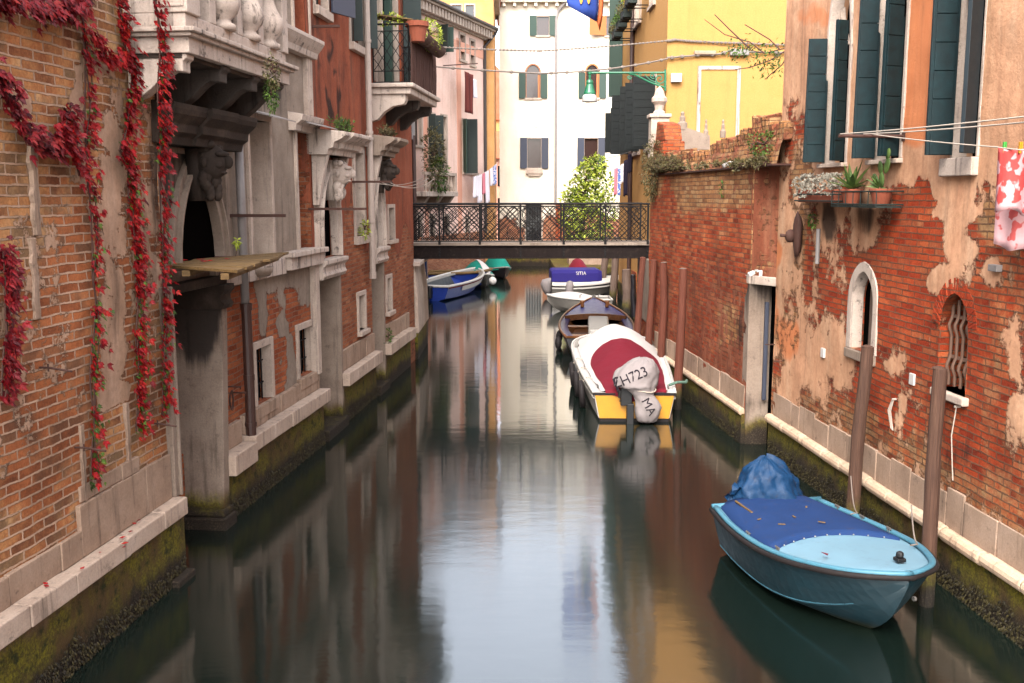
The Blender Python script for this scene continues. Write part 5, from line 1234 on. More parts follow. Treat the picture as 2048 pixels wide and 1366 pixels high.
M['fender_white'] = paint('white fender', (222, 216, 208), 0.5, grime=0.2)
M['rope_green'] = paint('green rope', (92, 120, 104), 0.9)
def at_boat(x, y, heading):
    return Matrix.Translation((x, y, 0)) @ Matrix.Rotation(heading, 4, 'Z')
def interp(tab, x):
    for i in range(len(tab) - 1):
        a, b = tab[i], tab[i + 1]
        if x <= b[0] or i == len(tab) - 2:
            # Catmull-Rom through the stations
            p0 = tab[max(i - 1, 0)]; p3 = tab[min(i + 2, len(tab) - 1)]; t = max(0, min(1, (x - a[0]) / (b[0] - a[0])))
            out = []
            for k in range(1, len(a)):
                m0 = (b[k] - p0[k]) / max(b[0] - p0[0], 1e-6) * (b[0] - a[0]); m1 = (p3[k] - a[k]) / max(p3[0] - a[0], 1e-6) * (b[0] - a[0])
                out.append((2 * t**3 - 3 * t**2 + 1) * a[k] + (t**3 - 2 * t**2 + t) * m0 + (-2 * t**3 + 3 * t**2) * b[k] + (t**3 - t**2) * m1)
            return out
def stations(tab, k=26):
    x0, x1 = tab[0][0], tab[-1][0]
    xs = [x0 + (x1 - x0) * (1 - (1 - i / k) ** 1.5) for i in range(k + 1)]
    return [(x, *interp(tab, x)) for x in xs]
def hull(T, tab, par, mat, name='hull'):
    """tab rows: x, half beam, gunwale z, chine half beam, chine z, keel z."""
    st = stations(tab); mb = MB(T); rings = []
    for x, b, zg, cb, cz, kz in st:
        half = [(0.0, kz), (cb * .5, kz + (cz - kz) * .45), (cb, cz), (cb + (b - cb) * .45, cz + (zg - cz) * .4), (cb + (b - cb) * .8, cz + (zg - cz) * .75), (b, zg)]
        rings.append([Vector((x, -y, z)) for y, z in half[::-1]] + [Vector((x, y, z)) for y, z in half[1:]])
    mb.loft(rings); mb.face([v for v in mb.bm.verts][:len(rings[0])])
    return mb.build(name, mat, par, smooth=False), st
def deck_strip(T, st, par, mat, name, x0, x1, inset=0.0, dz=-0.02, crown=0.04, inner=None):
    """Deck between x0 and x1; with inner=w only a side band of that width along each gunwale."""
    mb = MB(T); rs = [s_ for s_ in st if x0 - 1e-6 <= s_[0] <= x1 + 1e-6]
    if inner is None:
        mb.loft([[Vector((s_[0], (s_[1] - inset) * q, s_[2] + dz + crown * (1 - q * q))) for q in (-1, -.75, -.4, 0, .4, .75, 1)] for s_ in rs])
    else:
        for sg in (-1, 1):
            mb.loft([[Vector((s_[0], sg * max(s_[1] - inset, 0), s_[2] + dz)), Vector((s_[0], sg * max(s_[1] - inset - inner, 0), s_[2] + dz)), Vector((s_[0], sg * max(s_[1] - inset - inner, 0), s_[2] + dz - .06))] for s_ in rs])
    o = mb.build(name, mat, par, smooth=True); return o
def rim(T, st, par, mat, name, r, dz=0.0, dy=0.0, flat=1.0, transom=True):
    mb = MB(T)
    pts = [(s_[0], -(s_[1] + dy), s_[2] + dz) for s_ in st] + [(s_[0] + (dy if i == 0 else 0), s_[1] + dy, s_[2] + dz) for i, s_ in enumerate(reversed(st))]
    mb.tube(pts, r, 8, flat=flat)
    if transom: mb.tube([(st[0][0], -st[0][1], st[0][2] + dz), (st[0][0], st[0][1], st[0][2] + dz)], r, 8)
    return mb.build(name, mat, par, smooth=True)
def text_on(T, par, word, size, loc, rx, ry, rz, mat, name='lettering', onto=None, tilt=0.0):
    cu = bpy.data.curves.new(name, 'FONT'); cu.body = word; cu.size = size; cu.align_x = 'CENTER'; cu.resolution_u = 3; cu.extrude = 0.0
    tmp = bpy.data.objects.new('tmp_text', cu); COL.objects.link(tmp)
    dg = bpy.context.evaluated_depsgraph_get(); dg.update()
    me = bpy.data.meshes.new_from_object(tmp.evaluated_get(dg)); bpy.data.objects.remove(tmp)
    Mx = T @ Matrix.Translation(loc) @ Matrix.Rotation(rz, 4, 'Z') @ Matrix.Rotation(ry, 4, 'Y') @ Matrix.Rotation(rx, 4, 'X') @ Matrix.Rotation(tilt, 4, 'Z')
    bm = bmesh.new(); bm.from_mesh(me); bmesh.ops.triangulate(bm, faces=bm.faces)
    for i in range(2): bmesh.ops.subdivide_edges(bm, edges=[e for e in bm.edges if e.calc_length() > size * .15], cuts=1)
    org = Vector((0, 0, 0)); p = par
    while p is not None: org += ORG.get(p.name, Vector((0, 0, 0))); p = p.parent
    for v in bm.verts: v.co = Mx @ v.co - org
    bm.to_mesh(me); bm.free(); me.name = name; me.materials.clear(); me.materials.append(M[mat])
    o = bpy.data.objects.new(name, me); COL.objects.link(o); o.parent = par
    if onto is not None:
        s_ = o.modifiers.new('wrap', 'SHRINKWRAP'); s_.target = onto; s_.wrap_method = 'PROJECT'; s_.use_project_y = True; s_.use_negative_direction = False; s_.use_positive_direction = True; s_.wrap_mode = 'ABOVE_SURFACE'; s_.offset = 0.008
    return o
def cloth_wrinkle(mb, amp, f=7.0, sd=0.0):
    for v in mb.bm.verts:
        d = noise.noise(v.co * f + Vector((sd, 0, 0))) + .5 * abs(noise.noise(v.co * f * 2.3 + Vector((0, sd, 0))))
        v.co += Vector((noise.noise(v.co * f * .8 + Vector((9, sd, 0))) * .6, noise.noise(v.co * f * .8 + Vector((0, sd, 5))) * .6, d)) * amp
def blue_boat():
    sx, sy, bx, by = 2.74, 10.36, 3.27, 7.84
    T = at_boat(sx, sy, math.atan2(by - sy, bx - sx)); L = math.hypot(bx - sx, by - sy)
    t = thing('blue_dinghy', 'small teal and pale blue motorboat with royal blue tarp over its stern, nearest the camera', 'boat', (sx, sy, 0))
    k = L / 2.5
    tab = [(0, .63, .50, .52, .06, -.10), (.6 * k, .72, .51, .58, .06, -.12), (1.2 * k, .75, .54, .58, .08, -.12), (1.65 * k, .70, .58, .50, .14, -.09), (2.0 * k, .57, .62, .34, .24, .0), (2.28 * k, .40, .66, .17, .38, .22), (2.44 * k, .19, .685, .05, .54, .48), (L, .02, .69, .0, .62, .60)]
    h, st = hull(T, tab, t, M['hull_blue'])
    deck_strip(T, st, t, M['deck_blue'], 'foredeck', 0, L, 0.02, -0.015, 0.05)
    rim(T, st, t, M['rim_blue'], 'gunwale', 0.032, 0.012, -0.035, 0.7)
    rim(T, st, t, M['rubber'], 'rubbing_strake', 0.026, -0.02, 0.008)
    mb = MB(T)
    for sg in (-1, 1): mb.tube([(s_[0], sg * (s_[3] + .006), s_[4] + .02) for s_ in st[:-5]], 0.007, 5)
    mb.build('spray_rail', M['rim_blue'], h)
    mb = MB(T); rings = []
    for i in range(15):
        x = -0.01 + 1.42 * i / 14; b, zg = interp(tab, x * k)[:2]
        xe = lambda q: x if i < 10 else x + (i - 9) / 5 * (.0 - .22 * (1 - q * q) + .05)
        rings.append([Vector((xe(q), (b - .10) * q, zg + .022 + .075 * (1 - q ** 4) * (1 - .5 * (i / 14) ** 3))) for q in [j / 6 - 1 for j in range(13)]])
    edge = [Vector((p.x + .015, p.y, p.z - .06)) for p in rings[-1]]; first = [Vector((p.x - .01, p.y, p.z - .10)) for p in rings[0]]
    mb.loft([first] + rings + [edge])
    sides = [[r[0] for r in rings], [Vector((r[0].x, r[0].y - .012, r[0].z - .04)) for r in rings]]; mb.loft(sides)
    sides = [[r[-1] for r in rings], [Vector((r[-1].x, r[-1].y + .012, r[-1].z - .04)) for r in rings]]; mb.loft(sides)
    bmesh.ops.remove_doubles(mb.bm, verts=mb.bm.verts, dist=.0005)
    cloth_wrinkle(mb, .006, 6); mb.build('stern_cover', M['tarp_blue'], t, smooth=True)
    mb = MB(T); mb.box(L - .32, L - .24, .05, .13, .70, .735); mb.lathe([(.02, 0), (.035, .015), (.03, .05), (0.01, .06)], (L - .28, .09, .73), 10); mb.build('bow_cleat', M['engine'], t, bevel=.008)
    for (x, sg) in ((.35, 1), (.75, 1), (1.2, 1), (1.55, -1), (1.0, -1)):
        b, zg = interp(tab, x * k)[:2]; mb = MB(T); mb.tube([(x - .04, sg * (b - .06), zg + .045), (x + .04, sg * (b - .06), zg + .045)], .009, 6); mb.tube([(x - .015, sg * (b - .06), zg), (x - .015, sg * (b - .06), zg + .045)], .008, 6); mb.tube([(x + .015, sg * (b - .06), zg), (x + .015, sg * (b - .06), zg + .045)], .008, 6); mb.build('cleat', M['steel'], t)
    mb = MB(T); mb.prism([(1.86, -.40), (1.95, -.39), (1.92, -.36)], .664, .667, 'z'); mb.build('red_mark', M['maroon'], t)
    mb = MB(T); mb.lathe([(.022, 0), (.022, .02), (.01, .022)], (0, 0, 0), 10)
    b, zg = interp(tab, 2.2 * k)[:2]
    for v in mb.bm.verts: v.co = Vector((2.33 * k + v.co.x, .17 + v.co.z, .40 + v.co.y))
    mb.build('bow_ring', M['steel'], t)
    # crumpled plastic sheet tied over the outboard motor at the stern
    u = thing('tarpaulin', 'crumpled bright blue plastic sheet bundled over the outboard motor of the teal dinghy', 'tarpaulin', tuple(T @ Vector((-.12, 0, .3))))
    mb = MB(T); rings = []
    prof0 = [(.30, .22), (.35, .32), (.345, .44), (.33, .55), (.31, .64), (.28, .74), (.235, .83), (.16, .92), (.07, .975), (.01, .99)]; prof = [tuple(Vector(prof0[i]).lerp(Vector(prof0[i + 1]), j / 4)) for i in range(len(prof0) - 1) for j in range(4)] + [prof0[-1]]
    for r_, z in prof:
        ring = []
        for a in range(72):
            an = 2 * math.pi * a / 72; d = Vector((math.cos(an), math.sin(an), z * 2.4))
            kk = 1 + .22 * noise.noise(d * 1.9) + .20 * abs(noise.noise(d * 3.7)) - .10 * abs(noise.noise(d * 7.5)) + .03 * math.sin(an * 9 + z * 8)
            ring.append(Vector((-.13 + r_ * .85 * math.cos(an) * kk, .10 + r_ * 1.1 * math.sin(an) * kk - (z - .4) * .12, z + .05 * noise.noise(d * 3))))
        rings.append(ring)
    mb.loft(rings, closed=True, caps=True); mb.build('sheet', M['tarp_teal'], u, smooth=True)
    mb = MB(T); rings = []
    for i in range(7):
        x = i / 6; rings.append([Vector((-.05 + .05 * math.sin(i * 2 + j), -.22 - .24 * x + .02 * j, .50 + .17 * x + (j - 3) * .045 * (1 - .45 * x) + .02 * math.sin(i + j * 2.1))) for j in range(7)])
    mb.loft(rings); mb.build('loose_corner', M['tarp_teal'], u)
    mb = MB(T); mb.box(-.30, -.02, -.10, .26, .12, .52); mb.box(-.34, -.22, .0, .16, -.3, .4); mb.build('motor', M['engine'], u, bevel=.03)
    mb = MB(T); mb.blob((-.2, .40, .47), (.12, .06, .11), 8, 6, .3, 2); mb.build('plastic_jug', M['white_plastic'], u, smooth=True)
    hem = MB(T)
    for q in range(9): x = -.8 + .2 * q; b_, z_ = interp(tab, 1.36 * k)[:2]; hem.blob(((1.43 - .0 + (-.22 * (1 - x * x) + .05)), (b_ - .10) * x, z_ + .012 + .02 * (1 - x * x)), .008, 6, 5)
    hem.build('press_studs', M['steel'], t)
    mb = MB(T); mb.box(.10, .50, -.42, -.40, .585, .597); mb.build('batten', M['plank'], t)
    for i, (a_, b_, lab) in enumerate((((1.75 * k, .60, .64), tuple(T.inverted() @ Vector((3.70, 8.92, .95))), 'grey bow rope tying the teal dinghy to the nearest pole'), ((.62, .70, .55), tuple(T.inverted() @ Vector((3.70, 10.56, .75))), 'grey stern rope tying the teal dinghy to the farther thick pole'))):
        mb = MB(T); a_, b_ = Vector(a_), Vector(b_); pts_ = [a_ + Vector((-.03, -.06, -.02)), a_] + [a_.lerp(b_, j / 8) + Vector((0, 0, -.10 * math.sin(j / 8 * math.pi))) for j in range(1, 9)]; mb.tube(pts_, .007, 6); tag(rebase(mb.build('mooring_rope', M['cable'])), lab, 'rope')
    for i, (x_, y_) in enumerate(((.75, -.1), (.95, -.35), (.5, .2), (1.05, .1), (.7, -.42))):
        mb = MB(T); z_ = interp(tab, x_ * k)[1] + .105 - .06 * abs(y_); mb.box(x_, x_ + .05 + .02 * i % .04, y_, y_ + .018, z_, z_ + .006, Matrix.Translation((x_, y_, 0)) @ Matrix.Rotation(i * 1.3, 4, 'Z') @ Matrix.Translation((-x_, -y_, 0))); tag(rebase(mb.build('dry_twig', M['plank'])), 'bit of dry twig lying on the royal blue tarp of the teal dinghy', 'twig', 'twigs on the blue tarp')
blue_boat()
def yellow_boat():
    T = at_boat(2.06, 16.5, R(88))
    t = thing('yellow_motorboat', 'white motorboat with yellow transom under a burgundy and white canvas cover', 'boat', (2.06, 16.5, 0))
    tab = [(0, .68, .50, .60, .06, -.10), (1.2, .78, .50, .68, .05, -.13), (2.6, .87, .52, .74, .06, -.13), (4.2, .93, .55, .74, .10, -.12), (5.2, .90, .58, .58, .2, -.05), (5.8, .72, .60, .36, .32, .1), (6.15, .40, .62, .14, .45, .3), (6.3, .03, .63, .0, .55, .5)]
    h, st = hull(T, tab, t, M['white_paint'])
    deck_strip(T, st, t, M['canvas_white'], 'side_deck', 0, 6.3, 0.0, 0.0, 0.0, inner=.17); deck_strip(T, st, t, M['grey_paint'], 'foredeck', 4.4, 6.3, .05, 0.012, .05)
    rim(T, st, t, M['white_paint'], 'gunwale', .03, .0, .0, transom=False); rim(T, st, t, M['grey_paint'], 'rubbing_strake', .022, -.10, -.0, transom=False)
    mb = MB(T)
    mb.prism([(-.585, .055), (.585, .055), (.665, .455), (-.665, .455)], -.03, -.005, 'u'); tr = mb.build('transom', M['boat_yellow'], t, bevel=.006)
    mb = MB(T); mb.box(-.045, .03, -.70, -.12, .455, .495); mb.box(-.045, .03, .32, .70, .455, .495); mb.build('transom_cap', M['rubber'], tr, bevel=.008)
    mb = MB(T); mb.prism([(-.58, -.1), (.58, -.1), (.585, .055), (-.585, .055)], -.032, -.008, 'u'); mb.build('lower_transom', M['rubber'], tr)
    # canvas cover: a ridge that drops from the bow hoop to the stern
    hh = [(0.0, .05), (.5, .10), (1.4, .20), (2.6, .32), (3.8, .42), (4.6, .47), (5.1, .40), (5.6, .14), (5.75, .02)]
    def cover(x0, x1, lo, hi, dz, k=20):
        rings = []
        for i in range(k + 1):
            x = x0 + (x1 - x0) * i / k; b, zg = interp(tab, x)[:2]; h_ = interp(hh, x)[0]
            l_, r_ = lo(x, b), hi(x, b); w_ = b - .12; ring = []
            for j in range(17):
                y = l_ + (r_ - l_) * j / 16; q = max(-1, min(1, y / w_))
                ring.append(Vector((x, y, zg + .02 + dz + h_ * (1 - abs(q) ** 1.5) + .012 * math.sin(x * 5 + y * 9))))
            rings.append(ring)
        return rings
    mb = MB(T); mb.loft(cover(0.04, 5.75, lambda x, b: -(b - .12), lambda x, b: b - .12, 0, 30)); cw = mb.build('white_cover', M['canvas_white'], t, smooth=True)
    bl = lambda x, b: -(b - .15) * (1 if x < 1.4 else math.sqrt(max(0.0, 1 - ((x - 1.4) / 2.0) ** 4)))
    br_ = lambda x, b: (b - .19) * (1 if x < 1.2 else math.sqrt(max(0.0, 1 - ((x - 1.2) / 2.2) ** 4)))
    mb = MB(T); rg = cover(0.02, 3.36, bl, br_, .016, 26)
    skirt = [Vector((-.045, p.y, p.z - .05 - .20 * max(0, 1 - abs(p.y - .05) / .42))) for p in rg[0]]; skirt2 = [Vector((-.04, p.y, p.z + .0)) for p in rg[0]]
    mb.loft([skirt, skirt2] + rg); cloth_wrinkle(mb, .008, 3.5, 2); mb.build('burgundy_cover', M['maroon'], t, smooth=True)
    # grey covered outboard motor hanging on the transom
    u = thing('outboard_motor', 'outboard motor in a grey cloth cover with black handwritten letters on the yellow transom', 'outboard motor', tuple(T @ Vector((-.15, -.2, 0))))
    mb = MB(T); rings = []
    #          x      y     z    rx   ry
    prof = [(-.18, -.20, .03, .06, .10), (-.22, -.19, .07, .12, .17), (-.24, -.20, .17, .14, .20), (-.24, -.21, .29, .14, .21), (-.22, -.18, .41, .13, .185), (-.20, -.13, .50, .13, .165), (-.18, -.08, .60, .17, .23), (-.12, -.0, .65, .27, .35), (-.06, .0, .74, .30, .375), (-.02, -.05, .86, .30, .35), (.02, -.10, .97, .26, .28), (.05, -.13, 1.05, .16, .18), (.06, -.13, 1.09, .04, .06)]
    prof = [tuple(Vector(prof[i]).lerp(Vector(prof[i + 1]), j / 3)) for i in range(len(prof) - 1) for j in range(3)] + [prof[-1]] if False else [tuple(p_[k] + (q_[k] - p_[k]) * j / 3 for k in range(5)) for p_, q_ in zip(prof, prof[1:]) for j in range(3)] + [prof[-1]]
    for x, y, z, rx, ry in prof:
        ring = []
        for a in range(60):
            an = 2 * math.pi * a / 60; d = Vector((math.cos(an) * 1.3, math.sin(an) * 1.3, z * 3))
            kk = 1 + .16 * noise.noise(d * 1.5 + Vector((3, 0, 0))) + .10 * abs(noise.noise(d * 3.4)) - .06 * abs(noise.noise(d * 7)) + .02 * math.sin(an * 7 + z * 20)
            ring.append(Vector((x + rx * math.cos(an) * kk, y + ry * math.sin(an) * kk, z + .02 * noise.noise(d * 3))))
        rings.append(ring)
    mb.loft(rings, closed=True, caps=True); cv = mb.build('cloth_cover', M['canvas_grey'], u, smooth=True)
    mb = MB(T); mb.tube([(-.33 + .02, -.12 + .2 * math.cos(a * .35), .565) if False else (-.16 + .19 * math.cos(a * math.pi / 9), -.12 + .22 * math.sin(a * math.pi / 9), .575 + .015 * math.sin(a)) for a in range(19)], .012, 6); mb.build('drawstring', M['rope'], cv)
    mb = MB(T); mb.box(-.16, -.02, .05, .24, .30, .60); mb.box(-.20, -.06, .02, .14, -.15, .34); mb.box(-.10, .02, .12, .28, .42, .56); mb.tube([(-.1, .1, .36), (-.14, .26, .38)], .02, 6); mb.build('bracket', M['engine'], u, bevel=.02)
    text_on(T, cv, 'ZH723', .21, (-.60, .06, .74), R(90), R(0), R(-90), 'ink', onto=cv, tilt=R(24))
    for o_ in [o for o in cv.children if o.name.startswith('lettering')]: pass
    text_on(T, cv, 'MA', .20, (-.60, -.16, .30), R(90), 0, R(-90), 'ink', onto=cv, tilt=R(-62))
    for (x, sg) in ((1.15, 1), (2.1, 1), (3.1, 1)):
        b, zg = interp(tab, x)[:2]
        f = thing('tyre_fender', {1.15: 'black tyre fender hanging lowest at the stern quarter of the yellow motorboat', 2.1: 'middle black tyre fender on the side of the yellow motorboat', 3.1: 'black tyre fender nearest the bow of the yellow motorboat'}[x], 'fender', tuple(T @ Vector((x, b + .06, .1))), 'tyre fenders on the yellow motorboat')
        mb = MB(T); c = Vector((x, b + .07, .24)); mb.tube([(c.x + .19 * math.cos(a * math.pi / 10), c.y + .02 * math.sin(a * math.pi / 10), c.z + .20 * math.sin(a * math.pi / 10)) for a in range(21)], .055, 8); mb.build('tyre', M['rubber'], f, smooth=True)
        mb = MB(T); mb.tube([(c.x, c.y, c.z + .2), (c.x, b - .02, zg + .05), (c.x, b - .14, zg + .02)], .010, 5); mb.build('rope', M['rope'], f)
    mb = MB(T)
    for (x, y) in ((.35, .60), (.3, -.60), (2.2, .76), (4.6, .8)):
        zg = interp(tab, x)[1]; mb = MB(T); mb.tube([(x - .06, y, zg + .06), (x + .06, y, zg + .06)], .014, 6); mb.tube([(x, y, zg - .01), (x, y, zg + .06)], .014, 6); mb.build('cleat', M['steel'], t)
    mb = MB(T); mb.tube([(.35, -.62, .56), (.3, -.75, .62), (.42, -.92, .60), (.9, -1.0, .54)], .024, 8); tag(rebase(mb.build('mooring_rope', M['rope_green'])), 'green mooring rope from the yellow motorboat to the red pole', 'rope')
yellow_boat()
def dark_boat():
    T = at_boat(2.02, 23.2, math.atan2(7.7, .52)); L = 7.72
    t = thing('open_wooden_boat', 'dark wooden open boat with varnished navy foredeck moored beyond the yellow motorboat', 'boat', (2.02, 23.2, 0))
    tab = [(0, .75, .46, .6, .08, -.1), (1.5, .92, .44, .74, .06, -.12), (3, .96, .44, .72, .08, -.12), (4.6, .84, .47, .52, .14, -.08), (6.0, .58, .52, .28, .26, .02), (7.1, .26, .58, .08, .42, .25), (L, .02, .62, .0, .55, .48)]
    h, st = hull(T, tab, t, M['dark_hull'])
    deck_strip(T, st, t, M['navy_deck'], 'foredeck', 3.9, L, .03, .0, .06); deck_strip(T, st, t, M['navy_deck'], 'side_deck', 0, 4.0, .02, .0, 0, inner=.2)
    rim(T, st, t, M['varnish'], 'gunwale', .032, .02)
    mb = MB(T); rs = [s_ for s_ in st if s_[0] < 4.2]; mb.loft([[Vector((s_[0], -(s_[1] - .2), s_[2] - .06)), Vector((s_[0], -(s_[3] - .1), .16)), Vector((s_[0], s_[3] - .1, .16)), Vector((s_[0], s_[1] - .2, s_[2] - .06))] for s_ in rs]); mb.build('inside', M['varnish'], t)
    mb = MB(T); mb.loft([[Vector((3.95 + d - .25 * (1 - (q / 5 - 1) ** 2) * 0 - .12 * (q / 5 - 1) ** 2, (q / 5 - 1) * .84, .46 + z + .05 * (1 - (q / 5 - 1) ** 2))) for q in range(11)] for d, z in ((0, 0), (0, .07), (-.06, .07), (-.06, -.08))]); mb.build('coaming', M['varnish'], t)
    mb = MB(T); mb.box(2.6, 2.8, -.78, .78, .36, .40); mb.build('thwart', M['varnish'], t, bevel=.01); mb = MB(T); mb.box(.9, 1.1, -.78, .78, .36, .40); mb.build('thwart', M['varnish'], t, bevel=.01)
    mb = MB(T); mb.prism([(1.2, .2), (2.9, .2), (2.95, .5), (2.2, .72), (1.3, .5)], -.30, .22); mb.build('engine_box', M['grey_paint'], t, bevel=.05)
    for y in (.36, -.36): mb = MB(T); mb.lathe([(.05, 0), (.06, .06), (.045, .10), (.075, .17), (.06, .2)], (5.7, y, .55), 10); mb.build('bollard', M['varnish'], t, smooth=True)
    mb = MB(T); mb.lathe([(.05, 0), (.06, .05), (.05, .12)], (7.4, 0, .62), 8); mb.build('bow_fitting', M['steel'], t)
    mb = MB(T)
    for sg in (-1, 1):
        for x in (.8, 2.0): mb = MB(T); mb.blob((x, sg * .95, .22), (.16, .09, .16), 10, 8); mb.build('tyre', M['rubber'], t, smooth=True)
dark_boat()
def grey_dinghy():
    T = at_boat(3.25, 32.7, R(180)); L = 2.1
    t = thing('grey_dinghy', 'small grey dinghy lying across the canal with its bow to the left', 'boat', (3.2, 32.7, 0))
    tab = [(0, .55, .42, .45, .06, -.08), (.8, .62, .42, .5, .06, -.1), (1.4, .55, .46, .36, .12, -.06), (1.85, .3, .50, .12, .25, .1), (L, .02, .54, .0, .42, .36)]
    h, st = hull(T, tab, t, M['grey_paint']); rim(T, st, t, M['white_paint'], 'gunwale', .03, .01)
    mb = MB(T); rs = [s_ for s_ in st if s_[0] > .5]; mb.loft([[Vector((s_[0], s_[1] * q, s_[2] + .02 + (1 - q * q) * .17 * math.sin(min(1, max(0, (s_[0] - .4) / 1.7)) * math.pi))) for q in (-1, -.6, -.2, .2, .6, 1)] for s_ in rs]); mb.build('bow_cover', M['canvas_white'], t, smooth=True)
    for x in (.45, 1.05): mb = MB(T); mb.tube([(x, .5, .42), (x, .5, .58), (x - .06, .5, .6)], .015, 6); mb.build('rowlock', M['steel'], t)
    deck_strip(T, st, t, M['grey_paint'], 'floor', 0, .7, .05, -.1, 0)
grey_dinghy()
def canopy_boat():
    t = thing('canopy_motorboat', 'white motorboat under a navy canvas cover lettered in white', 'boat', (2.3, 37.4, 0))
    T = at_boat(1.45, 37.4, R(2)); L = 2.6
    tab = [(0, .75, .50, .66, .08, -.1), (1, .85, .50, .72, .08, -.1), (1.9, .72, .56, .5, .16, -.05), (2.4, .35, .62, .16, .36, .15), (L, .03, .66, .0, .52, .4)]
    h, st = hull(T, tab, t, M['dingy']); rim(T, st, t, M['rubber'], 'rubbing_strake', .03, -.05)
    mb = MB(T); mb.loft([[Vector((s_[0], -(s_[1] + .005), s_[2] - .14)), Vector((s_[0], -(s_[1] + .012), s_[2] + .02)), Vector((s_[0], -(s_[1] - .12), s_[2] + .16)), Vector((s_[0], s_[1] - .12, s_[2] + .16)), Vector((s_[0], s_[1] + .012, s_[2] + .02))] for s_ in st]); mb.build('topsides', M['white_paint'], t)
    mb = MB(T); secs = []
    for x in (-.02, .06, .5, 1.2, 1.7, 1.86):
        b = interp(tab, max(x, 0))[0] - .05; e = 0 if x < 0 or x > 1.8 else 1
        secs.append([Vector((x + (.0 if q else 0), yy * b, zz)) for q, (yy, zz) in enumerate(((-1, .62), (-.94, .86 + .08 * e), (-.8, 1.0 + .06 * e), (.8, 1.0 + .06 * e), (.94, .86 + .08 * e), (1, .62)))])
    mb.loft(secs, caps=False); mb.face(mb.bm.verts[:6] if False else [v for v in mb.bm.verts][:6]); mb.face([v for v in mb.bm.verts][-6:]); cv = mb.build('canvas_cover', M['canvas_navy'], t, bevel=.03)
    text_on(T, cv, 'SITIA', .17, (1.05, -1.20, .88), R(90), 0, 0, 'canvas_white', onto=cv)
    m = thing('covered_outboard', 'grey canvas covered outboard motor on the stern of the navy canopy boat', 'outboard motor', (1.3, 37.2, 0))
    mb = MB(T); secs = []
    for x, y, z, rx, ry in ((-.12, -.2, .1, .1, .16), (-.14, -.2, .3, .2, .26), (-.16, -.2, .5, .24, .3), (-.1, -.2, .66, .24, .3), (.1, -.2, .74, .14, .2)): secs.append([Vector((x + rx * math.cos(a * math.pi / 8), y + ry * math.sin(a * math.pi / 8), z)) for a in range(16)])
    mb.loft(secs, closed=True, caps=True); mb.build('cover', M['canvas_grey'], m, smooth=True)
    mb = MB(); secs = []
    t2 = thing('grey_cowled_motor', 'small upright grey outboard cowl between the grey dinghy and the canopy boat', 'outboard motor', (1.95, 33.9, 0))
    for z, r_ in ((.15, .10), (.45, .16), (.7, .17), (.86, .14), (.9, .05)): secs.append([Vector((1.95 + .02 * z + r_ * .8 * math.cos(a * math.pi / 6), 33.9 + r_ * math.sin(a * math.pi / 6), z)) for a in range(12)])
    mb.loft(secs, closed=True, caps=True); mb.build('cowl', M['canvas_grey'], t2, smooth=True)
    mb = MB(); mb.box(1.88, 2.02, 33.85, 33.97, -.3, .2); mb.build('shaft', M['engine'], t2, bevel=.02)
canopy_boat()
def covered_boat(name, label, x, y, head, L, b, mats, seed, hz=.55):
    T = at_boat(x, y, head); t = thing(name, label, 'boat', (x, y, 0))
    tab = [(0, b * .85, .42, b * .7, .06, -.08), (L * .4, b, .42, b * .8, .06, -.1), (L * .7, b * .8, .48, b * .5, .12, -.06), (L * .92, b * .34, .55, b * .12, .3, .12), (L, .02, .58, 0, .46, .36)]
    h, st = hull(T, tab, t, M[mats[0]]); rim(T, st, t, M[mats[1]], 'gunwale', .035, .01)
    mb = MB(T); rs = [s_ for s_ in st if s_[0] < L * .9]
    mb.loft([[Vector((s_[0], (s_[1] + .01) * q, s_[2] + .03 - .12 * (abs(q) > .99) + (1 - abs(q) ** 1.7) * hz * (math.sin(min(1, s_[0] / L * 1.08 + .12) * math.pi) ** .6))) for q in (-1, -.97, -.7, -.35, 0, .35, .7, .97, 1)] for s_ in rs]); cloth_wrinkle(mb, .02, 3, seed); mb.build('canvas_cover', M[mats[2]], t, smooth=True)
    return t, T, st
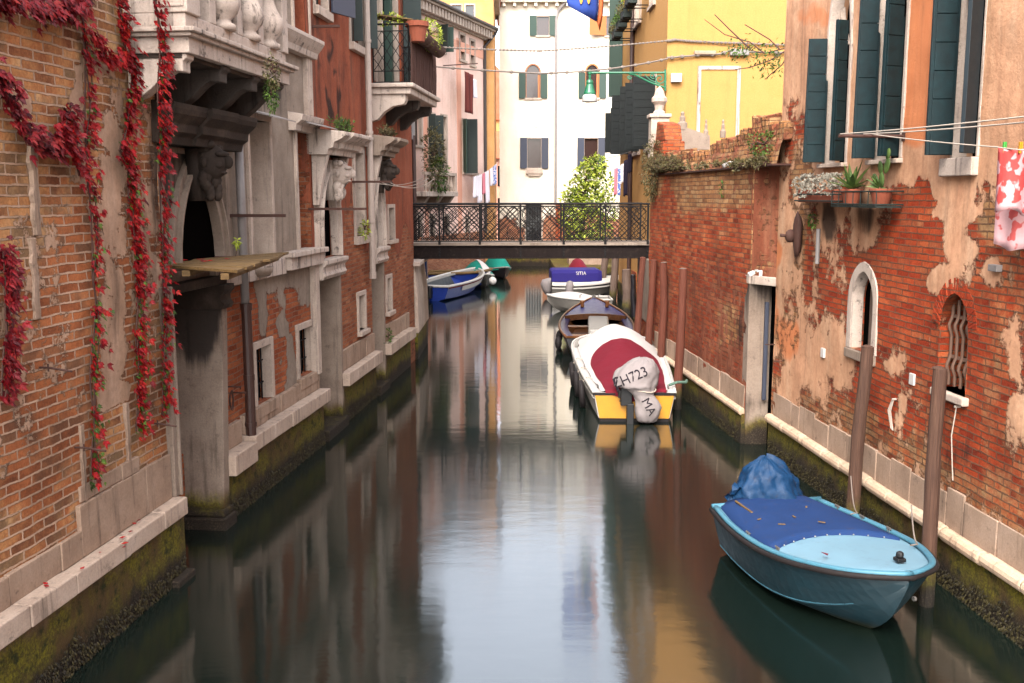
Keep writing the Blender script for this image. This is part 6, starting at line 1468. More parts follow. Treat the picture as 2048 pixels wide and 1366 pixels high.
def left_boats():
    T = at_boat(-3.05, 36.0, math.atan2(5.6, 1.55)); L = 5.8
    t = thing('blue_work_boat', 'open blue and white work boat with a dark outboard moored behind the left bridge pier', 'boat', (-3.05, 36, 0))
    tab = [(0, .78, .52, .64, .08, -.1), (1.5, .9, .52, .74, .06, -.12), (3.2, .92, .56, .68, .1, -.1), (4.6, .7, .64, .36, .24, .0), (5.5, .3, .72, .1, .46, .26), (L, .03, .76, 0, .6, .5)]
    h, st = hull(T, tab, t, M['deep_blue']); rim(T, st, t, M['white_paint'], 'gunwale', .05, .02); deck_strip(T, st, t, M['grey_paint'], 'side_deck', 0, L, .0, .01, 0, inner=.2)
    mb = MB(T); rs = [s_ for s_ in st if s_[0] > 1.2]; mb.loft([[Vector((s_[0], -(s_[1] + .012), s_[2] - .06)), Vector((s_[0], -(s_[3] + (s_[1] - s_[3]) * .72 + .014), s_[2] - .24))] for s_ in rs]); mb.build('white_band', M['white_paint'], t)
    mb = MB(T); mb.loft([[Vector((s_[0], -(s_[1] + .016), s_[2] - .0)), Vector((s_[0], -(s_[1] + .014), s_[2] - .07))] for s_ in st]); mb.build('red_stripe', M['maroon'], t)
    mb = MB(T); mb.loft([[Vector((s_[0], -(s_[1] - .2), s_[2] - .05)), Vector((s_[0], -(s_[3] - .1), .16)), Vector((s_[0], s_[3] - .1, .16)), Vector((s_[0], s_[1] - .2, s_[2] - .05))] for s_ in st if s_[0] < 4.4]); mb.build('inside', M['engine'], t)
    mb = MB(T); mb.box(.8, 1.0, -.72, .72, .42, .48); mb.build('thwart', M['varnish'], t, bevel=.01)
    mb = MB(T); mb.box(-.3, -.03, -.2, .12, .1, .56); mb.box(-.26, -.1, -.1, .04, -.3, .1); mb.build('outboard', M['engine'], t, bevel=.04)
    t2 = thing('blue_barge', 'blue barge with tan capping behind the open work boat on the left bank', 'boat', (-3.1, 41.4, 0)); T2 = at_boat(-3.6, 41.0, R(14)); 
    tab2 = [(0, .6, .62, .5, .08, -.1), (1.4, .7, .62, .6, .06, -.1), (2.2, .66, .66, .5, .12, -.06), (2.65, .3, .7, .2, .3, .1), (2.8, .1, .72, .05, .4, .3)]
    h2, st2 = hull(T2, tab2, t2, M['deep_blue']); rim(T2, st2, t2, M['plank'], 'capping', .06, .02); deck_strip(T2, st2, t2, M['plank'], 'deck', 0, 2.8, .05, -.02, .02)
    t3, T3, st3 = covered_boat('covered_boat', 'boat under a teal and white canvas with a round white fender by the left bank', -1.75, 43.2, math.atan2(-2.9, .85), 2.6, .60, ('dingy', 'white_paint', 'teal_canvas'), 3, .62)
    mb = MB(T3); mb.loft([[Vector((s_[0], (s_[1] + .01) * q, s_[2] + .06 + (1 - abs(q) ** 1.7) * .63 * (math.sin(min(1, s_[0] / 2.6 * 1.08 + .12) * math.pi) ** .6))) for q in (-.1, .1, .3, .5, .7)] for s_ in st3 if .5 < s_[0] < 2.3]); mb.build('white_canvas', M['canvas_white'], t3, smooth=True)
    f = thing('ball_fender', 'round white ball fender hanging on the bow of the teal covered boat', 'fender', (-.82, 40.9, .1)); mb = MB(); mb.blob((-.80, 40.75, .32), .16, 12, 9); mb.build('ball', M['fender_white'], f, smooth=True); mb = MB(); mb.tube([(-.80, 40.75, .46), (-.88, 40.8, .62)], .015, 5); mb.build('rope', M['rope'], f)
    covered_boat('tented_boat', 'farthest left boat under a dusty green tent canvas over a black hull', -.95, 47.2, math.atan2(-2.6, .7), 2.5, .55, ('dark_hull', 'grey_paint', 'teal_canvas'), 8, .75)
    covered_boat('maroon_boat', 'boat under a burgundy canvas behind the navy canopy boat', 2.75, 43.6, math.atan2(-2.6, .2), 2.4, .5, ('dingy', 'white_paint', 'maroon'), 5, .7)
    b = thing('hanging_tarp', 'dark blue tarpaulin hanging by the wall just past the left bridge pier', 'tarpaulin', (-3.55, 39, .6)); mb = MB(); mb.loft([[Vector((-3.75 + .45 * i / 6, 38.5 + .08 * math.sin(i * 1.9), 1.75 - .2 * abs(i - 2) / 4 - z)) for i in range(7)] for z in (0, .3, .7, 1.1)]); mb.loft([[Vector((-3.75 + .45 * i / 6, 38.53 + .08 * math.sin(i * 1.9), 1.75 - .2 * abs(i - 2) / 4 - z)) for i in range(7)] for z in (0, .3, .7, 1.1)]); mb.build('sheet', M['tarp_blue'], b)
left_boats()
# ================================================================ mooring poles
def pole(label, base, top, r, mat, cap=False, name='mooring_pole', group=None):
    b, tp = Vector(base), Vector(top); d = tp - b
    t = thing(name, label, 'mooring pole', tuple(b), group)
    mb = MB(); k = 9; pts = []; rr = []
    for i in range(k + 1):
        x = i / k; q = b + d * x; q += Vector((noise.noise(Vector((x * 2.4, r * 90, b.y))) * .03, noise.noise(Vector((x * 2.4, 4, b.y))) * .02, 0)); pts.append(q); rr.append(r * (1.05 - .12 * x + 0.10 * noise.noise(Vector((x * 6, b.x * 3, 0)))))
    pts = [b - d.normalized() * 1.6] + pts; rr = [rr[0]] + rr
    mb.tube(pts, rr, 14); mb.build('shaft', M[mat], t, smooth=False, bevel=.006)
    mb = MB(); n_ = d.normalized(); mb.tube([tp - n_ * .0, tp + n_ * .006, tp + n_ * .02], [rr[-1] * .97, rr[-1] * .9, rr[-1] * .35], 12); mb.build('top', M['pole_grey' if cap else mat], t)
    return t
g1 = 'timber mooring poles in front of the peeling house'; g2 = 'red brown mooring poles by the garden wall'; g3 = 'old grey poles beyond the footbridge'
pole('thick brown mooring pole behind the teal dinghy, below the niche window', (3.74, 10.62, 0), (3.83, 10.62, aty(1746, 695, 10.62).z), .072, 'pole', group=g1)
pole('thick brown mooring pole in front of the bow of the teal dinghy', tuple(aty(1852, 1210, 8.85).xy) + (0,), tuple(aty(1876, 738, 8.85)), .066, 'pole', group=g1)
pole('red brown pole beside the stern of the yellow motorboat', (2.965, 17.5, 0), (3.0, 17.5, 2.51), .076, 'pole_red', cap=True, group=g2)
pole('red brown pole second from the yellow motorboat, standing straight', tuple(aty(1322, 720, 20.0).xy) + (0,), tuple(aty(1328, 526, 20.0)), .078, 'pole_red', cap=True, group=g2)
pole('red brown pole leaning right, between the straight one and the bridge', tuple(aty(1294, 700, 21.0).xy) + (0,), tuple(aty(1307, 521, 21.0)), .075, 'pole_red', group=g2)
pole('red brown leaning pole nearest the bridge, top at the bridge beam', tuple(aty(1271, 690, 22.6).xy) + (0,), tuple(aty(1285, 516, 22.6)), .075, 'pole_red', group=g2)
pole('grey weathered pole leaning beside the navy canopy boat', (3.32, 37.2, 0), (3.55, 37.2, 2.2), .13, 'pole_grey', group=g3)
pole('grey weathered pole next to the yellow house corner', (3.60, 35.6, 0), (3.74, 35.6, 2.3), .13, 'pole_grey', group=g3)
pole('short grey post with splintered top against the yellow house', (3.72, 32.0, 0), (3.68, 32.0, 1.42), .15, 'pole_grey', group=g3)
pole('thin dark post beside the splintered grey post', (3.86, 31.4, 0), (3.83, 31.4, 1.3), .09, 'dark_hull', group=g3)
pole('old pole by the blue tarpaulin on the left bank', (-3.32, 38.6, 0), (-3.42, 38.6, 2.1), .10, 'pole_grey', group=g3)
# ================================================================ plants
class LB(MB):
    """Leaf builder: every leaf carries its own tint in the vertex layer 'leaf'."""
    def __init__(s, T=None):
        MB.__init__(s, T); s.ll = s.bm.verts.layers.float.new('leaf')
    def lf(s, p, d, up, size, wid=.6, fold=.12, val=None):
        k = len(s.bm.verts); s.leaf(p, d, up, size, wid, fold); s.bm.verts.ensure_lookup_table()
        val = random.random() if val is None else val
        for i in range(k, len(s.bm.verts)): s.bm.verts[i][s.ll] = val
def rv(): return Vector((random.uniform(-1, 1), random.uniform(-1, 1), random.uniform(-1, 1)))
def palmate(lb, p, out, size, val):
    """A creeper leaf: three to five leaflets fanned from one stalk, drooping."""
    base = (Vector((0, 0, -1)) * .9 + out * .5 + rv() * .45).normalized(); side = base.cross(out)
    if side.length < .1: side = Vector((1, 0, 0))
    side.normalize()
    for a in ((-52, 0, 52) if random.random() < .5 else (-70, -34, 0, 34, 70)):
        d = base * math.cos(R(a)) + side * math.sin(R(a)); s_ = size * (1 - .35 * abs(a) / 70)
        lb.lf(p, d + out * random.uniform(0, .35), out, s_, .5, .10, val)
def creeper(label, Fc, path, n, leaves, width, size, mat, green=0.0, nn=.10):
    """A hanging strand of red creeper following points read off the wall."""
    pts = []
    for q in path:
        u, z = Fc.px(q[0], q[1], n + (q[2] if len(q) > 2 else 0)); pts.append(Vector((u, n + (q[2] if len(q) > 2 else 0), z)))
    t = thing('virginia_creeper', label, 'creeper', tuple(Fc.T @ pts[-1]), 'strands of red creeper on the brick house')
    seg = [(b - a).length for a, b in zip(pts, pts[1:])]; tot = sum(seg)
    def along(x):
        x *= tot
        for i, s_ in enumerate(seg):
            if x <= s_ or i == len(seg) - 1: return pts[i].lerp(pts[i + 1], min(1, x / s_)), i
            x -= s_
    mb = MB(Fc.T); k = max(8, int(tot / .08))
    for j in range(3): mb.tube([along(i / k)[0] + Vector((.03 * math.sin(i * .45 + j * 2.1), .01 + .015 * j, .0)) for i in range(k + 1)], .008 - .0015 * j, 5)
    mb.build('stem', M['vine'], t)
    lb, lg = LB(Fc.T), LB(Fc.T); ng = 0
    for i in range(leaves):
        x = random.random(); p, si = along(x)
        wv = width * (.55 + .75 * abs(noise.noise(Vector((x * tot * 2.3, n * 9, len(path)))))) * (1.0 if len(path[si]) < 4 else path[si][3])
        if noise.noise(Vector((x * tot * 3.1, 4, len(path)))) < -.22 and random.random() < .75: continue
        q = p + Vector((random.gauss(0, wv * .6), abs(random.gauss(.02, nn * .5)), random.gauss(0, .05)))
        if random.random() < green * (2 * x if green < .5 else 1): palmate(lg, q, Vector((random.uniform(-.3, .3), 1, 0)), size * random.uniform(.5, .9), random.random()); ng += 1
        else: palmate(lb, q, Vector((random.uniform(-.4, .4), 1, 0)), size * random.uniform(.6, 1.25), random.random())
    lb.build('leaves', M[mat], t, recalc=False)
    if ng: lg.build('green_leaves', M['leaf_green'], t, recalc=False)
    else: lg.bm.free()
creeper('dense dark red creeper mass along the top of the brick wall above the garland', FL1, [(-60, -40), (0, 0), (70, 18), (130, 8), (150, -30)], -.06, 430, .10, .085, 'ivy_dark', nn=.16)
creeper('sagging garland of dark red creeper swinging across the brick wall', FL1, [(-30, 120), (8, 180), (24, 230), (50, 258), (74, 285), (96, 292), (118, 262), (132, 235), (136, 205)], -.06, 330, .06, .085, 'ivy_dark', nn=.12)
creeper('thin wine red creeper strand running down the white stone strip', FL1, [(150, -20), (163, 60), (168, 110), (172, 170), (170, 240), (166, 300), (172, 360), (182, 430), (186, 490), (180, 560), (188, 610), (184, 680), (180, 760), (182, 840), (178, 960)], -.07, 520, .045, .07, 'ivy', .3)
creeper('long bright red creeper strand hanging beside the balcony corner', FL1, [(232, -20), (238, 40), (244, 84), (262, 130), (266, 165), (254, 205), (250, 250), (236, 300), (256, 330), (258, 400), (262, 460), (272, 540), (276, 620), (268, 690), (274, 760), (272, 860)], -.06, 1150, .06, .07, 'ivy', .14, .10)
creeper('red creeper strand hanging straight down in front of the balcony side', FL1, [(302, -20, .30), (314, 50, .30), (318, 120, .30), (316, 200, .28), (318, 270, .2), (316, 330, .12), (322, 400, .06), (320, 480, .03), (322, 560, .02), (324, 640, 0), (322, 740, 0), (322, 830, 0)], -.05, 860, .045, .065, 'ivy', .14)
creeper('short red creeper strand at the edge of the photo halfway up the wall', FL1, [(0, 500), (6, 580), (10, 660), (6, 740), (2, 790)], -.07, 260, .05, .08, 'ivy_dark')
creeper('short red creeper branch bridging from the white strip to the balcony strand', FL1, [(176, 62), (196, 92), (206, 120), (226, 124), (246, 118)], -.06, 170, .045, .075, 'ivy', 0, .1)
creeper('small tangle of red creeper looping below the garland', FL1, [(108, 262), (126, 282), (140, 300), (150, 330), (158, 350)], -.06, 150, .05, .08, 'ivy', 0, .1)
def waterweed(root, T, u0, u1, n, count, hi=.30):
    lb = LB(T)
    for i in range(count):
        u = random.uniform(u0, u1); z = hi * random.random() ** 1.6 * (.6 + .8 * abs(noise.noise(Vector((u * 2.3, 1, 7)))))
        lb.lf(Vector((u, n + random.uniform(0, .02), z)), Vector((random.uniform(-.5, .5), random.uniform(.1, .7), -1)), Vector((0, 1, .3)), random.uniform(.015, .045), random.uniform(.4, .9), .15)
    lb.build('waterline_weed', M['weed_dark'], root, recalc=False)
M['weed_dark'] = leafmat('slimy waterline weed', [(24, 21, 14), (44, 38, 20), (70, 62, 28)], trans=.05)
for nm, T_, a_, b_, n_, c_ in (('old_brick_house', FL1.T, -2.0, 2.3, .0, 2600), ('stone_palace', FL2.T, .14, 3.9, .0, 2000), ('terracotta_house', FL3.T, .05, 2.5, .0, 900), ('peeling_house', FR1.T, -.8, 6.4, .05, 4200), ('garden_wall', FR2.T, .1, 6.9, .06, 1800)):
    waterweed(bpy.data.objects[nm], T_, a_, b_, n_, c_)
def bush(name, label, cat, c, rad, nleaf, size, mat, T=None, droop=0.0, stems=7, wid=.5, group=None, shape=None):
    t = thing(name, label, cat, tuple((T @ Vector(c)) if T is not None else c), group)
    lb = LB(T); mb = MB(T); c = Vector(c); rr = Vector(rad)
    for i in range(stems):
        d = rv(); d.z = abs(d.z); e = c + Vector((d.x * rr.x, d.y * rr.y, d.z * rr.z)) * .8; m_ = c.lerp(e, .5) + rv() * .04
        mb.tube([c, m_, e], [.012 * (1 + rr.z * .3), .008, .004], 4)
    mb.build('stem', M['vine'], t)
    for i in range(nleaf):
        while True:
            d = rv()
            if d.length <= 1: break
        d = d.normalized() * d.length ** .45
        k = 1 + .45 * noise.noise(d * 2.2 + c * 3)
        if noise.noise(d * 3.2 + c) < -.25: continue
        p = c + Vector((d.x * rr.x, d.y * rr.y, d.z * rr.z)) * k
        dr = (d + rv() * .7 + Vector((0, 0, .25 - droop))).normalized()
        lb.lf(p, dr, (Vector((0, 0, 1)) + rv() * .5).normalized(), size * random.uniform(.6, 1.3), wid, .1)
    lb.build('foliage', M[mat], t, recalc=False)
    return t
def weeds(name, label, T, u0, u1, n, z, count, hgt, mat, droop=0.2, group=None, cat='weeds', spread=.08):
    """Stalky weeds rooted along a ledge."""
    t = thing(name, label, cat, tuple(T @ Vector(((u0 + u1) / 2, n, z))), group); mb, lb = MB(T), LB(T)
    for i in range(count):
        u = random.uniform(u0, u1); b = Vector((u, n + random.uniform(-.06, .06), z)); h = hgt * random.uniform(.45, 1.1)
        lean = Vector((random.uniform(-.35, .35), random.uniform(0, .6) * droop * 3, 1 - droop * random.uniform(0, 2.2)))
        pts = [b]
        for j in range(1, 5): pts.append(b + lean * h * j / 4 + Vector((0, 0, -droop * h * (j / 4) ** 2)) + rv() * .012)
        mb.tube(pts, [.005, .004, .004, .003, .002], 4, cap=False)
        for j in range(9):
            k = random.randint(1, 4); p = pts[k - 1].lerp(pts[k], random.random()); lb.lf(p, (lean + rv()).normalized(), Vector((0, 1, .4)), spread * random.uniform(.5, 1.1), .35, .1)
    mb.build('stem', M['vine'], t); lb.build('foliage', M[mat], t, recalc=False); return t
u, z = FR2.px(1380, 350, 0)
weeds('wall_weeds', 'grey green weeds hanging thickly over the ledge of the garden wall near its end', FR2.T, 4.2, 6.6, .02, 4.27, 330, .5, 'leaf_olive', .30, 'weeds on the garden wall')
bush('trailing_bush', 'dark trailing bush hanging down the end of the garden wall below the stone finial', 'bush', (6.55, .06, 4.35), (.5, .2, .62), 2200, .06, 'leaf_olive', FR2.T, .8, 14, .4)
bush('green_shrublet', 'bright green weed growing in the garden wall coping next to the peeling house', 'weeds', (-.30, .0, 4.52), (.42, .16, .17), 520, .05, 'leaf_green', FR2.T, .3, 10)
weeds('wall_weeds', 'dry brown weeds trailing on the garden wall below the bright green one', FR2.T, -.7, .9, .02, 4.24, 90, .22, 'leaf_olive', .45, 'weeds on the garden wall')
weeds('wall_weeds', 'sparse weeds in the middle of the garden wall ledge', FR2.T, 1.2, 3.8, .0, 4.25, 40, .20, 'leaf_olive', .25, 'weeds on the garden wall')
bush('wall_sprig', 'lone green sprig growing out of the garden wall face', 'weeds', (1.45, .05, 3.88), (.06, .06, .12), 60, .05, 'leaf_green', FR2.T, .5, 3)
weeds('cornice_weeds', 'green weeds on top of the pale door cornice with the white carved head', FL3.T, -.9, .1, .22, 4.78, 60, .22, 'leaf_green', .1, 'weeds on the door cornices')
weeds('cornice_weeds', 'dull weeds on top of the dark door cornice beyond the drainpipe', FL3.T, 2.4, 3.4, .2, 4.90, 50, .2, 'leaf_olive', .1, 'weeds on the door cornices')
u, z = FL1.px(545, 135, .84); bush('hanging_sedum', 'mossy green plant hanging from the far corner of the stone balcony', 'plant', (u, .84, 5.02), (.09, .07, .16), 420, .035, 'leaf_olive', FL1.T, .9, 5)
bush('hanging_sedum', 'lower tail of green moss trailing under the stone balcony corner', 'plant', (u - .01, .83, 4.80), (.07, .06, .16), 380, .035, 'leaf_green', FL1.T, .9, 5)
bush('kerb_weed', 'little weed in the joint of the white kerb below the terracotta house', 'weeds', (3.5, .0, 1.0), (.25, .08, .16), 160, .06, 'leaf_green', FL3.T, .4, 6)
bush('window_plant', 'green plant on the sill of the tall white window of the terracotta house', 'plant', (1.72, .02, 3.2), (.12, .08, .16), 120, .07, 'leaf_bright', FL3.T, .2, 5)
bush('balcony_creeper', 'green and rust creeper climbing over the stone balcony of the pink house', 'creeper', (.75, .75, 5.35), (.85, .3, 1.15), 900, .16, 'leaf_olive', FPK.T, .3, 8)
bush('balcony_creeper', 'bright green creeper lower on the stone balcony of the pink house', 'creeper', (1.0, .8, 4.55), (.65, .3, .7), 500, .16, 'leaf_green', FPK.T, .5, 6)
def tree():
    t = thing('bright_tree', 'bright yellow green tree standing between the white house and the yellow house', 'tree', (3.35, 49.0, .5))
    mb = MB(); tr = [Vector((3.5, 49, -1)), Vector((3.45, 49, 1.6)), Vector((3.5, 49.1, 3.2)), Vector((3.6, 49, 4.6))]; mb.tube(tr, [.14, .12, .09, .04], 8)
    for i in range(16):
        a = random.uniform(0, 6.28); z_ = random.uniform(1.2, 4.2); b = Vector((3.48, 49, z_)); e = b + Vector((math.cos(a) * random.uniform(.5, 1.2), math.sin(a) * .7, random.uniform(.2, .8))); mb.tube([b, b.lerp(e, .5) + Vector((0, 0, .1)), e], [.05, .03, .012], 5)
    mb.build('trunk', M['vine'], t)
    for nm, mt, sd in (('crown', 'leaf_bright', 1), ('inner_crown', 'leaf_green', 2)):
        lb = LB()
        for i in range(14000 if sd == 1 else 5000):
            cx = random.choice([(4.1, 5.2, .55), (3.6, 4.7, .6), (4.4, 4.3, .7), (3.3, 4.0, .65), (2.9, 3.6, .5), (3.9, 3.6, .8), (3.2, 3.0, .75), (4.5, 3.1, .7), (2.8, 2.7, .5), (3.7, 2.3, .8), (4.3, 1.9, .6), (3.1, 1.9, .5)])
            d = rv()
            if d.length > 1: continue
            d = d.normalized() * d.length ** (.4 if sd == 1 else .9); k = 1 + .35 * noise.noise(d * 2.5 + Vector(cx))
            if noise.noise(d * 3 + Vector(cx) * 2) < -.02: continue
            p = Vector((cx[0], 49, cx[1])) + d * cx[2] * k * (1 if sd == 1 else .8)
            lb.lf(p, (d + rv() * .8 + Vector((0, 0, -.2))).normalized(), (Vector((0, 0, 1)) + rv() * .6).normalized(), random.uniform(.12, .24), .55, .1)
        lb.build(nm, M[mt], t, recalc=False)
    u = thing('stone_planter', 'pale stone planter at the foot of the bright tree', 'planter', (3.6, 48.6, .5)); mb = MB(); mb.box(2.75, 4.5, 48.3, 49.9, .2, 1.15); mb.box(2.68, 4.57, 48.23, 49.97, 1.15, 1.3); mb.build('trough', M['slab'], u, bevel=.03)
tree()
def far_quay():
    mb = MB(); mb.box(2.0, 14, 46.5, 53.9, -1.5, .45); tag(mb.build('pavement', M['base_wet']), 'low mossy quay between the yellow and the white house', kind='structure')
far_quay()
def branch():
    t = thing('bare_branch', 'thin branch with a few leaves reaching out over the garden from behind the peeling house', 'branch', (5.6, 20.0, 6.5))
    mb, lb = MB(), LB()
    for pl in ([(1590, 95), (1560, 100), (1530, 108), (1480, 96), (1440, 92), (1405, 82)], [(1590, 92), (1540, 122), (1500, 136), (1470, 140)], [(1530, 108), (1500, 85), (1450, 70), (1410, 40)], [(1560, 100), (1540, 80), (1490, 50)], [(1500, 98), (1460, 60), (1430, 30)], [(1585, 98), (1565, 130), (1530, 160)]):
        pts = [aty(x, y, 20 + .1 * i) for i, (x, y) in enumerate(pl)]; mb.tube(pts, [max(.004, .016 - .003 * i) for i in range(len(pts))], 5)
    for i in range(300):
        x, y = random.choice([(random.gauss(1555, 22), random.gauss(112, 18)), (random.gauss(1510, 30), random.gauss(100, 12)), (random.gauss(1535, 20), random.gauss(128, 12)), (random.gauss(1480, 18), random.gauss(100, 8))])
        lb.lf(aty(x, y, 20 + random.uniform(-.2, .4)), (rv() + Vector((-.3, 0, -.8))).normalized(), rv().normalized(), random.uniform(.06, .11), .4, .1)
    mb.build('branch_wood', M['vine'], t); lb.build('leaves', M['leaf_green'], t, recalc=False)
branch()
# ================================================================ pots on the peeling house
def pots():
    T = FR1.T
    t = thing('succulent_box', 'window box of silvery trailing succulents under the first teal window', 'window box', tuple(FR1.P(4.75, .15, 3.72)))
    a, z0 = FR1.px(1680, 396, .15); b, _ = FR1.px(1606, 396, .15)
    mb = MB(T); mb.box(a, b, .03, .22, 3.70, 3.86); mb.build('box', M['pot'], t, bevel=.01); mb = MB(T)
    for zz in (3.72, 3.80): mb.tube([(a - .03, .0, zz), (a - .03, .25, zz), (b + .03, .25, zz), (b + .03, .0, zz)], .010, 5)
    mb.build('bracket', M['dark_green'], t)
    lb = LB(T)
    for i in range(240):
        c = Vector((random.uniform(a - .02, b + .12), random.uniform(.06, .30), 3.90 + random.uniform(-.14, .14)))
        for j in range(9): lb.lf(c, (rv() + Vector((0, .3, .5))).normalized(), rv().normalized(), random.uniform(.025, .045), .6, .1, random.random())
    lb.build('succulents', M['leaf_silver'], t, recalc=False)
    bush('hanging_sprig', 'small dark green sprig hanging below the succulent window box', 'plant', (4.95, .08, 3.5), (.06, .05, .10), 60, .06, 'leaf_green', T, .9, 3)
    a, z0 = FR1.px(1776, 404, .16); b, _ = FR1.px(1688, 404, .16)
    t = thing('pot_shelf', 'green iron shelf holding two terracotta pots under the second teal window', 'shelf', tuple(FR1.P((a + b) / 2, .15, 3.66)))
    mb = MB(T); mb.box(a - .02, b + .02, .02, .30, 3.655, 3.675)
    for zz in (3.69, 3.83): mb.tube([(a - .02, .0, zz), (a - .02, .30, zz), (b + .02, .30, zz), (b + .02, .0, zz)], .009, 5)
    for i in range(7): uu = a - .02 + (b - a + .04) * i / 6; mb.tube([(uu, .30, 3.66), (uu, .30, 3.83)], .006, 4)
    mb.build('iron_shelf', M['dark_green'], t)
    for i, (uu, lab) in enumerate(((b - .20, 'terracotta pot with a spiky green agave under the second teal window'), (a + .17, 'terracotta pot with prickly pear cactus on the green iron shelf'))):
        p = thing('potted_plant', lab, 'potted plant', tuple(FR1.P(uu, .16, 3.68)), 'potted plants on the iron shelf'); mb = MB(T); mb.lathe([(.08, 0), (.115, .14), (.13, .15), (.13, .18), (.11, .18), (.10, .14)], (uu, .16, 3.68), 16); mb.build('pot', M['pot'], p, smooth=False, bevel=.003)
        lb = LB(T)
        if i == 0:
            for j in range(22):
                an = j * 2.4; el = .35 + 1.0 * (j / 22); L = random.uniform(.26, .40); d = Vector((math.cos(an) * math.cos(el), math.sin(an) * math.cos(el), math.sin(el))); sd_ = d.cross(Vector((0, 0, 1))).normalized() * .03; c = Vector((uu, .16, 3.86)); nn_ = sd_.cross(d).normalized() * .012
                rows = []
                for q in range(6):
                    x = q / 5; w_ = (1.0 + .25 * math.sin(x * 3.1)) * (1 - x ** 2.2); ctr = c + d * L * x + Vector((0, 0, -.10 * x * x * (1.3 - el))); rows.append([ctr - sd_ * w_, ctr - nn_ * w_, ctr + sd_ * w_])
                k = len(lb.bm.verts); lb.loft(rows); lb.bm.verts.ensure_lookup_table(); val = random.random()
                for q in range(k, len(lb.bm.verts)): lb.bm.verts[q][lb.ll] = val
        else:
            for (dx, dz, L, an) in ((0, 0, .18, .1), (.02, .15, .16, .4), (-.06, .16, .18, -.5), (-.10, .30, .13, -.3), (.06, .02, .14, .9), (.10, .06, .16, 1.0)):
                Mx = Matrix.Translation((uu + dx, .16, 3.86 + dz)) @ Matrix.Rotation(an, 4, 'Y'); k = len(lb.bm.verts); lb.blob((0, 0, L / 2), (L * .32, .018, L / 2), 10, 8, .08, dx * 9); lb.bm.verts.ensure_lookup_table()
                for q in range(k, len(lb.bm.verts)): lb.bm.verts[q].co = Mx @ lb.bm.verts[q].co; lb.bm.verts[q][lb.ll] = .3
            for j in range(14): d = (rv() + Vector((0, .4, .6))).normalized(); lb.lf(Vector((uu + .02, .18, 3.86)), d, Vector((0, 0, 1)), random.uniform(.1, .2), .15, .1)
        lb.build('plant', M['agave'], p, recalc=False)
pots()
# ================================================================ planks over the water door
def platform():
    t = thing('plank_platform', 'rotting yellow plank platform jutting out over the arched water door', 'platform', tuple(FL2.P(-.5, .2, 3.0)))
    pts = [(340, 531), (469, 542), (576, 502), (393, 516)]
    rnd = random.Random(5); k = 8
    A, B, C, D = [Vector(FL2.px(0, 0, 0)) for _ in range(4)] if False else [None] * 4
    def w2l(px, py, zz):
        P = atz(px, py, zz); q = Vector((P.x, P.y)) - FL2.p0; return Vector((q.dot(FL2.d), q.dot(FL2.n)))
    A, B, C, D = w2l(340, 531, 3.10), w2l(469, 541, 3.10), w2l(576, 503, 3.10), w2l(393, 517, 3.10)
    for i in range(k):
        a0, a1 = i / k + .012, (i + 1) / k - .012
        l0, l1, r0, r1 = A.lerp(D, a0), A.lerp(D, a1), B.lerp(C, a0), B.lerp(C, a1)
        e = rnd.uniform(-.02, .05); dz = rnd.uniform(-.006, .006); mb = MB(FL2.T); s_ = (r0 - l0).normalized() * e
        mb.prism([tuple(l0 - s_), tuple(r0 + s_), tuple(r1 + s_ * 1.1), tuple(l1 - s_)], 3.075 + dz, 3.105 + dz, 'z')
        mb.build('plank', M['plank'], t, bevel=.004)
    for f in (.25, .85):
        mb = MB(FL2.T); a, b = A.lerp(B, f), D.lerp(C, f); d = (b - a).normalized(); nn_ = Vector((-d.y, d.x)) * .04; mb.prism([tuple(a - nn_), tuple(a + nn_), tuple(b + nn_), tuple(b - nn_)], 3.01, 3.07, 'z'); mb.build('bearer', M['plank'], t, bevel=.005)
    p = thing('seedling', 'small green seedling sprouting on the plank platform', 'plant', tuple(FL2.P(.42, .1, 3.11))); mb, lb = MB(FL2.T), LB(FL2.T)
    u, z = FL2.px(470, 500, .12)
    mb.tube([(u, .12, 3.10), (u + .02, .14, 3.2), (u, .15, 3.28)], .005, 5); mb.tube([(u - .3, .0, 3.12), (u, .12, 3.10)], .006, 5); mb.build('stem', M['vine'], p)
    for j in range(26): lb.lf(Vector((u + random.uniform(-.06, .06), .14, 3.28 + random.uniform(-.05, .04))), (rv() + Vector((0, 0, -.6))).normalized(), Vector((0, 1, .5)), random.uniform(.05, .1), .4, .1, .6)
    lb.build('leaves', M['leaf_bright'], p, recalc=False)
    rnd = random.Random(11); grp = 'fallen red creeper leaves'
    spots = [(134, 1240 // 1, 0)]
    for i, (x, y) in enumerate(((95, 1166), (97, 1171), (158, 1137), (199, 1102), (236, 1075), (240, 1086), (246, 1056), (254, 1062), (243, 1094), (272, 1046), (232, 1060), (281, 1038))):
        P = atz(x, y, .835); lb = LB(); a = rnd.uniform(0, 6.28); lb.lf(P, Vector((math.cos(a), math.sin(a), .12)), Vector((0, 0, 1)), rnd.uniform(.035, .07), .7, .15, rnd.random())
        tag(rebase(lb.build('fallen_leaf', M['ivy'], recalc=False)), 'fallen red leaf lying on the white stone kerb', 'leaf', grp + ' on the kerb')
    for x, y in ((360, 520), (376, 514), (405, 522), (412, 521), (400, 518), (458, 517)):
        P = atz(x, y, 3.112); lb = LB(); a = rnd.uniform(0, 6.28)
        for j in range(3): lb.lf(P, Vector((math.cos(a + j), math.sin(a + j), .1)), Vector((0, 0, 1)), rnd.uniform(.05, .09), .6, .15, rnd.random())
        tag(rebase(lb.build('fallen_leaf', M['ivy'], recalc=False)), 'fallen red leaf lying on the yellow plank platform', 'leaf', grp + ' on the planks')
platform()
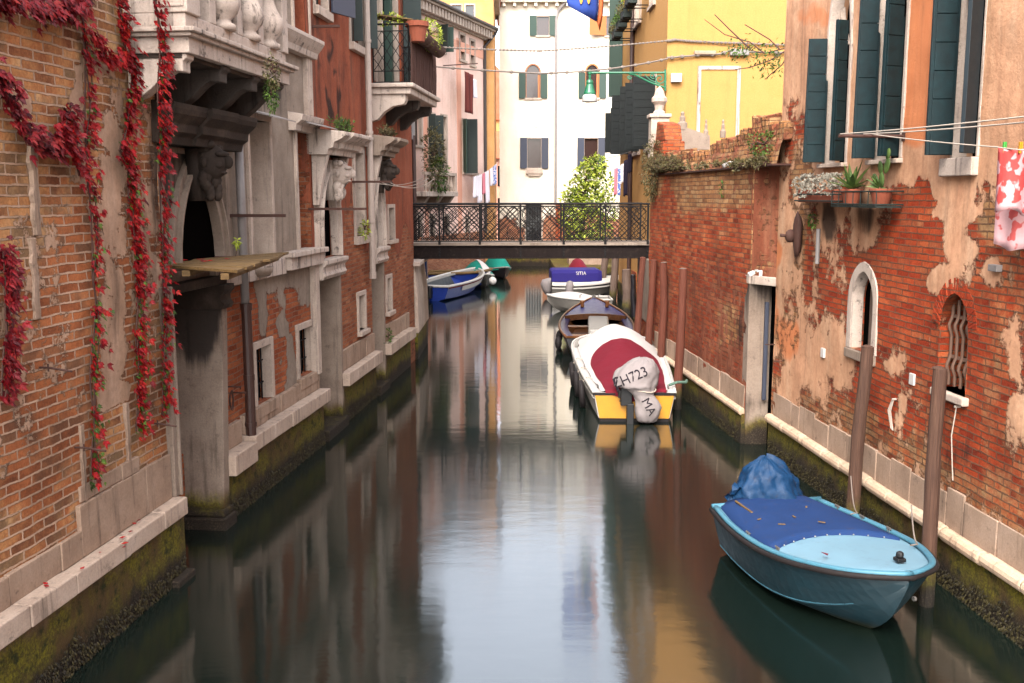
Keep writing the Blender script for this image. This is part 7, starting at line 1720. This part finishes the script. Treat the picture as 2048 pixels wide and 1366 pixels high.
# ================================================================ lines, laundry, cables
def line(label, pts, r, mat, name='clothesline', cat='line', sag=0.0, knots=0):
    mb = MB(); pp = []
    for a, b in zip(pts, pts[1:]):
        a, b = Vector(a), Vector(b)
        for i in range(17): x = i / 16; pp.append(a.lerp(b, x) + Vector((0, 0, -sag * 4 * x * (1 - x))))
    mb.tube(pp, r, 5)
    for i in range(knots):
        x = (i + .5) / knots * (len(pp) - 1); p = pp[int(x)].lerp(pp[min(int(x) + 1, len(pp) - 1)], x % 1); mb.blob(p, (r * 2.6, r * 1.6, r * 2.0), 6, 4)
    return tag(rebase(mb.build(name, M[mat])), label, cat)
def hung(name, label, cat, p0, p1, drop, mat, group=None, folds=4, amp=.03, taper=0.0, split=False, n_=None):
    """A cloth pegged between p0 and p1, hanging down with folds; split makes two legs."""
    p0, p1 = Vector(p0), Vector(p1); ax = (p1 - p0); nn_ = Vector((-ax.y, ax.x, 0)).normalized(); sd_ = random.uniform(0, 9)
    mb = MB()
    parts = ((0, .46), (.54, 1)) if split else ((0, 1),)
    for (fa, fb) in parts:
        rows = []
        for j in range(13):
            y = j / 12; row = []
            for i in range(15):
                f = fa + (fb - fa) * i / 14
                if split and y < .3: f = (0 if fa == 0 else .5) + .5 * i / 14
                q = p0 + ax * (.5 + (f - .5) * (1 - taper * y)); q = q + Vector((0, 0, -drop * y - .02 * math.sin(f * 9 + sd_) * y))
                row.append(q + nn_ * (amp * math.sin(f * folds * 6.28 + sd_ + y * .8) * (.35 + .65 * y)))
            rows.append(row)
        mb.loft(rows)
    o = mb.build(name, M[mat], smooth=True); so_ = o.modifiers.new('thick', 'SOLIDIFY'); so_.thickness = .004
    return tag(rebase(o), label, cat, group)
M['towel_red'] = clothmat('coral towel with pale flowers', (206, 84, 80), (224, 176, 176), 9, .5, .55)
M['towel_pink'] = clothmat('pale pink towel with coral spots', (222, 176, 176), (206, 96, 92), 8, .56, .6)
M['wash_white'] = clothmat('white washing', (222, 214, 220)); M['wash_pink'] = clothmat('pink washing', (206, 122, 134)); M['wash_dark'] = clothmat('dark jacket', (36, 30, 44)); M['wash_brown'] = clothmat('brown jacket', (96, 48, 44)); M['wash_stripe'] = clothmat('blue and white washing', (96, 120, 178), (214, 208, 216), 14)
M['peg_green'] = paint('green peg', (64, 160, 60), .5)
def right_lines():
    # bar on the peeling house with white lines running towards the camera
    u, z = FR1.px(1806, 274, 0.02)
    t = thing('line_bracket', 'dark iron bracket carrying white clotheslines on the peeling house', 'bracket', tuple(FR1.P(u, 0, z)))
    mb = MB(FR1.T); mb.tube([(u, -.03, z), (u, .72, z + .0)], .018, 8); mb.box(u - .03, u + .03, -.01, .02, z - .05, z + .05); mb.build('bar', M['rust'], t)
    E_ = FR1.P(u, .70, z + .02)
    for i, (x, y, s_, lab) in enumerate(((2080, 232, .70, 'upper white clothesline running from the iron bracket out of the photo'), (2080, 244, .45, 'middle white clothesline running from the iron bracket out of the photo'), (1992, 296, .36, 'lowest white clothesline carrying the coral towels'))):
        P = FR1.P(u, s_, z + .02); Y = 7.0 if i < 2 else 8.25; line(lab, [P, aty(x, y, Y)] + ([aty(2130, 306, 7.4)] if i == 2 else []), .0065 if i < 2 else .006, 'rope', sag=.01)
    a, b = aty(1996, 297, 8.2), aty(2092, 303, 7.75)
    hung('coral_towel', 'coral red towel with pale flower print pegged on the lowest clothesline', 'towel', a, b, .50, 'towel_red', folds=2, amp=.02)
    a2, b2 = aty(2002, 300, 8.38), aty(2100, 306, 7.95); hung('pink_towel', 'longer pale pink towel hanging behind the coral flowered towel', 'towel', a2, b2, .80, 'towel_pink', folds=2, amp=.02)
    for i, (x, Y) in enumerate(((2008, 8.15), (2040, 7.99))):
        P = aty(x, 296, Y); mb = MB(); mb.box(P.x - .008, P.x + .008, P.y - .012, P.y + .012, P.z - .05, P.z + .04); mb.box(P.x + .010, P.x + .018, P.y - .012, P.y + .012, P.z - .05, P.z + .04); tag(rebase(mb.build('clothes_peg', M['peg_green' if i == 0 else 'boat_yellow'], bevel=.002)), ('green' if i == 0 else 'yellow') + ' clothes peg holding the coral towel', 'peg')
    # ropes on the terracotta house bar
    u, z = FL3.px(712, 363, 0)
    for i in range(3): line(('front', 'middle', 'rear')[i] + ' slack line between the iron bar of the terracotta house and the far wall', [FL3.P(u, .25 + .16 * i, z), FL3.P(6.6, .2 + .14 * i, z + .15)], .006, 'rope', sag=.10 + .03 * i)
right_lines()
def laundry():
    Y = 47.0; a, b = FPK.P(5.6, .55, 4.62), FPK.P(9.0, .55, 5.35)
    line('washing line under the shuttered window of the pink house', [a, b], .012, 'rope', sag=.12)
    at = lambda x: a.lerp(b, x) + Vector((0, 0, -.12 * 4 * x * (1 - x)))
    for i, (x0, x1, dr, mt, lab) in enumerate(((.04, .2, .95, 'wash_white', 'white shirt first on the washing line of the pink house'), (.2, .34, 1.25, 'wash_white', 'long white cloth second on the washing line of the pink house'), (.35, .45, .95, 'wash_pink', 'pink cloth in the middle of the washing line of the pink house'), (.47, .63, 1.5, 'wash_white', 'longest white garment right of the pink cloth on the washing line'), (.66, .78, .8, 'wash_white', 'small white cloth near the end of the washing line of the pink house'), (.82, .95, .9, 'wash_stripe', 'blue and white cloth last on the washing line by the brown gutter'))):
        hung('washing', lab, 'laundry', at(x0), at(x1), dr, mt, 'washing on the pink house line', 2, .05)
    a, b = FPK.P(3.4, .1, 9.2), FPK.P(5.1, 1.0, 9.45); mb = MB(); mb.tube([a, b], .025, 6); tag(rebase(mb.build('drying_rod', M['rust'])), 'rod sticking out below an upper window of the pink house', 'rod')
    hung('brown_jacket', 'brown jacket hanging below an upper window of the pink house', 'laundry', FPK.P(4.5, .6, 9.1), FPK.P(5.3, .7, 9.0), 1.7, 'wash_brown', None, 2, .08, .25)
    hung('white_shirt', 'small white shirt beside the brown jacket on the pink house', 'laundry', FPK.P(5.5, .6, 8.9), FPK.P(6.0, .6, 8.85), .8, 'wash_white', None, 2, .06)
    # washing on the yellow house
    P0, P1 = aty(1214, 316, 36), aty(1262, 303, 31); line('washing line stretched along the yellow house under the black shutters', [P0, P1], .012, 'cable', sag=.03)
    at = lambda x: P0.lerp(P1, x)
    Y0 = 33.0
    for i, (x0, x1, y0, y1, mt, lab) in enumerate(((1228, 1236, 338, 392, 'wash_pink', 'pale pink garment first on the line at the yellow house'), (1235, 1243, 336, 394, 'wash_stripe', 'blue and white garment on the line at the yellow house'), (1242, 1249, 330, 368, 'wash_white', 'small white garment on the line at the yellow house'), (1248, 1256, 322, 394, 'wash_dark', 'long dark trousers on the line at the yellow house'), (1256, 1264, 310, 348, 'wash_dark', 'short dark jacket on the line at the yellow house'))):
        a, b = aty(x0, y0, Y0 - i * .4), aty(x1, y0 - 3, Y0 - i * .4 - .1); hung('washing', lab, 'laundry', a, b, a.z - aty(x0, y1, Y0 - i * .4).z, mt, 'washing on the yellow house line', 1.5, .04, 0, i == 3)
laundry()
def cables():
    A, B = aty(818, 90, 25.9), aty(1336, 82, 26.9); line('upper twisted cable spanning the canal from the dark red house to the yellow house', [A, aty(1080, 102, 26.3), B], .014, 'cable', 'overhead_cable', 'cable', .02, 70)
    A, B = aty(818, 128, 25.9), aty(1336, 118, 26.9); line('lower thick cable spanning the canal to the corner of the yellow house', [A, aty(1080, 147, 26.3), aty(1220, 138, 26.6), B], .022, 'cable', 'overhead_cable', 'cable', .02, 14)
    pts = [aty(x, y, 26.95) for x, y in ((1336, 82), (1350, 80), (1400, 84), (1480, 87), (1600, 92))]; line('twisted cable running level across the yellow wall', pts, .018, 'cable', 'wall_cable', 'cable', .005, 40)
    pts = [aty(x, y, 26.93) for x, y in ((1334, 116), (1360, 114), (1400, 110), (1440, 109), (1465, 100), (1500, 105), (1590, 106))]; line('thick cable bundle lower on the yellow wall', pts, .026, 'cable', 'wall_cable', 'cable', .01, 8)
    t = thing('junction_box', 'grey junction box on the lower cable of the yellow wall', 'junction box', tuple(aty(1480, 108, 26.95))); P = aty(1480, 104, 26.9); mb = MB(); mb.box(P.x - .25, P.x + .25, 26.86, 26.99, P.z - .10, P.z + .06); mb.build('box', M['grey_pipe'], t, bevel=.02)
    mb = MB(); P = aty(1416, 106, 26.9); mb.box(P.x - .35, P.x + .22, 26.88, 26.99, P.z - .05, P.z + .05); tag(rebase(mb.build('cable_clamp', M['slab'], bevel=.02)), 'pale clamp where the lower cable meets the yellow wall', 'clamp')
cables()
def lamp():
    Y = 26.9; t = thing('street_lamp', 'green iron wall lamp on a long scrolled bracket at the yellow house corner', 'street lamp', tuple(aty(1330, 150, Y)))
    q = lambda x, y: aty(x, y, Y)
    M['lamp_green'] = paint('lamp green enamel', (22, 112, 74), .4, .5, grime=.15)
    mb = MB(); mb.tube([q(1180, 146), q(1331, 146)], .028, 8); mb.tube([q(1331, 140), q(1331, 182)], .03, 8)
    spir = lambda cx, cy, r0, turns, a0, sg=1: [q(cx + r0 * (1 - i / 30) * math.cos(a0 + sg * turns * 6.28 * i / 26), cy + r0 * (1 - i / 30) * math.sin(a0 + sg * turns * 6.28 * i / 26)) for i in range(27)]
    for s_ in (spir(1320, 158, 11, 1.4, 0), spir(1259, 155, 4.5, 1.2, 0), spir(1306, 152, 6, 1.2, 1), spir(1281, 150, 4, 1, 2)): mb.tube(s_, .018, 5)
    mb.tube([q(1331, 176), q(1318, 172), q(1300, 165), q(1284, 157), q(1270, 150), q(1258, 148)], .024, 6); mb.tube([q(1320, 169), q(1300, 160), q(1290, 150)], .016, 5)
    mb.build('bracket', M['lamp_green'], t)
    c = q(1180, 150); mb = MB(); mb.lathe([(.02, .14), (.05, .12), (.05, .02), (.035, .0), (.03, -.12), (.08, -.14), (.10, -.20), (.09, -.24), (.14, -.42), (.155, -.46), (.155, -.50)][::-1], (c.x, c.y, c.z), 16); mb.build('lamp_head', M['lamp_green'], t, smooth=False)
    mb = MB(); mb.lathe([(.08, -.50), (.15, -.505), (.19, -.56), (.20, -.68), (.19, -.70), (.0, -.70)], (c.x, c.y, c.z), 16); mb.build('lamp_shade', M['lamp_glass'], t, smooth=True)
M['lamp_glass'] = paint('frosted lamp glass', (196, 190, 184), .3, .5, grime=.1)
lamp()
def flag():
    Y = 34.0; t = thing('hanging_flag', 'blue flag with orange border hanging from a pole above the canal', 'flag', tuple(aty(1170, 30, Y)))
    q = lambda x, y, d=0: aty(x, y, Y + d)
    M['flag_blue'] = paint('flag blue', (58, 82, 160), .9, .1, grime=0); M['flag_orange'] = paint('flag orange', (216, 112, 66), .9, .1, grime=0); M['flag_gold'] = paint('flag gold', (214, 164, 80), .9, .1, grime=0)
    def sheet(l, r, k=9):
        mb = MB(); rows = []
        for i in range(k):
            x = i / (k - 1); rows.append([Vector(q(l[j][0] + (r[j][0] - l[j][0]) * x, l[j][1] + (r[j][1] - l[j][1]) * x, .12 * math.sin(x * 5 + j * .6))) for j in range(len(l))])
        mb.loft(rows); return mb
    o = sheet([(1132, -90), (1133, -60), (1134, -30), (1134, 0), (1137, 12)], [(1197, -90), (1197, -50), (1198, -10), (1197, 22), (1194, 44)], 11).build('blue_field', M['flag_blue'], t, smooth=True); m_ = o.modifiers.new('s', 'SOLIDIFY'); m_.thickness = .01
    o = sheet([(1198, -90), (1198, -50), (1199, -10), (1198, 22), (1195, 44)], [(1208, -90), (1208, -50), (1208, -10), (1206, 30), (1200, 62)], 4).build('orange_border', M['flag_orange'], t, smooth=True); m_ = o.modifiers.new('s', 'SOLIDIFY'); m_.thickness = .01
    for x in (1163, 1178):
        mb = MB(); mb.loft([[Vector(q(x - 3 + 6 * i / 3, yy, -.16)) for i in range(4)] for yy in (-30, -8, 3)] + [[Vector(q(x - 1 + 2 * i / 3, 8, -.16)) for i in range(4)]]); mb.build('gold_tail', M['flag_gold'], t)
    mb = MB(); a, b = q(1120, -92), Vector((4.1, 34.0, q(1210, -92).z + .6)); mb.tube([a, b], .03, 8); mb.build('flagpole', M['rust'], t)
flag()
def flower_boxes():
    for i, (u_, z_, lab, mt) in enumerate(((3.9, 9.45, 'nearest flower box with yellow blooms high on the yellow house', 'leaf_bright'), (5.1, 9.25, 'second flower box with dull green plants on the yellow house', 'leaf_olive'), (6.3, 9.15, 'third flower box along the yellow house wall', 'leaf_green'), (7.6, 9.05, 'farthest small flower box along the yellow house wall', 'leaf_olive'))):
        t = thing('flower_box', lab, 'flower box', tuple(FYE.P(u_, .5, z_)), 'flower boxes on the yellow house')
        mb = MB(FYE.T); mb.box(u_ - .4, u_ + .4, .34, .62, z_ - .05, z_ + .22); mb.build('box', M['dark_green'], t, bevel=.02)
        for s_ in (-.25, .25):
            mb = MB(FYE.T); mb.tube([(u_ + s_, -.02, z_ - .08), (u_ + s_, .68, z_ - .08)], .018, 5); mb.build('bracket', M['iron'], t)
        lb = LB(FYE.T)
        for j in range(420):
            p = Vector((u_ + random.uniform(-.5, .5), .48 + random.uniform(-.22, .24), z_ + .22 + abs(random.gauss(0, .14)) - random.random() * .12)); lb.lf(p, (rv() + Vector((0, .3, .4))).normalized(), rv().normalized(), random.uniform(.05, .1), .55, .1)
        lb.build('foliage', M[mt], t, recalc=False)
        if i == 0:
            lb = LB(FYE.T)
            for j in range(160): p = Vector((u_ + random.uniform(-.45, .2), .5 + random.uniform(-.2, .2), z_ + .36 + abs(random.gauss(0, .08)))); lb.lf(p, rv().normalized(), rv().normalized(), .07, .9, .1)
            lb.build('blooms', M['bloom'], t, recalc=False)
M['bloom'] = leafmat('yellow blooms', [(214, 150, 20), (236, 186, 40)])
flower_boxes()
def balcony_pots():
    T = FL3.T
    p = thing('terracotta_pot', 'terracotta pot hung outside the corner of the iron balcony railing', 'pot', tuple(FL3.P(2.95, .75, 6.7))); mb = MB(T); mb.lathe([(.14, 0), (.19, .26), (.22, .27), (.22, .36), (.19, .36), (.17, .28)], (2.98, .80, 6.62), 16); mb.build('clay_pot', M['pot'], p); mb = MB(T); mb.prism([(-.05, 7.10), (.75, 6.99), (.75, 7.01), (-.05, 7.13)], 2.8, 3.35, 'u'); tag(rebase(mb.build('straw_mat', M['plank'])), 'straw mat laid over the corner of the iron balcony', 'mat')
    bush('balcony_plant', 'bright green plant spilling over the front of the iron balcony', 'plant', (4.0, .86, 6.92), (.85, .22, .26), 900, .06, 'leaf_bright', T, .5, 10)
    bush('balcony_plant', 'low green plant along the side of the iron balcony by the drainpipe', 'plant', (2.86, .25, 7.02), (.12, .35, .10), 260, .06, 'leaf_bright', T, .3, 6)
    t = thing('willow_screen', 'dark woven twig screen tied on the canal side of the iron balcony', 'screen', tuple(FL3.P(4.2, .72, 5.9))); mb = MB(T)
    for i in range(90): u = 2.85 + i * .031; mb.tube([(u, .70 + random.uniform(-.01, .01), 5.88), (u + random.uniform(-.05, .05), .705, 6.3), (u + random.uniform(-.04, .04), .70, 6.84)], .008, 4)
    mb.build('twigs', M['vine'], t)
    t = thing('bark_trough', 'bark covered trough hanging under the green plant on the iron balcony', 'trough', tuple(FL3.P(4.1, .85, 6.6))); mb = MB(T); mb.loft([[Vector((u, .85 + .15 * math.cos(a), 6.78 + .16 * math.sin(a) + .02 * noise.noise(Vector((u * 5, a, 0))))) for a in [math.pi + .35 * k for k in range(10)]] for u in [3.0 + .12 * i for i in range(19)]]); mb.build('trough', M['vine'], t)
balcony_pots()
def garden_bits():
    t = thing('stone_finial', 'white carved stone finial on a pedestal at the end of the garden wall', 'finial', tuple(FR2.P(6.75, -.3, 4.9)))
    c = aty(1318, 260, 22.3); mb = MB(); mb.box(c.x - .2, c.x + .2, 22.1, 22.5, 4.6, 5.52); mb.box(c.x - .24, c.x + .24, 22.06, 22.54, 5.46, 5.54); mb.build('pedestal', M['istria'], t, bevel=.015)
    mb = MB(); mb.lathe([(.13, 0), (.13, .05), (.09, .09), (.11, .2), (.17, .27), (.17, .34), (.12, .40), (.10, .48), (.05, .56), (.01, .6)], (c.x, 22.3, 5.54), 12); mb.build('carved_top', M['istria'], t, smooth=False)
    t = thing('garden_parapet', 'grey sloping parapet with small knobs behind the garden wall', 'parapet', tuple(aty(1370, 280, 25))); q = lambda x, y, d=0: aty(x, y, 24.6 + d); mb = MB()
    a = [q(1336, 243), q(1362, 252), q(1420, 272), q(1420, 300), q(1336, 300)]; A = [mb.bm.verts.new(p) for p in a]; B = [mb.bm.verts.new(Vector(p) + Vector((0, .4, 0))) for p in a]
    mb.face(A); mb.face(B[::-1])
    for i in range(5): mb.face([A[i], A[(i + 1) % 5], B[(i + 1) % 5], B[i]])
    mb.build('slab', M['jamb'], t)
    for x, y, s_ in ((1365, 252, 1.0), (1412, 268, .5), (1446, 268, .6)):
        p = q(x, y, .1); mb = MB(); mb.lathe([(.12 * s_, -.1), (.12 * s_, .06), (.07 * s_, .1), (.07 * s_, .2), (.04 * s_, .24), (.05 * s_, .30), (.01, .34)], p, 10); mb.build('knob', M['jamb'], t)
    for (F_, x, y, lab) in ((FR2, 1508, 545, 'white floodlight above the stone water door in the garden wall'), (FR2, 1456, 327, 'small grey floodlight on the garden wall ledge')):
        u, z = F_.px(x, y, .1); t = thing('floodlight', lab, 'floodlight', tuple(F_.P(u, .05, z))); mb = MB(F_.T); mb.box(u - .08, u + .06, .03, .08, z + .0, z + .03); mb.box(u - .08, u - .05, .0, .05, z - .06, z + .03); mb.build('arm', M['white_plastic'], t, bevel=.01)
        mb = MB(F_.T); mb.prism([(.06, z - .03), (.15, z - .08), (.17, z - .02), (.08, z + .02)], u + .03, u + .12, 'u'); mb.build('lamp_head', M['white_plastic' if y > 400 else 'grey_pipe'], t, bevel=.015)
garden_bits()
